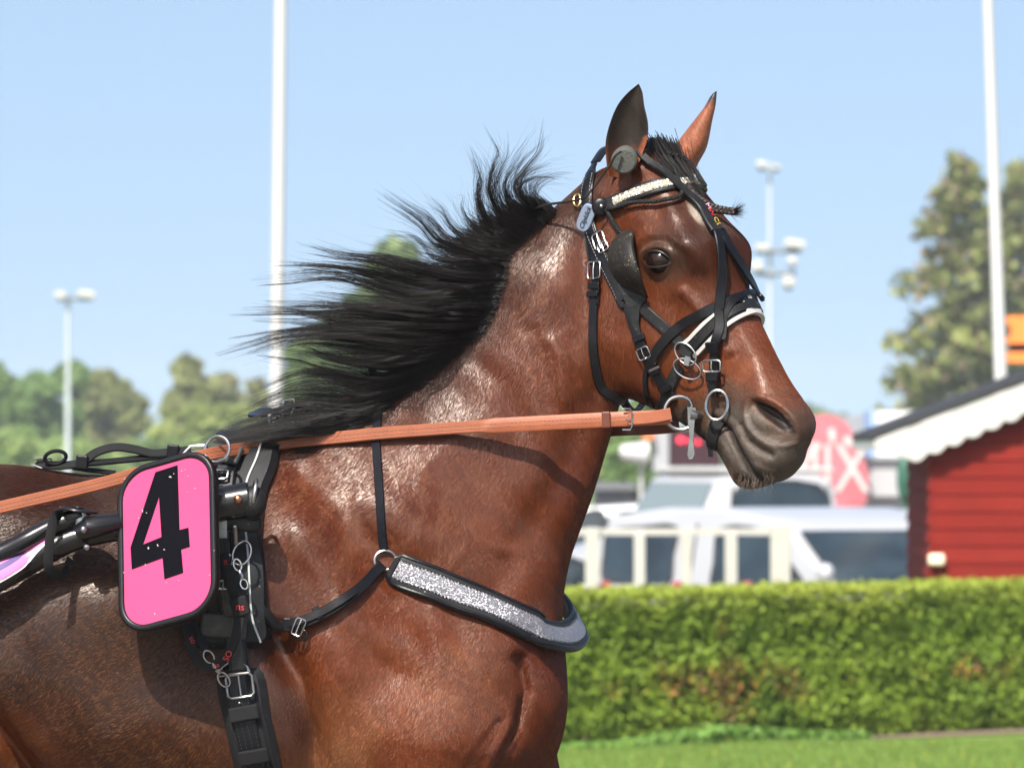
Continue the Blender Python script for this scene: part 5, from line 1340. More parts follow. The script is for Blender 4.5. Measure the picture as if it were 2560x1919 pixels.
# holder on the saddle: sleeve, knob and clamp
b = MB(); b.tube([S4(935, 480, -.335), S4(1130, 445, -.335)], .0305, 22); bevel(b.build('sleeve', M['shaft'], shaft), .003)
b = MB(); b.ball(S4(1140, 462, -.340), (.0245, .026, .030), 20, 14); b.build('knob', M['leather_matt'], shaft)
b = MB(); c = S4(1140, 440, -.335); b.ring(c, (.2, -.1, 1), (.1, -1, 0), .032, .030, .0035, 22); b.build('clamp_ring', M['steel_dull'], shaft)
b = MB(); b.ball(S4(1073, 445, -.368), .0080, 12, 8); b.build('rivet', mat('copper', (.48, .22, .13), .35, metal=1), shaft)
b = MB(); b.box(S4(1078, 552, -.315), .082, .045, .030, Matrix.Rotation(R(4), 3, 'Y')); b.box(S4(1120, 515, -.315), .034, .040, .045); bevel(b.build('clamp', M['leather_matt'], shaft, False), .012, 4)
b = MB(); b.box(S4(990, 560, -.320), .028, .040, .048); b.tube([S4(1060, 565, -.345), S4(1064, 650, -.330)], .004, 8); bevel(b.build('clamp_bracket', M['steel_dull'], shaft, False), .006, 3)
# ---- number plate
plate = empty('number_plate', P(*z4(755, 640), -.38), 'pink number plate with a slanted black 4 and thick black rim on the harness', 'number plate')
PC = P(*z4(757, 637), -.350); U = Vector((446/1.8038/1430, -.065, 125/1.8038/1430)); V_ = Vector((22/1.8038/1430, -.065, -742/1.8038/1430))
Nn = U.cross(V_).normalized(); Nn = Nn if Nn.y < 0 else -Nn
def pl(u, v, h=0): return PC+U*u+V_*v+Nn*h
def rr_loop(r, ins, n=8):
    out = []
    aw, ah = .5-ins/U.length, .5-ins/V_.length; ru = r/U.length; rv = r/V_.length
    for cx, cy, a0 in ((1, -1, -90), (1, 1, 0), (-1, 1, 90), (-1, -1, 180)):
        for i in range(n+1):
            a = R(a0+90*i/n); out.append((cx*(aw-ru)+ru*math.cos(a), cy*(ah-rv)+rv*math.sin(a)))
    return out
Lo = rr_loop(.058, 0); Li = rr_loop(.046, .0115); n = len(Lo)
vs = []; prs = [(Lo, -.012), (Lo, .004), (Lo, .008), (Li, .008), (Li, .004)]
vs = [pl(u, v, h) for loop, h in prs for u, v in loop]
fs = [(l*n+i, l*n+(i+1) % n, (l+1)*n+(i+1) % n, (l+1)*n+i) for l in range(4) for i in range(n)]+[tuple(range(n-1, -1, -1))]
pr_ = MB(); pr_.add(vs, fs); bevel(pr_.build('rim', M['plate_rim'] if 'plate_rim' in M else M.setdefault('plate_rim', mat('black_rubber_rim', (.008, .008, .010), .40, spec=.25, vary=(120, .4), bump=(90, .4, .001))), plate), .0045, 3, 30)
add_specks(M['plate_rim'], (.30, .29, .28), 170, .74)
M['pink'] = mat('pink_vinyl', (.62, .076, .205), .6, spec=.1, vary=(9, .05)); add_specks(M['pink'], (.85, .62, .68), 120, .79)
mesh_obj('face', [pl(u, v, .0045) for u, v in rr_loop(.046, .0105)], [tuple(range(n))], M['pink'], plate, False)
def z4uv(x, y):
    a = np.array([[420, 22], [-118, 705]]); r_ = np.linalg.solve(a, np.array([x-757, y-637])); return float(r_[0]), float(r_[1])
o4 = [z4uv(*q) for q in ((705, 345), (800, 315), (812, 590), (850, 580), (857, 660), (820, 672), (830, 770), (750, 798), (741, 708), (609, 757), (602, 665))]
i4 = [z4uv(*q) for q in ((722, 450), (735, 620), (656, 652))]
tri = tessellate_polygon([[Vector((u, v, 0)) for u, v in o4], [Vector((u, v, 0)) for u, v in i4]]); allv = o4+i4; k = len(allv)
vs = [pl(u, v, .0056) for u, v in allv]+[pl(u, v, .0040) for u, v in allv]; fs = [tuple(t) for t in tri]
for lp_ in (list(range(len(o4))), list(range(len(o4), k))):
    for i in range(len(lp_)): a, c = lp_[i], lp_[(i+1) % len(lp_)]; fs.append((a, c, c+k, a+k))
M['ink'] = mat('black_vinyl', (.005, .005, .008), .8, spec=.03); add_specks(M['ink'], (.12, .11, .12), 130, .77)
mesh_obj('numeral', vs, fs, M['ink'], plate, False)
b = MB()
for (x, y, l_, w_, a) in ((770, 365, 14, 7, 10), (785, 352, 7, 4, 0), (652, 508, 20, 4, 75), (670, 518, 7, 5, 0), (680, 668, 14, 8, 80), (720, 655, 18, 6, 60), (748, 673, 9, 6, 20), (712, 945, 16, 4, 80), (688, 1000, 16, 4, 70), (575, 375, 12, 5, 40), (820, 340, 8, 5, 0), (835, 335, 6, 4, 0), (848, 362, 7, 5, 0), (878, 415, 9, 5, 0), (845, 430, 6, 4, 0), (760, 812, 14, 3, 40), (812, 803, 12, 3, 30), (635, 540, 8, 4, 0), (575, 772, 9, 5, 0), (945, 780, 9, 4, 0), (668, 738, 16, 3, 70), (585, 390, 8, 4, 60)):
    ca_1, sa_1 = math.cos(R(a)), math.sin(R(a)); pp = []
    for i in range(5):
        an_ = 2*math.pi*i/5+rng.uniform(-.3, .3); ex, ey = l_*.5*math.cos(an_)*rng.uniform(.6, 1.1), w_*.5*math.sin(an_)*rng.uniform(.6, 1.1)
        pp.append(z4uv(x+ex*ca_1-ey*sa_1, y+ex*sa_1+ey*ca_1))
    b.add([pl(u, v, .0062) for u, v in pp]+[pl(sum(u for u, v in pp)/5, sum(v for u, v in pp)/5, .0066)], [(i, (i+1) % 5, 5) for i in range(5)])
o = b.build('mud_fleck', mat('dry_mud', (.62, .52, .44), .9), plate); o['kind'] = 'stuff'
b = MB(); b.tube([pl(.0, -.1, -.02), pl(.3, -.2, -.02), S4(960, 470, -.30)], .010, 10); b.build('bracket', M['leather_matt'], plate)
# ---- lanyard with red lettering
lan = empty('lanyard', P(*z4(1040, 900), -.33), 'black lanyard with red letters looped from the saddle clamp to the girth ring', 'lanyard')
def free_strap(name, pxy, w, t, mt, parent, nvec=(0.05, -1, .05), n=8, f=z4):
    pts = catmull([P(*f(x, y), Y+(.04 if Y < -.2 else 0)) for x, y, Y in pxy], n); strap(name, pts, [Vector(nvec)]*len(pts), w, t, mt, parent); return pts
free_strap('band', [(1008, 690, -.315), (1020, 760, -.325), (1040, 830, -.33), (1065, 890, -.33), (1085, 930, -.33), (1078, 990, -.335), (1062, 1070, -.34), (1030, 1140, -.34), (985, 1185, -.335), (940, 1200, -.33), (895, 1175, -.325), (865, 1120, -.32), (850, 1050, -.315), (840, 1010, -.31)], .0175, .0022, M['web'], lan)
free_strap('band', [(860, 1000, -.302), (890, 1040, -.31), (915, 1100, -.32), (940, 1150, -.33)], .013, .0022, M['web'], lan)
b = MB(); b.box(P(*z4(1082, 930), -.296), .030, .008, .034, Matrix.Rotation(R(-15), 3, 'Y')); bevel(b.build('knot', M['web'], lan, False), .004, 3)
for s_, x, y, Y, an_, sz in (('ns', 1083, 932, -.3415, -5, .018), ('SO', 1028, 1152, -.3430, 62, .015), ('so', 868, 1080, -.3280, -65, .014), ('nsi', 1020, 735, -.3245, -80, .012), ('ea', 975, 1195, -.338, 12, .012)):
    a = R(an_); text(s_, P(*z4(x, y), Y+.04), (math.cos(a), 0, math.sin(a)), (-math.sin(a), 0, math.cos(a)), sz, M['red_print'], lan, name='lettering')
def snap(parent, p0, p1, r=.004):
    d = (p1-p0); L_ = d.length; d.normalize(); s = d.cross(Vector((0, -1, 0))).normalized(); b = MB()
    b.ring(p0+d*L_*.16, d, s, L_*.16, L_*.11, r*.55, 16, 6); b.tube([p0+d*L_*.32, p0+d*L_*.42, p0+d*L_*.60, p0+d*L_*.64], [r*.8, r*1.5, r*1.2, r*.6], 8)
    b.ring(p0+d*L_*.80, d, s, L_*.19, L_*.12, r*.6, 16, 6, a0=R(-160), a1=R(170)); return b.build('snap_hook', M['steel'], parent)
snap(lan, P(*z4(925, 1130), -.295), P(*z4(1030, 1290), -.285)); snap(lan, P(*z4(1108, 850), -.29), P(*z4(1062, 715), -.285), .0035)
c = P(*z4(1090, 690), -.28); b = MB(); b.ring(c, (1, -.2, 0), (.2, .3, 1), .016, .022, .0022, 24); b.build('split_ring', M['steel'], lan)
# ---- backstrap and check fittings over the back
back = empty('backstrap', P(300, 1160, 0), 'black buckled backstrap running along the horse back behind the saddle', 'backstrap')
def bs(name, pts, w, t, mt=None, nv=(0, -.75, .65)):
    return free_strap(name, pts, w, t, mt or M['leather'], back, nvec=nv)
bs('strap', [(165, 285, -.03), (240, 296, -.04), (330, 292, -.05), (380, 275, -.05), (440, 235, -.05), (520, 214, -.05), (600, 222, -.05), (690, 242, -.05), (780, 235, -.05), (860, 226, -.06)], .018, .004, M['web'])
bs('strap', [(250, 300, -.035), (380, 288, -.05), (500, 278, -.05), (640, 264, -.05), (780, 250, -.05), (880, 240, -.06)], .013, .004)
bs('strap', [(330, 305, -.03), (420, 318, -.04), (520, 330, -.05)], .010, .003)
b = MB(); b.ring(P(*z4(250, 258), -.05), (1, 0, .1), (0, -.3, 1), .019, .012, .0036, 20); b.build('loop', M['leather'], back)
for x, y in ((370, 280), (780, 232)):
    b = MB(); b.box(P(*z4(x, y), -.055), .022, .014, .026, Matrix.Rotation(R(4), 3, 'Y')); bevel(b.build('keeper', M['leather'], back, False), .003)
b = MB(); c = P(*z4(185, 282), -.04); b.tube([c+Vector(v) for v in ((.018, 0, .008), (-.014, 0, .006), (-.018, 0, -.002), (.0, 0, -.009), (.018, 0, -.006), (.018, 0, .008))], .0018, 6); b.build('buckle', M['steel_dull'], back)
b = MB(); c = P(*z4(880, 222), -.075); b.tube([c+Vector(v) for v in ((-.025, 0, -.012), (-.008, 0, .006), (.022, 0, .008), (.022, 0, .0), (-.004, 0, -.004), (-.025, 0, -.012))], .0024, 6); b.build('buckle', M['steel'], back)
hk = empty('check_hook', P(*z4(1220, 60), 0), 'black patent check hook with steel buckles standing on the withers in the mane', 'check hook')
b = MB(); ribbon(b, catmull([P(*z4(1125, 72), -.02), P(*z4(1170, 60), -.03), P(*z4(1230, 60), -.035), P(*z4(1290, 48), -.03), P(*z4(1350, 30), -.02), P(*z4(1420, 0), -.01)], 6), [Vector((0, -.5, .85))]*31, [.010+.018*math.sin(math.pi*min(1, i/18)) for i in range(31)], .005); b.build('strap', mat('patent_leather', (.010, .010, .012), .10, spec=.8, coat=1), hk)
b = MB(); c = P(*z4(1300, 38), -.05); b.tube([c+Vector(v) for v in ((-.010, 0, -.020), (-.008, 0, .014), (.010, 0, .018), (.012, 0, .006), (.004, 0, -.016))], .0028, 8); c = P(*z4(1225, 60), -.055); b.tube([c+Vector((-.018, 0, -.004)), c+Vector((.022, 0, .004))], .0024, 6); b.tube([c+Vector((-.004, 0, -.004)), c+Vector((-.002, -.004, -.024))], [.005, .0018], 8); b.build('buckle', M['steel'], hk)
# ------------------------------------------------------------------ the place behind the horse
def PX(px, Y): return P(px, 1000, Y).x
def PZ(py, Y): return P(1280, py, Y).z
def gz(Y): t = min(1, max(0, (Y-29)/5)); return -.45*t*t*(3-2*t)          # the ground falls a little behind the hedge
def grass_mat():
    m = bpy.data.materials.new('lawn'); m.use_nodes = True; nt = m.node_tree; bs = nt.nodes['Principled BSDF']; L = nt.links.new
    tc = nt.nodes.new('ShaderNodeTexCoord'); a = nt.nodes.new('ShaderNodeTexNoise'); a.inputs['Scale'].default_value = 1.3; a.inputs['Detail'].default_value = 8
    c = nt.nodes.new('ShaderNodeTexNoise'); c.inputs['Scale'].default_value = 40; c.inputs['Detail'].default_value = 6
    L(tc.outputs['Object'], a.inputs[0]); L(tc.outputs['Object'], c.inputs[0])
    r = nt.nodes.new('ShaderNodeValToRGB'); e = r.color_ramp.elements; e[0].color = (.075, .125, .022, 1); e[0].position = .3; e[1].color = (.16, .235, .045, 1); e[1].position = .72
    mx = nt.nodes.new('ShaderNodeMath'); mx.operation = 'MULTIPLY_ADD'; mx.inputs[1].default_value = .5; L(c.outputs[0], mx.inputs[0])
    h = nt.nodes.new('ShaderNodeMath'); h.operation = 'MULTIPLY'; h.inputs[1].default_value = .5; L(a.outputs[0], h.inputs[0]); L(h.outputs[0], mx.inputs[2])
    L(mx.outputs[0], r.inputs[0]); L(r.outputs[0], bs.inputs['Base Color']); bs.inputs['Roughness'].default_value = .8; bs.inputs['Specular IOR Level'].default_value = .2
    return m
M['lawn'] = grass_mat()
ys = [-60, -20, 0, 10, 20, 26, 29, 30, 31, 32, 33, 34, 40, 60, 100, 200, 400, 800]; xs = [-440, -300, -60, -20, -8, 0, 8, 20, 60, 300, 440]
vs = [(x, y, gz(y)) for y in ys for x in xs]; n = len(xs)
tag(mesh_obj('ground', vs, [(j*n+i, j*n+i+1, (j+1)*n+i+1, (j+1)*n+i) for j in range(len(ys)-1) for i in range(n-1)], M['lawn']), kind='structure')
M['track'] = mat('track_sand', (.20, .165, .13), .9, vary=(3, .2), bump=(60, .5, .01))
tag(mesh_obj('track', [(-40, -9, .004), (40, -9, .004), (40, 9, .004), (-40, 9, .004)], [(0, 1, 2, 3)], M['track']), kind='structure')
M['gravel'] = mat('gravel_yard', (.24, .22, .20), .9, vary=(2, .15))
tag(mesh_obj('parking_ground', [(-60, 35, -.44), (60, 35, -.44), (60, 140, -.44), (-60, 140, -.44)], [(0, 1, 2, 3)], M['gravel']), kind='structure')

def leaf_mat(name, rough=.6, trans=.25):
    m = bpy.data.materials.new(name); m.use_nodes = True; nt = m.node_tree; bs = nt.nodes['Principled BSDF']; L = nt.links.new
    at = nt.nodes.new('ShaderNodeAttribute'); at.attribute_name = 'Col'; L(at.outputs['Color'], bs.inputs['Base Color']); bs.inputs['Roughness'].default_value = rough; bs.inputs['Specular IOR Level'].default_value = .3
    tr = nt.nodes.new('ShaderNodeBsdfTranslucent'); L(at.outputs['Color'], tr.inputs[0]); mx = nt.nodes.new('ShaderNodeMixShader'); mx.inputs[0].default_value = trans
    L(bs.outputs[0], mx.inputs[1]); L(tr.outputs[0], mx.inputs[2]); L(mx.outputs[0], nt.nodes['Material Output'].inputs[0]); return m
M['leaf'] = leaf_mat('leaves')
M['bark'] = mat('bark', (.11, .085, .065), .9, vary=(6, .3), bump=(20, .8, .02))
def leaves(name, C, size, col, parent, nrm=None, kind=None, aspect=1.6):
    """C (n,3) centres, size (n,), col (n,3): one diamond leaf or leaf cluster each"""
    n = len(C); a = rng.normal(size=(n, 3)); 
    if nrm is not None: a = a*.75+nrm
    a /= np.linalg.norm(a, axis=1, keepdims=True); t = rng.normal(size=(n, 3)); t -= a*(t*a).sum(1, keepdims=True); t /= np.linalg.norm(t, axis=1, keepdims=True); b = np.cross(a, t)
    s = size[:, None]
    V = np.stack([C-t*s*aspect*.5, C+b*s*.5+a*s*.1, C+t*s*aspect*.5, C-b*s*.5+a*s*.1], 1).reshape(-1, 3)
    me = bpy.data.meshes.new(name); me.vertices.add(4*n); me.vertices.foreach_set('co', V.astype(np.float32).ravel())
    me.loops.add(4*n); me.loops.foreach_set('vertex_index', np.arange(4*n, dtype=np.int32)); me.polygons.add(n); me.polygons.foreach_set('loop_start', np.arange(0, 4*n, 4, dtype=np.int32)); me.polygons.foreach_set('loop_total', np.full(n, 4, np.int32)); me.update()
    ca = me.color_attributes.new('Col', 'FLOAT_COLOR', 'POINT'); cc = np.concatenate([np.repeat(col*.74, 4, 0), np.ones((4*n, 1))], 1); ca.data.foreach_set('color', cc.astype(np.float32).ravel())
    me.materials.append(M['leaf']); o = link(name, me, parent)
    if kind: o['kind'] = kind
    return o
def vnoise(P3, sc, seed=0.0):
    """cheap smooth value noise for colour and clumps"""
    q = P3*sc+seed; return (np.sin(q[:, 0]*1.7+np.sin(q[:, 1]*2.3+q[:, 2]))+np.sin(q[:, 1]*1.9+np.sin(q[:, 2]*2.1+q[:, 0]*1.3))+np.sin(q[:, 2]*2.7+np.sin(q[:, 0]*3.1)))/3
# ---- hedge
hA = Vector((PX(-700, 19.5), 19.5)); hB = Vector((PX(3100, 28.2), 28.2)); hL = (hB-hA).length; hd = (hB-hA)/hL; hn = Vector((hd.y, -hd.x))
hedge = empty('hedge', ((hA.x+hB.x)/2, (hA.y+hB.y)/2, 0), 'long clipped green hedge with orange-brown dead patches in front of the white fence', 'hedge')
def hpt(s, d, z): return (hA.x+hd.x*s-hn.x*d, hA.y+hd.y*s-hn.y*d, z)
b = MB(); h0 = .80
secs = 60; vs = []
for i in range(secs+1):
    s = hL*i/secs
    for (d, z) in ((.34, 0), (.32, .3), (.26, .62), (.20, .745), (.74, .765), (.82, .6), (.80, 0)): vs.append(hpt(s, d+.015*math.sin(i*1.7), z+(.01*math.sin(i*2.3) if z else 0)))
fs = [(i*7+j, (i+1)*7+j, (i+1)*7+j+1, i*7+j+1) for i in range(secs) for j in range(6)]
b.add(vs, fs); b.build('branches', mat('hedge_twigs', (.050, .050, .022), .95, vary=(9, .5), bump=(25, 1, .03)), hedge)
N = 125000
s = rng.uniform(0, hL, N); u = rng.uniform(0, 1, N)
front = u < .66
z = np.where(front, rng.uniform(0.01, 1, N)**.92*.84, .825+rng.normal(0, .014, N)); d = np.where(front, .05+rng.uniform(0, 1, N)**1.5*.11, rng.uniform(.06, .85, N))
C0 = np.stack([s, d*0, z], 1)
lump = vnoise(C0, 3.1)*.035+vnoise(C0, 8.3, 4)*.022+vnoise(C0, 19, 9)*.010
d = np.where(front, d-lump-.03*np.clip(z/.8, 0, 1)+.05, d); z = np.where(front, z, z+lump*.35)
hole = (vnoise(C0, 4.2, 11.7)+.6*vnoise(C0, 10.5, 2.2) > 1.12+.6*np.clip(z-.35, 0, 1)) & front
keep = ~hole | (rng.random(N) < .45); gap_ = hole[keep]; s, d, z, C0 = s[keep], d[keep], z[keep], C0[keep]; fr2 = front[keep]
C = np.stack([hA.x+hd.x*s-hn.x*d, hA.y+hd.y*s-hn.y*d, z], 1)
c1 = np.array((.29, .41, .040)); c2 = np.array((.20, .32, .034)); c3 = np.array((.40, .45, .060)); cb = np.array((.50, .25, .055)); cbr = np.array((.24, .15, .08))
w = np.clip(.5+.7*vnoise(C0, 2.2, 3)+rng.normal(0, .3, len(C0)), 0, 1)[:, None]; col = c1*(1-w)+c2*w
w = np.clip((z-.62)/.25+.3*vnoise(C0, 1.3, 8), 0, 1)[:, None]*.75; col = col*(1-w)+c3*w
pxh = 1280+C[:, 0]*FPX/(C[:, 1]+CAM_D)
dead = np.clip(1.25-np.abs((pxh-1810)/210)-np.abs((z-.30)/.24)+.9*vnoise(C0, 7, 5), 0, 1)*(rng.random(len(C0)) < .62)
dead2 = np.clip(.9-np.abs((pxh-2450)/150)-np.abs((z-.35)/.2)+.9*vnoise(C0, 9, 2), 0, 1)*(rng.random(len(C0)) < .5)
dead = np.maximum(dead, dead2)[:, None]; tc_ = np.where(rng.random(len(C0)) < .7, 1, 0)[:, None]; col = col*(1-dead)+(cb*tc_+cbr*(1-tc_))*dead
gm_ = (gap_ & (rng.random(len(C0)) < .55))[:, None]; col = np.where(gm_, np.array((.20, .15, .07)), col)
col *= rng.uniform(.75, 1.25, (len(C0), 1))
nr = np.where(fr2[:, None], np.array([[hn.x, hn.y, .35]]), np.array([[0, -.2, 1.0]]))
leaves('foliage', C, rng.uniform(.011, .025, len(C0)), col, hedge, nr, 'stuff', 2.0)
# weeds at its foot and grass of the lawn
N = 9000; pxs_ = np.concatenate([rng.normal(1750, 200, N//2), rng.uniform(1300, 2700, N//2)]); D_ = rng.uniform(33.6, 36.0, N)
s = (pxs_-1280)/FPX; Y_ = D_-CAM_D; s2 = np.array([0.0]*N)
ls = rng.uniform(hL*.35, hL*.70, N); tall = np.exp(-((ls/hL-.60)/.05)**2)*.07+.02
dd = -rng.uniform(-.08, .12, N)+.02; zz_ = rng.uniform(0, 1, N)**1.4*tall
C = np.stack([hA.x+hd.x*ls-hn.x*dd, hA.y+hd.y*ls-hn.y*dd, zz_+.01], 1)
tag(leaves('weeds', C, rng.uniform(.02, .045, N), np.array((.16, .30, .055))*rng.uniform(.7, 1.4, (N, 1)), None, np.tile(np.array([[0, -.3, .8]]), (N, 1))), 'bright green weeds growing along the foot of the hedge', 'weeds', kind='stuff')
N = 60000; X_ = rng.uniform(-.6, 3.3, N); Y_ = 19.3+rng.uniform(0, 1, N)*5.6; hh = rng.uniform(.02, .05, N); an = rng.uniform(0, 6.28, N); w_ = .004
keep = (X_-hA.x)*(-hn.x)+(Y_-hA.y)*(-hn.y) < .05; ds_ = (X_-hA.x)*(-hn.x)+(Y_-hA.y)*(-hn.y); ls_ = (X_-hA.x)*hd.x+(Y_-hA.y)*hd.y; keep &= ~((ls_ > hL*.69) & (ds_ > -.24)); X_, Y_, hh, an = X_[keep], Y_[keep], hh[keep], an[keep]; N = len(X_)
base = np.stack([X_, Y_, np.zeros(N)+.001], 1); sd_ = np.stack([np.cos(an), np.sin(an), np.zeros(N)], 1)*w_; tip = base+np.stack([rng.normal(0, .012, N), rng.normal(0, .012, N), hh], 1)
V = np.stack([base-sd_, base+sd_, tip], 1).reshape(-1, 3); me = bpy.data.meshes.new('grass'); me.vertices.add(3*N); me.vertices.foreach_set('co', V.astype(np.float32).ravel()); me.loops.add(3*N); me.loops.foreach_set('vertex_index', np.arange(3*N, dtype=np.int32)); me.polygons.add(N); me.polygons.foreach_set('loop_start', np.arange(0, 3*N, 3, dtype=np.int32)); me.polygons.foreach_set('loop_total', np.full(N, 3, np.int32)); me.update()
ca = me.color_attributes.new('Col', 'FLOAT_COLOR', 'POINT'); cg = np.array((.155, .24, .045))*rng.uniform(.65, 1.35, (N, 1)); cg[rng.random(N) < .004] = (.75, .6, .05); ca.data.foreach_set('color', np.concatenate([np.repeat(cg, 3, 0), np.ones((3*N, 1))], 1).astype(np.float32).ravel()); me.materials.append(M['leaf'])
tag(link('grass', me), 'short mown lawn with a few yellow flowers in front of the hedge', 'grass', kind='stuff')
M['soil'] = mat('dry_soil', (.26, .185, .13), .95, vary=(8, .25), bump=(30, .8, .02))
q = [hpt(hL*.66, -.02, .006), hpt(hL*.74, -.20, .006), hpt(hL*.99, -.34, .006), hpt(hL*.99, .3, .006), hpt(hL*.66, .2, .006)]
tag(mesh_obj('bare_soil_path', q, [(0, 1, 2, 3, 4)], M['soil']), kind='structure')

# ---- white post and rail fence behind the hedge
M['white_wood'] = mat('white_painted_wood', (.54, .53, .49), .6, spec=.2, vary=(5, .08))
YF = 31.2
fence = empty('rail_fence', (PX(1700, YF), YF, gz(YF)), 'white post and rail fence between the hedge and the parked white vehicles', 'fence')
for (x0, x1, top) in ((1463, 1499, 1318), (1585, 1613, 1330), (1702, 1729, 1330), (1812, 1843, 1330), (1926, 1976, 1312), (1340, 1366, 1330), (1210, 1240, 1330), (1080, 1110, 1330)):
    a, c = PX(x0, YF), PX(x1, YF); zt = PZ(top, YF); b = MB(); b.box(((a+c)/2, YF, (zt+gz(YF))/2), c-a, .09, zt-gz(YF)); bevel(b.build('post', M['white_wood'], fence, False), .006)
for py in (1325, 1400):
    b = MB(); zt = PZ(py, YF); a, c = PX(900, YF), PX(1976, YF)
    if py == 1400: continue
    b.box(((a+c)/2, YF+.075, zt-.01), c-a, .05, .045); b.build('rail', M['white_wood'], fence, False)
M['red_plastic'] = mat('red_reflector', (.40, .06, .08), .6)
for x in (1515, 1692, 1868): b = MB(); b.box((PX(x, YF-.06), YF-.06, PZ(1468, YF)), .062, .03, .085); bevel(b.build('reflector', M['red_plastic'], fence, False), .006)
b = MB(); a, c = PX(1450, YF), PX(1976, YF); b.box(((a+c)/2, YF+.07, PZ(1470, YF)), c-a, .04, .05); b.build('rail', M['white_wood'], fence, False)
YG = 44; fence2 = empty('rail_fence', (PX(2130, YG), YG, gz(YG)), 'far white rail fence in front of the pink kiosk sign', 'fence')
b = MB(); a, c = PX(1960, YG), PX(2420, YG); b.box(((a+c)/2, YG, PZ(1283, YG)), c-a, .06, .07); b.build('rail', M['white_wood'], fence2, False)
for x in (1990, 2120, 2262, 2400): b = MB(); zt = PZ(1290, YG); b.box((PX(x, YG), YG+.05, (zt-.45)/2), .07, .05, zt+.45); b.build('post', M['white_wood'], fence2, False)

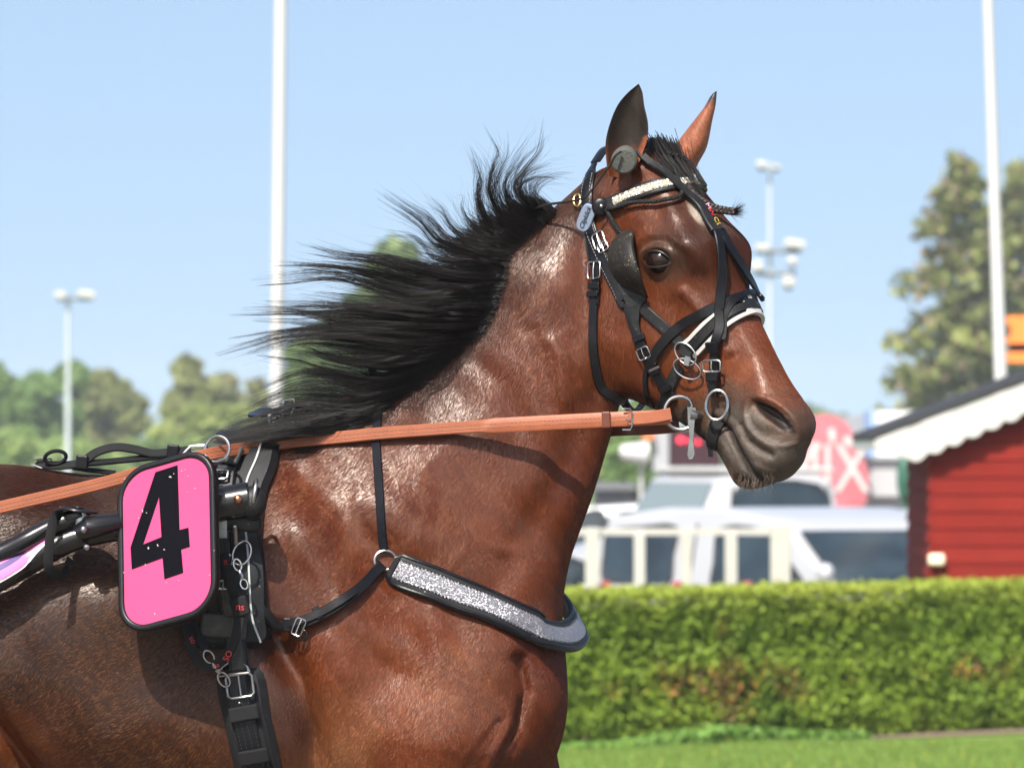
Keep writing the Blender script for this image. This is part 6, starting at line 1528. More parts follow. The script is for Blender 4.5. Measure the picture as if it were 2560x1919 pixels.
# ---- vehicles
def car_paint(name, c): return mat(name, c, .25, coat=.6, vary=(1.5, .03))
M['paint_w'] = mat('white_car_paint', (.53, .54, .56), .3, coat=.3, vary=(1.2, .05)); M['paint_s'] = car_paint('silver_car_paint', (.45, .47, .50))
M['glass'] = mat('car_glass', (.022, .036, .045), .16, spec=.6, vary=(1.7, .95)); M['tyre'] = mat('tyre', (.02, .02, .02), .8); M['trim'] = mat('black_trim', (.02, .02, .022), .5); M['lamp'] = mat('headlamp', (.75, .78, .80), .1, spec=.8); M['tail'] = mat('tail_lamp', (.45, .03, .03), .2)
M['glass_l'] = mat('tinted_glass_pale', (.22, .27, .27), .08, spec=.9)
def vehicle(name, label, cat, loc, ang, prof_, hw, win, screen, paint, glass=None, wheels=(-1.35, 1.35), wr=.31, handles=(), screen_glass=None, tumble=.10, zc=.9, seams=()):
    """side profile prof_ (forward, up) swept across half width hw; win = side window quads; screen = windscreen (x,z),(x,z)"""
    o = empty(name, loc, label, cat); cs, sn = math.cos(ang), math.sin(ang)
    ztop = max(q[1] for q in prof_)
    def W(x, y, z): return Vector((loc[0]+x*cs-y*sn, loc[1]+x*sn+y*cs, loc[2]+z))
    def hwz(z): return hw-tumble*max(0, (z-zc)/(ztop-zc))**1.3-.05*max(0, (.45-z)/.45)
    pr2 = []
    for i in range(len(prof_)):
        a, c = prof_[i], prof_[(i+1) % len(prof_)]; pr2 += [a, ((a[0]+c[0])/2, (a[1]+c[1])/2)]
    ins = [0, .06, .15]; k = len(pr2); cx = sum(q[0] for q in pr2)/k; cz = sum(q[1] for q in pr2)/k; vs = []; rings = []
    ts = [-1, -.985, -.93, -.6, 0, .6, .93, .985, 1]; sh = [.05, .018, 0, 0, 0, 0, 0, .018, .05]
    for t, s_ in zip(ts, sh):
        for (x, z) in pr2: vs.append(W(x+(cx-x)*s_*.5, t*hwz(z), z+(cz-z)*s_))
    b = MB(); fs = [(j*k+i, j*k+(i+1) % k, (j+1)*k+(i+1) % k, (j+1)*k+i) for j in range(len(ts)-1) for i in range(k)]
    tri = tessellate_polygon([[Vector((x, z, 0)) for x, z in pr2]]); e = (len(ts)-1)*k
    fs += [tuple(t) for t in tri]+[tuple(i+e for i in t) for t in tri]; b.add(vs, fs); b.build('body', paint, o)
    for sd in (-1, 1):
        for qd in win:
            b = MB(); m_ = 4; inner = []
            rq = smooth_closed(qd, 3) if len(qd) > 3 else qd
            rq = [q_ for q_ in rq]
            V3 = [W(x, sd*(hwz(z)+.002), z) for x, z in rq]+[W(x, sd*(hwz(z)+.009), z) for x, z in rq]; n_ = len(rq); t3 = tessellate_polygon([[Vector((x, z, 0)) for x, z in rq]])
            b.add(V3, [tuple(i+n_ for i in t) for t in t3]+[(i, (i+1) % n_, (i+1) % n_+n_, i+n_) for i in range(n_)]); b.build('side_window', glass or M['glass'], o, False)
        for x in handles: b = MB(); b.box(W(x, sd*(hwz(.85)+.012), .86), .14, .02, .025, Matrix.Rotation(ang, 3, 'Z')); b.build('door_handle', M['trim'], o, False)
        for x in wheels:
            w_ = MB(); ax = Vector((-sn, cs, 0)); c0 = W(x, sd*(hw-.20), wr); c1_ = W(x, sd*(hw+.01), wr); w_.tube([c0, c0.lerp(c1_, .9), c1_], [wr, wr, wr*.93], 22); wo = w_.build('wheel', M['tyre'], o)
            w_ = MB(); w_.tube([c1_, c1_+(c1_-c0).normalized()*.012], wr*.62, 16); w_.build('rim', M['steel'], wo)
        b = MB(); fx_ = max(q[0] for q in prof_); b.ball(W(fx_-.12, sd*(hw-.20), .66), (.13, .13, .09), 12, 8); b.build('headlight', M['lamp'], o)
        b = MB(); bx_ = min(q[0] for q in prof_); b.ball(W(bx_+.10, sd*(hw-.10), .80), (.10, .10, .14), 10, 8); b.build('tail_light', M['tail'], o)
        b = MB(); b.ball(W(screen[1][0]+.05, sd*(hw+.10), screen[1][1]+.10), (.07, .09, .08), 10, 8); b.build('wing_mirror', paint, o)
    for sd in (-1, 1):
        for xs_ in seams:
            b = MB(); zt_ = ztop-.12; b.tube([W(xs_, sd*(hwz(z_)+.003), z_) for z_ in (.4, .7, zc, zc+(zt_-zc)*.5, zt_)], .009, 6); b.build('door_seam', M['trim'], o)
        for qd in win:
            rq = smooth_closed(qd, 3); b = MB(); b.tube([W(x, sd*(hwz(z)+.006), z) for x, z in rq+rq[:1]], .014, 6, cap=False); b.build('window_seal', M['trim'], o)
    (xa, za), (xb, zb) = screen; nx, nz_ = (za-zb), (xb-xa); ln = math.hypot(nx, nz_); nx, nz_ = nx/ln, nz_/ln; V3 = []
    rows = 5
    for j in range(rows):
        t = j/(rows-1); x, z = xa+(xb-xa)*t, za+(zb-za)*t
        for yy in (-1, -.5, 0, .5, 1): V3.append(W(x+nx*.012+.03*(1-yy*yy)*.4, yy*(hwz(z)-.07+.03*t), z+nz_*.012))
    b = MB(); b.add(V3, [(j*5+i, j*5+i+1, (j+1)*5+i+1, (j+1)*5+i) for j in range(rows-1) for i in range(4)]); b.build('windscreen', screen_glass or glass or M['glass'], o)
    return o
# white van in front, turned towards the camera on its right
prA = [(-2.25, .30), (-2.30, .80), (-2.22, 1.25), (-2.05, 1.50), (-1.2, 1.57), (-.2, 1.57), (.45, 1.50), (.78, 1.40), (1.55, .98), (2.05, .84), (2.25, .62), (2.28, .30)]
YV = 39.5; angA = R(-62)
winA = [[(.40, 1.40), (.80, 1.20), (1.12, 1.0), (1.05, .88), (.3, .86), (-.25, .86), (-.27, 1.15), (-.24, 1.41)], [(-2.0, 1.37), (-1.5, 1.41), (-.95, 1.42), (-.93, 1.2), (-.95, .98), (-1.5, .96), (-1.98, .98), (-2.04, 1.2)]]
van = vehicle('estate_car', 'white estate car with big slanted windscreen parked behind the white fence beside the red hut', 'car', (PX(1977, YV)+.285, YV+.3, -.40), angA, prA, .86, winA, ((.82, 1.40), (1.56, 1.0)), M['paint_w'], handles=(-.6,), seams=(-.62, .0))
prB = [(-2.4, .35), (-2.4, 1.12), (-.36, 1.15), (-.30, 1.74), (-.16, 1.85), (.66, 1.86), (.84, 1.80), (1.10, 1.30), (1.70, 1.15), (1.88, .8), (1.88, .35)]
winB = [[(-.14, 1.74), (.62, 1.75), (.66, 1.42), (-.16, 1.42)]]
YB = 50; van2 = vehicle('pickup', 'tall white pickup cab with one dark side window, facing left behind the white estate car', 'pickup', (PX(1922, YB), YB, -.44), R(201), prB, .88, winB, ((.86, 1.76), (1.09, 1.33)), M['paint_w'], handles=(.0,), screen_glass=M['glass_l'], wheels=(-1.6, 1.3), wr=.34, tumble=.08, zc=1.2, seams=(-.22, .72))
_cs, _sn = math.cos(R(201)), math.sin(R(201)); _o = van2.location
b = MB(); b.box((_o.x+.25*_cs, _o.y+.25*_sn, _o.z+1.88), 1.12, 1.60, .05, Matrix.Rotation(R(201), 3, 'Z')); bevel(b.build('roof_lip', mat('cream_roof', (.62, .62, .60), .5), van2, False), .02, 2)
YC = 66
prC = [(-2.1, .28), (-2.15, .75), (-2.0, .98), (-1.5, 1.38), (-.6, 1.46), (.3, 1.40), (1.0, .98), (1.9, .82), (2.1, .55), (2.1, .28)]
winC = [[(-1.45, 1.28), (-.2, 1.36), (-.18, .98), (-1.75, .98)], [(-.05, 1.36), (.3, 1.30), (.85, .98), (-.03, .98)]]
vehicle('hatchback_car', 'white hatchback far behind the fence, left of the tall white van', 'car', (PX(1500, YC), YC, -.44), R(178), prC, .84, winC, ((.35, 1.38), (1.0, 1.0)), M['paint_w'])
vehicle('hatchback_car', 'silver hatchback low behind the fence under the horse breast collar', 'car', (PX(1340, 43), 43, -.60), R(8), prC, .84, winC, ((.35, 1.38), (1.0, 1.0)), M['paint_s'])

# ---- red hut with white scalloped gable board
hut = empty('red_hut', (PX(2700, 30), 31, gz(30)), 'red boarded hut with white scalloped gable board and black roof edge', 'hut')
M['falu'] = mat('falu_red_boards', (.225, .017, .011), .8, spec=.12, vary=(4, .14), bump=(8, .5, .004, (1, 1, 9)))
M['falu2'] = mat('falu_red_boards_faded', (.245, .020, .013), .8, spec=.12, vary=(3, .18), bump=(8, .5, .004, (1, 1, 9)))
M['roof_black'] = mat('black_roof_felt', (.022, .022, .024), .75, vary=(6, .3)); M['gable_white'] = mat('white_gable_paint', (.62, .61, .58), .5, vary=(3, .05))
YH = 30.0; sH = scale_at(YH); XL = PX(2328, YH); XR = XL+3.2; zb = gz(YH)-.02
def topz(X): return PZ(1116, YH)+(X-PX(2140, YH))*.378            # the roof line of the gable
Xridge = (XL+XR)/2+.1
def roofz(X): return topz(X) if X <= Xridge else topz(2*Xridge-X)
b = MB(); b.add([(XL+.01, YH+.02, zb), (XR-.01, YH+.02, zb), (XR-.01, YH+2.3, zb), (XL+.01, YH+2.3, zb), (XL+.01, YH+.02, roofz(XL)-.1), (XR-.01, YH+.02, roofz(XR)-.1), (XR-.01, YH+2.3, roofz(XR)-.1), (XL+.01, YH+2.3, roofz(XL)-.1), (Xridge, YH+.02, roofz(Xridge)-.1), (Xridge, YH+2.3, roofz(Xridge)-.1)],
    [(0, 1, 5, 8, 4), (3, 7, 9, 6, 2), (0, 4, 7, 3), (1, 2, 6, 5), (4, 8, 9, 7), (5, 6, 9, 8)]); b.build('wall', mat('dark_wall_core', (.05, .01, .01), .9), hut, False)
bh = .1075; z = zb; i = 0
while z < roofz(Xridge)-.15:
    xa, xb_ = XL, XR
    while roofz(xa)-.06 < z+bh*.5 and xa < Xridge: xa += .02
    while roofz(xb_)-.06 < z+bh*.5 and xb_ > Xridge: xb_ -= .02
    if xb_-xa > .2:
        b = MB(); y0 = YH
        b.add([(xa, y0-.004, z+bh), (xb_, y0-.004, z+bh), (xb_, y0-.012, z+.006), (xa, y0-.012, z+.006), (xa, y0+.02, z+bh), (xb_, y0+.02, z+bh), (xb_, y0+.02, z+.004), (xa, y0+.02, z+.004)], [(0, 3, 2, 1), (0, 1, 5, 4), (3, 7, 6, 2), (0, 4, 7, 3), (1, 2, 6, 5)])
        b.build('board', M['falu'] if i % 3 else M['falu2'], hut, False)
    if z+bh < roofz(XL)-.02:
        b = MB(); zs = z+.03
        b.add([(XL-.006, YH-.02, zs+bh), (XL-.006, YH+2.3, zs+bh), (XL-.026, YH+2.3, zs+.004), (XL-.026, YH-.02, zs+.004), (XL+.01, YH-.02, zs+bh), (XL+.01, YH+2.3, zs+bh), (XL+.01, YH+2.3, zs+.004), (XL+.01, YH-.02, zs+.004)], [(0, 1, 2, 3), (0, 4, 5, 1), (3, 2, 6, 7), (0, 3, 7, 4), (1, 5, 6, 2)])
        b.build('board', M['falu2'] if i % 2 else M['falu'], hut, False)
    z += bh; i += 1
# roof slabs, gable board
YO = YH-.125; XE = PX(2183, YH)
for sgn in (0, 1):
    f_ = (lambda X: X) if not sgn else (lambda X: 2*Xridge-X)
    X0, X1 = XE, Xridge; b = MB(); t_ = .045
    V3 = [(f_(X0), YO, topz(X0)), (f_(X1), YO, topz(X1)), (f_(X1), YH+2.6, topz(X1)), (f_(X0), YH+2.6, topz(X0))]; V3 += [(x, y, z+t_) for x, y, z in V3]
    b.add(V3, [(0, 1, 2, 3), (4, 7, 6, 5), (0, 4, 5, 1), (1, 5, 6, 2), (2, 6, 7, 3), (3, 7, 4, 0)]); b.build('roof', M['roof_black'], hut, False)
    edge = []; n_ = 150
    for j in range(n_+1):
        X = X0+(X1-X0)*j/n_; px_ = 1280+(X)*sH
        drop = (.05+.155*min(1, max(0, (px_-2183)/89.))) if px_ < 2272 else .208
        drop -= min(.03, max(0, (px_-2272)/288)*.03)
        if px_ > 2272: drop += .030*abs(math.sin(math.pi*X/.118))
        edge.append((X, topz(X)-.004, topz(X)-drop))
    b = MB(); V3 = []
    for (X, zt, zl) in edge: V3 += [(f_(X), YO-.012, zt), (f_(X), YO-.012, zl), (f_(X), YO+.012, zt), (f_(X), YO+.012, zl)]
    fs = []
    for j in range(n_): a = j*4; fs += [(a, a+1, a+5, a+4), (a+2, a+6, a+7, a+3), (a+1, a+3, a+7, a+5), (a, a+4, a+6, a+2)]
    fs += [(0, 2, 3, 1), (n_*4, n_*4+1, n_*4+3, n_*4+2)]; b.add(V3, fs); b.build('gable_board', M['gable_white'], hut, False)
    b = MB(); X = X0+.02; b.box((f_(X), (YO+YH+2.6)/2, topz(X)-.035), .03, YH+2.6-YO-.05, .07); b.build('eave_board', M['gable_white'], hut, False)
b = MB(); b.box((PX(2341, YH-.05), YH-.055, PZ(1398, YH)), .105, .06, .075); bevel(b.build('wall_lamp', mat('cream_plastic', (.72, .62, .46), .4), hut, False), .02, 3)

# ---- flagpoles
M['pole_white'] = mat('white_flagpole', (.65, .65, .63), .35)
def flagpole(label, x0, x1, w0, w1, Y, ybot):
    g_ = -.45; A = P(x1, ybot, Y); B = P(x0, 0, Y); d = (B-A)/(B.z-A.z); base = A+d*(g_-A.z); top = A+d*(9.5-A.z)
    o = empty('flagpole', base, label, 'flagpole', 'white flagpoles behind the horse'); rb = w1/2/scale_at(Y); rt = w0/2/scale_at(Y); b = MB()
    sl = (rt-rb)/(B.z-A.z); n_ = 10; b.tube([base.lerp(top, i/n_) for i in range(n_+1)], [max(.03, rb+sl*((base.z+(top.z-base.z)*i/n_)-A.z)) for i in range(n_+1)], 20); b.build('pole', M['pole_white'], o)
    b = MB(); b.ball(top+Vector((0, 0, .07)), .08, 14, 10); b.build('ball_finial', M['brass'], o)
    b = MB(); b.tube([base+Vector((0, 0, 0)), base+Vector((0, 0, .12))], rb*2.1, 20); b.build('foot', M['steel_dull'], o)
flagpole('white flagpole behind the flying mane, left of the horse neck', 702, 691, 30, 33, 48, 1010)
flagpole('white flagpole rising behind the red hut in front of the spruce', 2470, 2503, 25, 34, 42, 970)

# ---- floodlight masts
M['mast'] = mat('galvanised_mast', (.45, .49, .52), .5, metal=.2); M['lamp_white'] = mat('lamp_housing', (.62, .62, .60), .4); M['lamp_dark'] = mat('lamp_bracket', (.18, .19, .20), .6)
def mast(label, x, top, w, Y, heads, bars):
    o = empty('floodlight_mast', P(x, 1130, Y)*1.0, label, 'light mast'); o.location.z = -.45; b = MB(); c = P(x, top, Y); r_ = w/2/scale_at(Y)
    b.tube([Vector((c.x, Y, -.45)), Vector((c.x, Y, c.z*.5)), c], [r_*1.0, r_*.85, r_*.6], 12); b.build('pole', M['mast'], o)
    for (x0, x1, y) in bars: b = MB(); b.tube([P(x0, y, Y-.1), P(x1, y, Y-.1)], .055, 8); b.build('crossbar', M['lamp_dark'], o)
    for (hx, hy, hw_, hh_) in heads:
        s = scale_at(Y); b = MB(); c = P(hx, hy, Y-.25); b.box(c, hw_/s*.85, .30, hh_/s*.85, Matrix.Rotation(R(8), 3, 'Y')); ho = b.build('floodlight', M['lamp_white'], o, False); bevel(ho, .06, 3)
        b = MB(); b.box(c+Vector((0, .1, -hh_/s*.5)), hw_/s*.5, .25, .09); b.build('bracket', M['lamp_dark'], ho, False)
mast('tall floodlight mast with six white lamps right of the horse forehead', 1925, 408, 15, 150, [(1905, 412, 34, 20), (1940, 418, 30, 12), (1988, 610, 62, 24), (1905, 620, 40, 20), (1893, 665, 34, 30), (1981, 652, 30, 24), (1972, 704, 36, 32)], [(1890, 2000, 628), (1890, 1990, 684)])
mast('slender light mast with two white lamps above the trees at the left', 170, 742, 17, 190, [(152, 738, 36, 20), (218, 736, 52, 20)], [(145, 225, 747)])

# ---- trees
def crown(name, cx, cy, cz, rx, ry, rz, n, size, c1, c2, parent, clumps=26, shell=.55, droop=0.0, seed=0):
    r2 = np.random.default_rng(100+seed); A = r2.normal(size=(clumps, 3)); A /= np.linalg.norm(A, axis=1, keepdims=True); rad = r2.uniform(shell, 1, clumps)[:, None]; A = A*rad*np.array([rx, ry, rz]); 
    cr = r2.uniform(.18, .36, clumps)*(rx+rz)/2; k = r2.integers(0, clumps, n); off = r2.normal(size=(n, 3)); off /= np.linalg.norm(off, axis=1, keepdims=True); off *= (r2.uniform(.25, 1, n)**.5*cr[k])[:, None]*np.array([1.1, 1.1, .72])
    C = A[k]+off+np.array([cx, cy, cz]); w = np.clip(.5+r2.normal(0, .22, n)+(r2.uniform(-.35, .35, clumps))[k], 0, 1)[:, None]
    col = np.array(c1)*(1-w)+np.array(c2)*w; return leaves(name, C, r2.uniform(.6, 1.3, n)*size, col, parent, off/np.linalg.norm(off, axis=1, keepdims=True)*.8)
def tree(label, x, top, wpx, D, c1, c2, n=5200, size=.28, seed=0, base=None, cat='tree', name='broadleaf_tree', slim=1.0, clumps=26, group='trees along the horizon'):
    Y = D-CAM_D; s = scale_at(Y); ht = PZ(top, Y); X = PX(x, Y); w = wpx/s; g_ = gz(Y); zl = g_+.22*(ht-g_) if base is None else PZ(base, Y)
    o = empty(name, (X, Y, g_), label, cat, group)
    b = MB(); zc = (ht+zl)/2; b.tube([(X, Y, g_), (X+.05*w*math.sin(seed), Y, g_+(zc-g_)*.6), (X-.04*w*math.sin(seed*2), Y, zc+(ht-zc)*.5)], [w*.045+.06, w*.03+.04, .03], 9); b.build('trunk', M['bark'], o)
    r2 = random.Random(seed)
    for q in range(5):
        a = 6.283*q/5+seed; z0 = g_+(zc-g_)*r2.uniform(.55, 1.1); b = MB(); b.tube([(X, Y, z0), (X+math.cos(a)*w*.18, Y+math.sin(a)*w*.18, z0+(ht-zc)*.25), (X+math.cos(a)*w*.34, Y+math.sin(a)*w*.34, z0+(ht-zc)*.42)], [.05+w*.012, .035+w*.006, .015], 6); b.build('limb', M['bark'], o)
    crown('crown', X, Y, zc, w*.40, w*.40, (ht-zl)*.42, n, size, c1, c2, o, clumps, .45, seed=seed); return o
G1, G2 = (.25, .39, .11), (.15, .25, .075); O1, O2 = (.34, .37, .13), (.21, .24, .09); L1, L2 = (.38, .50, .15), (.24, .36, .11)
T_ = [('dense green tree at the far left edge of the horizon', -40, 868, 250, 262, G1, G2, 1), ('round green tree just left of the slender light mast', 95, 895, 210, 255, G1, G2, 2), ('dense green tree behind the slender light mast', 190, 892, 230, 266, G1, G2, 3), ('olive tree right of the slender light mast', 272, 905, 190, 258, O1, O2, 4), ('lower bluish green tree at the right end of the left grove', 322, 965, 130, 270, G2, (.05, .08, .04), 5),
      ('loose olive tree between the left grove and the flagpole', 478, 880, 170, 250, O1, O2, 6), ('open brownish tree left of the flagpole', 560, 915, 130, 262, (.30, .28, .12), O2, 7), ('broad yellow-green tree below the two loose olive ones', 520, 1000, 330, 240, (.38, .44, .12), (.24, .30, .08), 8), ('tall green tree behind the middle of the mane', 985, 575, 200, 200, (.20, .29, .10), (.12, .18, .07), 9), ('wide green tree behind the lower mane', 880, 655, 260, 196, (.20, .30, .10), (.12, .18, .07), 10), ('green tree between the flagpole and the mane', 760, 800, 160, 205, (.25, .38, .12), G2, 11),
      ('green tree seen between the horse throat and the rein', 1590, 960, 230, 150, (.30, .42, .12), (.18, .27, .08), 12), ('small green tree behind the horse neck', 1380, 930, 230, 160, G1, G2, 13)]
for (lb, x, top, w, D, c1, c2, sd) in T_: tree(lb, x, top, w, D, c1, c2, n=5600 if w > 180 else 3800, size=.40 if D > 230 else .34, seed=sd)
for (lb, x, top, w, D, c1, c2, sd) in (('pale green bush at the far left below the grove', 40, 1060, 330, 225, L1, L2, 21), ('bright green bush under the slender light mast', 215, 1095, 260, 215, L1, L2, 22), ('green bush in the gap between the two groves', 400, 1085, 250, 222, (.32, .42, .15), G2, 23), ('bright green bush above the backstrap', 600, 1075, 330, 218, L1, L2, 24), ('green bush behind the lower neck', 860, 1010, 300, 180, G1, G2, 25), ('dark green bush left of the tall van', 1600, 1085, 190, 125, G1, G2, 26)):
    tree(lb, x, top, w, D, c1, c2, n=3600, size=.36, seed=sd, base=1240, cat='bush', name='bush', group='bushes along the horizon')
def conifer(label, x, top, wpx, D, seed, n_br=95):
    Y = D-CAM_D; s = scale_at(Y); ht = PZ(top, Y); X = PX(x, Y); w = wpx/s; r2 = np.random.default_rng(seed); o = empty('spruce', (X, Y, -.45), label, 'tree', 'spruces behind the red hut')
    b = MB(); b.tube([(X, Y, -.45), (X, Y, ht*.5), (X, Y, ht)], [.20, .12, .02], 9); b.build('trunk', M['bark'], o); Cs = []; cl = []; nn = []
    bb_ = MB()
    for q in range(n_br):
        f = (q+.5)/n_br; z0 = .5+(ht-.7)*f; L_ = (w*.5*(1-f)**.72*r2.uniform(.55, 1.12)+.22); a = q*2.4+r2.normal(0, .3); dx, dy = math.cos(a), math.sin(a); dr = r2.uniform(.10, .32)
        pts = [Vector((X+dx*L_*t, Y+dy*L_*t, z0+L_*(.10*t-dr*t*t*1.2+.12*t**4))) for t in (0, .33, .66, 1)]; bb_.tube(pts, [.03, .022, .014, .006], 4, cap=False)
        m_ = int(26+100*L_/(w*.5)); t = r2.uniform(.12, 1.0, m_)**.7; base = np.array([[X+dx*L_*v, Y+dy*L_*v, z0+L_*(.10*v-dr*v*v*1.2+.12*v**4)] for v in t])
        base += r2.normal(size=(m_, 3))*np.array([.16, .16, .10])*(.5+L_*.35); base[:, 2] -= np.abs(r2.normal(0, .10, m_)); Cs.append(base); wq = np.clip(r2.normal(.45+.25*r2.normal(), .25, m_), 0, 1)[:, None]
        br = (r2.random(m_) < .22)[:, None]; c_ = np.array((.32, .36, .10))*(1-wq)+np.array((.17, .20, .07))*wq; c_ = np.where(br, np.array((.30, .23, .15)), c_); cl.append(c_)
    bb_.build('limbs', M['bark'], o)['kind'] = 'stuff'; C = np.concatenate(Cs); leaves('crown', C, r2.uniform(.10, .26, len(C)), np.concatenate(cl), o, np.tile(np.array([[0, 0, .6]]), (len(C), 1)))
conifer('tall olive green spruce behind the red hut, left of the flagpole', 2405, 372, 560, 185, 5, 120); conifer('spruce at the right edge behind the second flagpole', 2555, 388, 520, 190, 6, 120)
conifer('tiny pointed spruce beside the left flagpole', 640, 935, 90, 260, 7, 40)

N = 26000; X_ = rng.uniform(-190, 190, N); Y_ = 430+rng.uniform(-5, 5, N); top_ = 3.2+1.0*np.sin(X_*.11)+.7*np.sin(X_*.37+1)
C = np.stack([X_, Y_, -.4+rng.uniform(0, 1, N)**.8*top_], 1); tag(leaves('far_wood', C, rng.uniform(.6, 1.3, N), np.array((.20, .30, .11))*rng.uniform(.6, 1.3, (N, 1)), None), 'low far wood along the whole horizon', 'wood', kind='stuff')
# ---- kiosk with the pink sign, display, far roofs, orange sign
YK = 76.0; sK = scale_at(YK)
def boxpx(b, x0, y0, x1, y1, Y, depth): A = P(x0, y0, Y); B = P(x1, y1, Y); b.box(((A.x+B.x)/2, Y+depth/2, (A.z+B.z)/2), abs(B.x-A.x), depth, abs(A.z-B.z))
kiosk = empty('kiosk', (PX(2130, YK), YK, -.45), 'pale kiosk with a round pink sign lettered in white behind the horse muzzle', 'kiosk')
M['kiosk'] = mat('pale_panels', (.50, .50, .51), .5, vary=(1, .05)); M['kpink'] = mat('pink_sign_paint', (.60, .19, .22), .6, spec=.2, vary=(2.5, .14)); M['kred'] = mat('coral_sign_paint', (.62, .14, .16), .6)
b = MB(); boxpx(b, 1960, 1148, 2300, 1240, YK, 2.2); b.build('wall', M['kiosk'], kiosk, False)
b = MB(); boxpx(b, 1960, 1240, 2300, 1335, YK+.25, 1.9); b.build('lower_wall', M['kiosk'], kiosk, False)
b = MB(); boxpx(b, 1950, 1140, 2310, 1149, YK-.1, 2.5); b.build('roof', mat('kiosk_roof', (.35, .36, .38), .6), kiosk, False)
def blob(name, pts, Y, th, mt, parent):
    lp_ = smooth_closed(pts, 5); V3 = [tuple(P(x, y, Y)) for x, y in lp_]+[tuple(P(x, y, Y+th)) for x, y in lp_]; k_ = len(lp_); t3 = tessellate_polygon([[Vector((x, y, 0)) for x, y in lp_]])
    return mesh_obj(name, V3, [tuple(t) for t in t3]+[tuple(i+k_ for i in t[::-1]) for t in t3]+[(i, (i+1) % k_, (i+1) % k_+k_, i+k_) for i in range(k_)], mt, parent, False)
sg = blob('sign', zz(z6, [(1120, 130), (1150, 85), (1230, 62), (1310, 85), (1360, 150), (1395, 230), (1425, 330), (1425, 420), (1390, 480), (1200, 482), (1060, 470), (1040, 380), (1060, 250)]), YK-.22, .15, M['kpink'], kiosk)
for q in ([(1165, 205), (1190, 190), (1215, 205), (1195, 228)], [(1245, 140), (1268, 125), (1280, 165), (1262, 195)], [(1315, 170), (1345, 165), (1355, 200), (1330, 205)]): blob('white_spot', zz(z6, q), YK-.235, .01, M['gable_white'], sg)
blob('coral_patch', zz(z6, [(1345, 300), (1400, 290), (1415, 400), (1370, 470), (1325, 440)]), YK-.232, .008, M['kred'], sg)
text('MIX', P(*z6(1235, 320), YK-.24), (1, 0, 0), (0, 0, 1), .92, M['gable_white'], sg, extrude=.006, sx=.72)
YD = 84; disp = empty('display_board', (PX(1720, YD), YD, -.45), 'dark red electronic display board with grey frame behind the rein', 'display board')
b = MB(); boxpx(b, 1673, 1073, 1800, 1165, YD, .3); b.build('screen', mat('dark_red_screen', (.045, .010, .016), .25), disp, False)
b = MB(); boxpx(b, 1634, 1070, 1672, 1180, YD-.1, .5); b.build('pillar', mat('grey_steel', (.42, .43, .45), .5), disp, False)
b = MB(); boxpx(b, 1634, 1166, 1810, 1182, YD-.05, .5); b.build('frame', mat('grey_steel_dark', (.25, .26, .28), .5), disp, False)
for (x, y, w) in ((1702, 1100, 12), (1727, 1103, 10), (1745, 1106, 8)): b = MB(); c = P(x, y, YD-.02); b.ball(c, (w/scale_at(YD)*.75, .03, w/scale_at(YD)*.6), 12, 8); b.build('red_light', mat('red_led', (.8, .02, .04), .4, emis=((1, .03, .08), 1.6)), disp)
b = MB(); boxpx(b, 1609, 1077, 1633, 1098, YD-.3, .4); tag(b.build('warning_lamp', mat('orange_lens', (.75, .16, .03), .4), None, False), 'small orange warning lamp left of the display board', 'lamp')
b = MB(); c = P(1585, 1133, 80); b.tube([c+Vector((-.18, 0, .02)), c+Vector((.16, -.05, .0)), c+Vector((.20, -.05, .0))], [.10, .17, .17], 16); b.tube([c+Vector((.1, .1, -.1)), Vector((c.x+.1, 80.1, -.45))], .03, 8)
tag(b.build('loudspeaker', M['lamp_white']), 'white horn loudspeaker on a thin post below the rein', 'loudspeaker')
b = MB(); boxpx(b, 1480, 1208, 1590, 1224, 88, 3.0); boxpx(b, 1488, 1224, 1582, 1290, 88.2, 2.6); tag(b.build('shed', mat('grey_shed', (.16, .17, .18), .7)), 'low dark grey shed roof behind the horse chest', 'shed')
b = MB(); A = P(2040, 1040, 120); b.add([(PX(2040, 120), 120, -.45), (PX(2330, 120), 120, -.45), (PX(2330, 120), 126, -.45), (PX(2040, 120), 126, -.45), (PX(2040, 120), 120, PZ(1046, 120)), (PX(2330, 120), 120, PZ(1020, 120)), (PX(2330, 120), 126, PZ(1020, 120)), (PX(2040, 120), 126, PZ(1046, 120))], [(0, 1, 5, 4), (1, 2, 6, 5), (2, 3, 7, 6), (3, 0, 4, 7), (4, 5, 6, 7)])
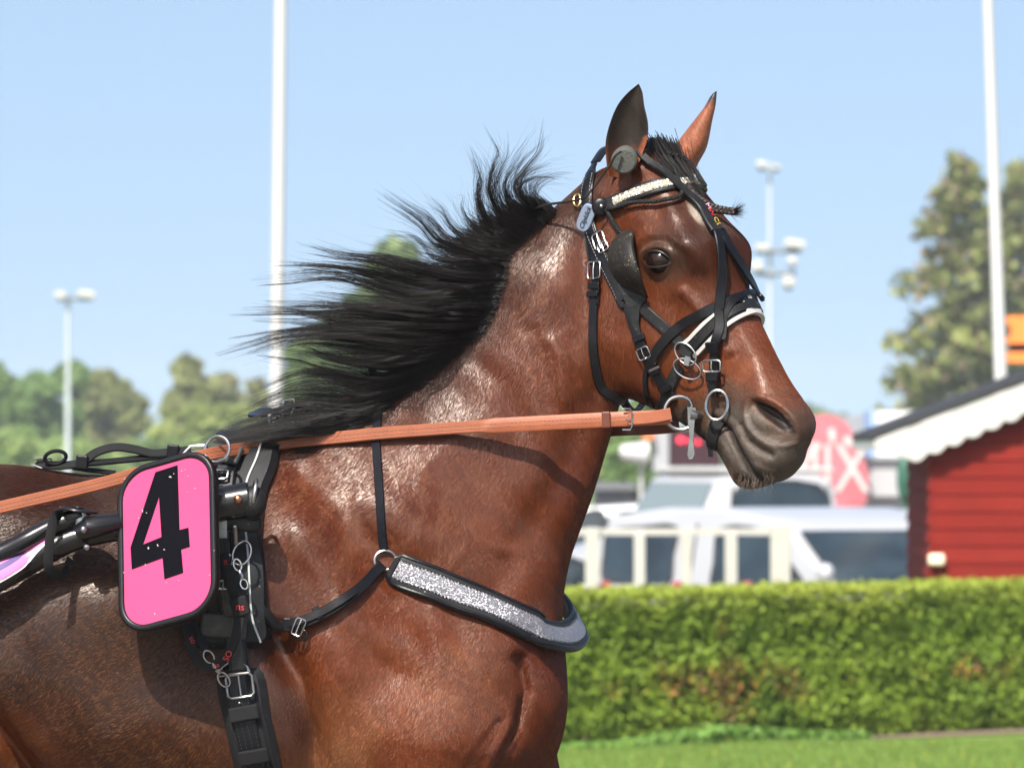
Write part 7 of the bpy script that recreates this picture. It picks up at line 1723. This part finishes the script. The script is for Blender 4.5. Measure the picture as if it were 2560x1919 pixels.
tag(b.build('grey_building', mat('grey_cladding', (.30, .32, .35), .6, vary=(.5, .1)), None, False), 'far low grey building behind the round pink sign', 'building')
cont = empty('container', (PX(2270, 100), 100, -.45), 'white box container with a blue corner behind the hut roof', 'container')
b = MB(); boxpx(b, 2192, 1028, 2400, 1240, 100, 2.4); b.build('box', mat('white_container', (.72, .73, .72), .5), cont, False)
b = MB(); boxpx(b, 2178, 1026, 2191, 1240, 99.95, 2.5); b.build('corner_post', mat('blue_container_edge', (.30, .42, .70), .5), cont, False)
b = MB(); c = P(2262, 1195, 70); b.ball(c, (.10, .10, .30), 14, 10); b.tube([c, Vector((c.x, 70, -.45))], .03, 8); tag(b.build('recycling_bell', mat('dark_green_plastic', (.02, .12, .07), .5)), 'narrow dark green container beside the hut corner', 'container')
osn = empty('orange_sign', (PX(2560, 60), 60, -.45), 'orange sign with dark openings at the right edge behind the flagpole', 'sign'); M['orange'] = mat('orange_paint', (.80, .20, .03), .5)
for (x0, y0, x1, y1) in ((2518, 790, 2640, 812), (2528, 812, 2640, 842), (2518, 842, 2640, 858), (2518, 880, 2640, 905)): b = MB(); boxpx(b, x0, y0, x1, y1, 60, .12); b.build('orange_panel', M['orange'], osn, False)
b = MB(); boxpx(b, 2522, 813, 2640, 895, 60.15, .05); b.build('dark_back', M['trim'], osn, False)
b = MB(); A = P(2600, 905, 60.2); b.tube([A, Vector((A.x, 60.2, -.45))], .06, 10); b.build('post', M['steel_dull'], osn)

# ---- summer haze: one closed box of thin even air round camera and place
hz = bpy.data.materials.new('haze_air'); hz.use_nodes = True; nt = hz.node_tree; nt.nodes.remove(nt.nodes['Principled BSDF']); pv = nt.nodes.new('ShaderNodeVolumePrincipled'); pv.inputs['Color'].default_value = (.86, .93, 1, 1); pv.inputs['Density'].default_value = .00042; pv.inputs['Anisotropy'].default_value = .0
nt.links.new(pv.outputs[0], nt.nodes['Material Output'].inputs['Volume'])
b = MB(); b.box((0, 380, 5.6), 900, 1000, 14.2); o = b.build('haze', hz, None, False); o['kind'] = 'stuff'
